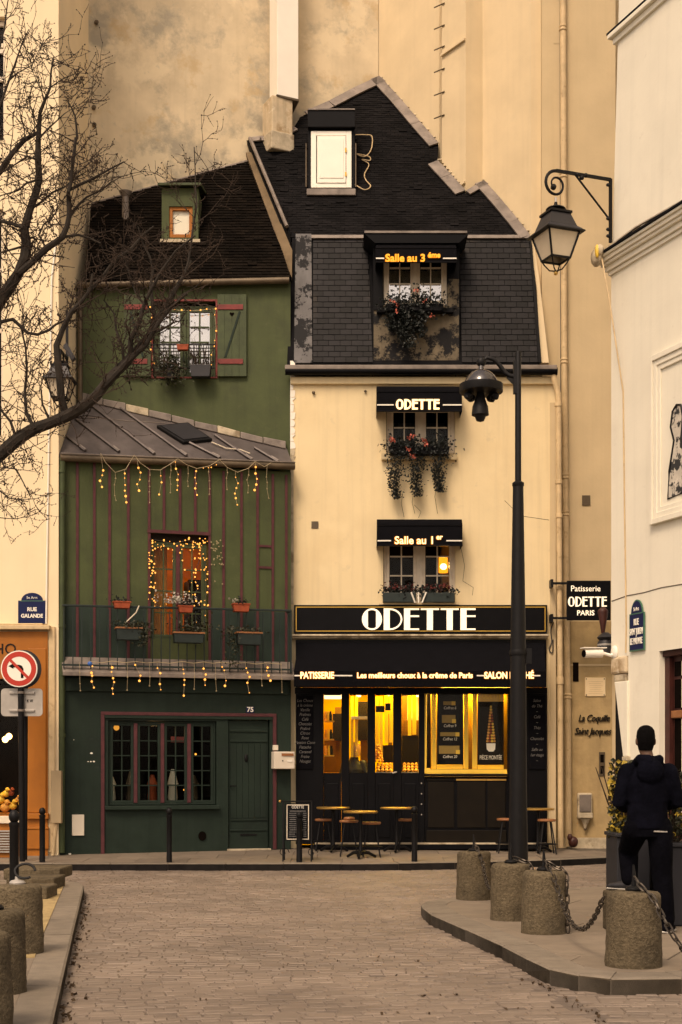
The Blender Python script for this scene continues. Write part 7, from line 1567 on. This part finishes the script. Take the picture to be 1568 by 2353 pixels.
    tr = MB(); loft(tr, [(tuple(pv+Vector((0,0,-.13))), .165,.118,(0,0,1)),(tuple(pv+Vector((0,0,-.02))), .172,.122,(0,0,1)),(tuple(pv+Vector((0,0,.05))), .165,.115,(0,0,1))])
    for s in ('l', 'r'): limb(tr, [J['hip'+s], lerp(J['hip'+s], J['kn'+s], .5), J['kn'+s], lerp(J['kn'+s], J['an'+s], .45), lerp(J['kn'+s], J['an'+s], .97)], [.114,.106,.092,.084,.074])
    skin(t, 'trousers', tr, trous, .011, 5)
    for s in ('l', 'r'):
        a = Vector(J['an'+s]); fd = Vector(pose.get('toe'+s, (0,1,0))); fd = Vector((fd.x, fd.y*f, fd.z)).normalized(); sh_m = MB()
        limb(sh_m, [tuple(a-fd*.055-Vector((0,0,.045))), tuple(a+fd*.04-Vector((0,0,.042))), tuple(a+fd*.13-Vector((0,0,.052))), tuple(a+fd*.185-Vector((0,0,.056)))], [(.040,.040),(.046,.044),(.048,.032),(.036,.024)])
        limb(sh_m, [tuple(a), tuple(a-Vector((0,0,.05)))], [.047,.044]); sp_ = skin(t, 'shoe', sh_m, shoem[0 if s == 'l' else 1], .008, 3)
        so_ = MB(); limb(so_, [tuple(a-fd*.07-Vector((0,0,.078))), tuple(a+fd*.05-Vector((0,0,.078))), tuple(a+fd*.19-Vector((0,0,.078)))], [(.042,.012),(.048,.012),(.040,.012)]); part(sp_, 'sole', so_, shoem[2])
    hr = MB(); loft(hr, [(tuple(hc+Vector((0,-.010*f,z))), rx, ry, (0,0,1)) for z, rx, ry in (((-.095,.058,.070),(-.055,.070,.082),(-.02,.081,.094),(.03,.083,.098),(.08,.076,.092),(.112,.054,.066),(.128,.020,.026)) if not hairlong else ((-.13,.075,.07),(-.06,.088,.088),(.0,.090,.096),(.05,.090,.102),(.10,.072,.086),(.13,.03,.04)))])
    if not hairlong:
        for v in hr.v:
            if (v.y-hc.y)*f > .045 and v.z < hc.z+.05: v.y = hc.y+.045*f
    else:
        for v in hr.v:
            if (v.y-hc.y)*f > .05 and v.z < hc.z+.06: v.y = hc.y+.04*f
    skin(t, 'hair', hr, hairm, .008, 2)
    if beltm: part(t, 'shirt_hem', MB().tube([w_((x,-.128+abs(x)*.18,pose['pelvis'][2]-.075-.035*(x+.02))) for x in (.03,.06,.09,.12,.15)], .007, 6), beltm)
    return t
m_navy = M('navy_cotton', (.0030,.0032,.0062), .95, spec=.04, var=.45, scale=7, bump=.9, bscale=9); m_navy2 = M('dark_trouser_cloth', (.0024,.0024,.0040), .95, spec=.04, var=.45, scale=7, bump=.9, bscale=10)
m_skin = M('brown_skin', (.10,.050,.030), .55, var=.08); m_hair = M('black_hair', (.0035,.003,.003), .9, var=.3, scale=40, bump=.4, bscale=200, spec=.05); m_skin2 = M('fair_skin', (.62,.36,.22), .5, var=.05); m_blond = M('blond_hair', (.60,.34,.09), .6, var=.25, scale=30, bump=.3)
Ym = 12.55; bx = wx(1488, Ym)
pose = {'head':(-.012,.02,1.685),'neck':(0,.0,1.50),'chest':(0,0,1.25),'pelvis':(.0,0,.965),'shl':(-.175,0,1.405),'shr':(.185,0,1.405),'ell':(-.255,-.02,1.135),'elr':(.27,-.02,1.135),'wrl':(-.15,.22,1.08),'wrr':(.16,.22,1.10),'hipl':(-.092,0,.92),'hipr':(.108,0,.92),'knl':(-.10,.33,.70),'knr':(.13,.01,.50),'anl':(-.115,.20,.44),'anr':(.165,-.02,.09),'toel':(-.75,.6,0),'toer':(.45,.9,0)}
man = person((bx, Ym, .12), 'man seen from behind in dark hooded top and dark trousers beside the planters', m_navy, m_navy2, m_skin, m_hair, (m_dgrey, m_navy2, m_grey), pose, 1, beltm=m_grey)
single('granite_block', 'low granite block under the raised foot of the man', 'stone block', MB().plan([(bx-.32,Ym+.05),(bx+.02,Ym+.05),(bx+.02,Ym+.40),(bx-.32,Ym+.40)], .11, .12+.345), m_granite, W, (bx-.15,Ym+.22,.12), bevel=.02)
ps2 = {'head':(.03,.06,1.60),'neck':(0,.0,1.42),'chest':(0,0,1.18),'pelvis':(0,0,.92),'shl':(-.16,0,1.33),'shr':(.16,0,1.33),'ell':(-.24,.05,1.06),'elr':(.24,.08,1.06),'wrl':(-.12,.24,1.02),'wrr':(.12,.26,1.05),'hipl':(-.09,0,.88),'hipr':(.09,0,.88),'knl':(-.09,.02,.48),'knr':(.09,.02,.48),'anl':(-.09,0,.09),'anr':(.09,0,.09)}
zsel = o_(0, 1722, 1.0)[1]-1.60
person((o_(818,0,1.0)[0]-.03, 26.35, zsel), 'blond shop assistant in dark clothes behind the second glazed shop door', m_dgrey, m_dgrey, m_skin2, m_blond, (m_black,m_black,m_black), ps2, -1, hairlong=True)
# ================================================================== BARE TREE
tr = thing('tree', 'bare winter tree reaching in from the left edge with knobbly black twigs', 'tree', W, (-5.9, 18.6, .1))
Yt = 18.6; rt = random.Random(11)
def tp_(u, v, dy=0): return P(u, v, Yt+dy)
trunk = [Vector((-5.9,18.6,-.05)), Vector((-5.88,18.6,1.6)), Vector((-5.8,18.55,3.2)), tp_(-190,1230,-.1), tp_(-150,1120)]
part(tr, 'trunk', MB().tube(trunk, [.26,.20,.175,.16,.14], 12), m_bark)
branches = [
 ([(-150,1120),(-60,1088),(0,1046),(40,1010),(80,984),(118,970),(150,957),(190,937),(222,912),(245,880)], .098, .060, 0),
 ([(245,880),(262,862),(290,832),(318,800),(345,768),(358,745),(385,700),(408,660),(425,630),(440,600)], .075, .018, .3),
 ([(230,900),(262,868),(300,825),(335,790),(365,740),(398,705),(430,672)], .05, .014, -.3),
 ([(150,957),(142,915),(138,870),(132,830),(130,795),(145,755),(165,720),(190,690),(206,665),(212,630)], .055, .018, -.2),
 ([(-150,1120),(-130,1000),(-80,860),(-40,740),(0,690),(22,660),(44,631),(58,590),(62,561),(56,526),(67,483),(80,445),(91,413),(88,365),(87,322),(90,290),(91,263)], .10, .026, .1),
 ([(44,631),(75,602),(107,572),(128,558),(145,545),(155,520),(161,496),(158,460),(157,440),(163,415),(166,397),(172,350),(176,317)], .050, .016, -.1),
 ([(91,263),(102,232),(115,201),(119,165),(121,134)], .024, .008, 0), ([(176,317),(175,290),(172,268),(165,250),(156,232)], .016, .006, 0),
 ([(-80,460),(-30,420),(0,397),(27,352),(54,322),(74,310),(88,303)], .05, .022, .2), ([(-60,560),(0,506),(30,515),(52,524)], .03, .02, -.2),
 ([(145,545),(180,540),(205,545),(230,560),(238,580)], .02, .008, .1), ([(157,440),(185,425),(210,415),(240,395),(262,385),(285,370)], .022, .008, 0),
 ([(161,496),(185,470),(200,452),(230,440),(255,420)], .02, .008, .2), ([(206,665),(235,640),(262,600),(300,575),(330,540),(352,520)], .03, .010, .2),
 ([(300,825),(300,780),(320,740),(332,700),(350,660),(372,620),(405,575),(448,540)], .035, .010, -.3),
 ([(345,768),(370,760),(400,742),(425,735)], .018, .006, .2), ([(262,862),(285,845),(282,800),(268,760),(262,720),(240,690)], .028, .008, .2),
 ([(358,745),(352,700),(345,660),(352,620),(345,590),(330,560),(318,520)], .026, .008, .3), ([(425,630),(432,600),(440,560),(446,520),(452,470),(448,430),(450,390),(447,340)], .018, .006, .3),
 ([(0,740),(30,735),(62,765),(85,770),(112,760),(130,745),(150,735),(175,715),(200,700)], .026, .009, .1),
 ([(80,984),(62,950),(58,900),(62,850),(60,800),(50,760),(62,720)], .026, .008, .1), ([(40,1010),(25,970),(0,940),(-20,900)], .02, .008, 0),
 ([(118,970),(100,930),(95,890),(102,850)], .02, .006, 0), ([(67,483),(95,465),(120,440),(150,430),(185,405),(205,390)], .02, .006, .1), ([(91,413),(60,420),(40,440),(0,450)], .018, .008, .1),
 ([(88,365),(65,360),(42,372),(10,395)], .016, .007, 0), ([(87,322),(108,300),(120,285),(135,275),(150,262)], .014, .006, 0), ([(115,201),(135,190),(150,180),(170,172),(188,152)], .010, .004, 0), ([(-30,300),(0,245),(18,190),(35,150),(52,100),(66,68)], .02, .006, .2), ([(18,190),(40,170),(75,150),(95,100)], .012, .004, .1), ([(-40,180),(0,110),(10,60),(18,10),(24,-20)], .016, .005, .1),
 ([(0,1046),(12,1075),(40,1080),(55,1110),(72,1142)], .012, .005, 0), ([(-60,1088),(-10,1120),(20,1145),(66,1153)], .012, .005, 0), ([(-30,1180),(0,1188),(36,1192)], .008, .004, 0),
 ([(107,572),(90,540),(100,515),(120,505),(135,480)], .016, .006, .1), ([(62,561),(35,570),(0,580),(-20,590)], .018, .008, .1), ([(398,705),(420,680),(450,660),(470,640)], .012, .005, .1), ([(332,700),(310,670),(300,640),(290,610),(280,580)], .014, .005, .2),
]
tips = []; tmb = MB()
for pts, r0, r1, dy in branches:
    n_ = len(pts); pw = [tp_(u+rt.uniform(-2,2), v+rt.uniform(-2,2), dy*(i/(n_-1))+rt.uniform(-.05,.05)) for i, (u, v) in enumerate(pts)]
    rr_ = [(r0+(r1-r0)*i/(n_-1))*rt.uniform(.92,1.1) for i in range(n_)]
    part(tr, 'branch', MB().tube(pw, rr_, 8 if r0 > .03 else 6), m_bark)
    for i in range(1, n_):
        seg = pw[i]-pw[i-1]
        for _ in range(max(2, int(seg.length/.075))):
            k = rt.random(); tips.append((pw[i-1]+seg*k, seg.normalized(), min(.011, rr_[i]*.5), .55 if r0 > .06 else .5))
def twig(p, d, r, ln_, lev):
    ns = 4; pts = [p]; dd = d.copy()
    for i in range(ns):
        dd = (dd+Vector((rt.gauss(0,.17), rt.gauss(0,.12), rt.gauss(.05,.17)))).normalized(); pts.append(pts[-1]+dd*ln_/ns)
    tmb.tube(pts, [r*(1-.55*i/ns) for i in range(ns+1)], 3, cap=False)
    for i in range(1, ns+1):
        if rt.random() < .5: q_ = pts[i]; tmb.ball(q_, (r*1.3+.002, r*1.3+.002, r*1.6+.003), 4, 3)          # knobbly buds
        if lev > 0 and rt.random() < .75:
            s = Vector((rt.gauss(0,.8), rt.gauss(0,.5), rt.gauss(.2,.8))).normalized(); twig(pts[i], (dd*.5+s*.8).normalized(), max(.0042, r*.7), ln_*rt.uniform(.35,.65), lev-1)
for p, d, r, ln_ in tips:
    pu = CU+p.x/p.y*FL; pv = CV-(p.z-CH)/p.y*FL
    if rt.random() < (.25 if 95 < pu < 185 and 780 < pv < 950 else (.62 if pu > 215 else .85)):
        s = Vector((rt.gauss(0,.9), rt.gauss(0,.5), rt.gauss(.25,.8))).normalized(); twig(p, (d*.5+s).normalized(), max(.0060, r*.8), ln_*rt.uniform(.5,1.35), 2)
part(tr, 'twigs', tmb, m_twig, kind='stuff')
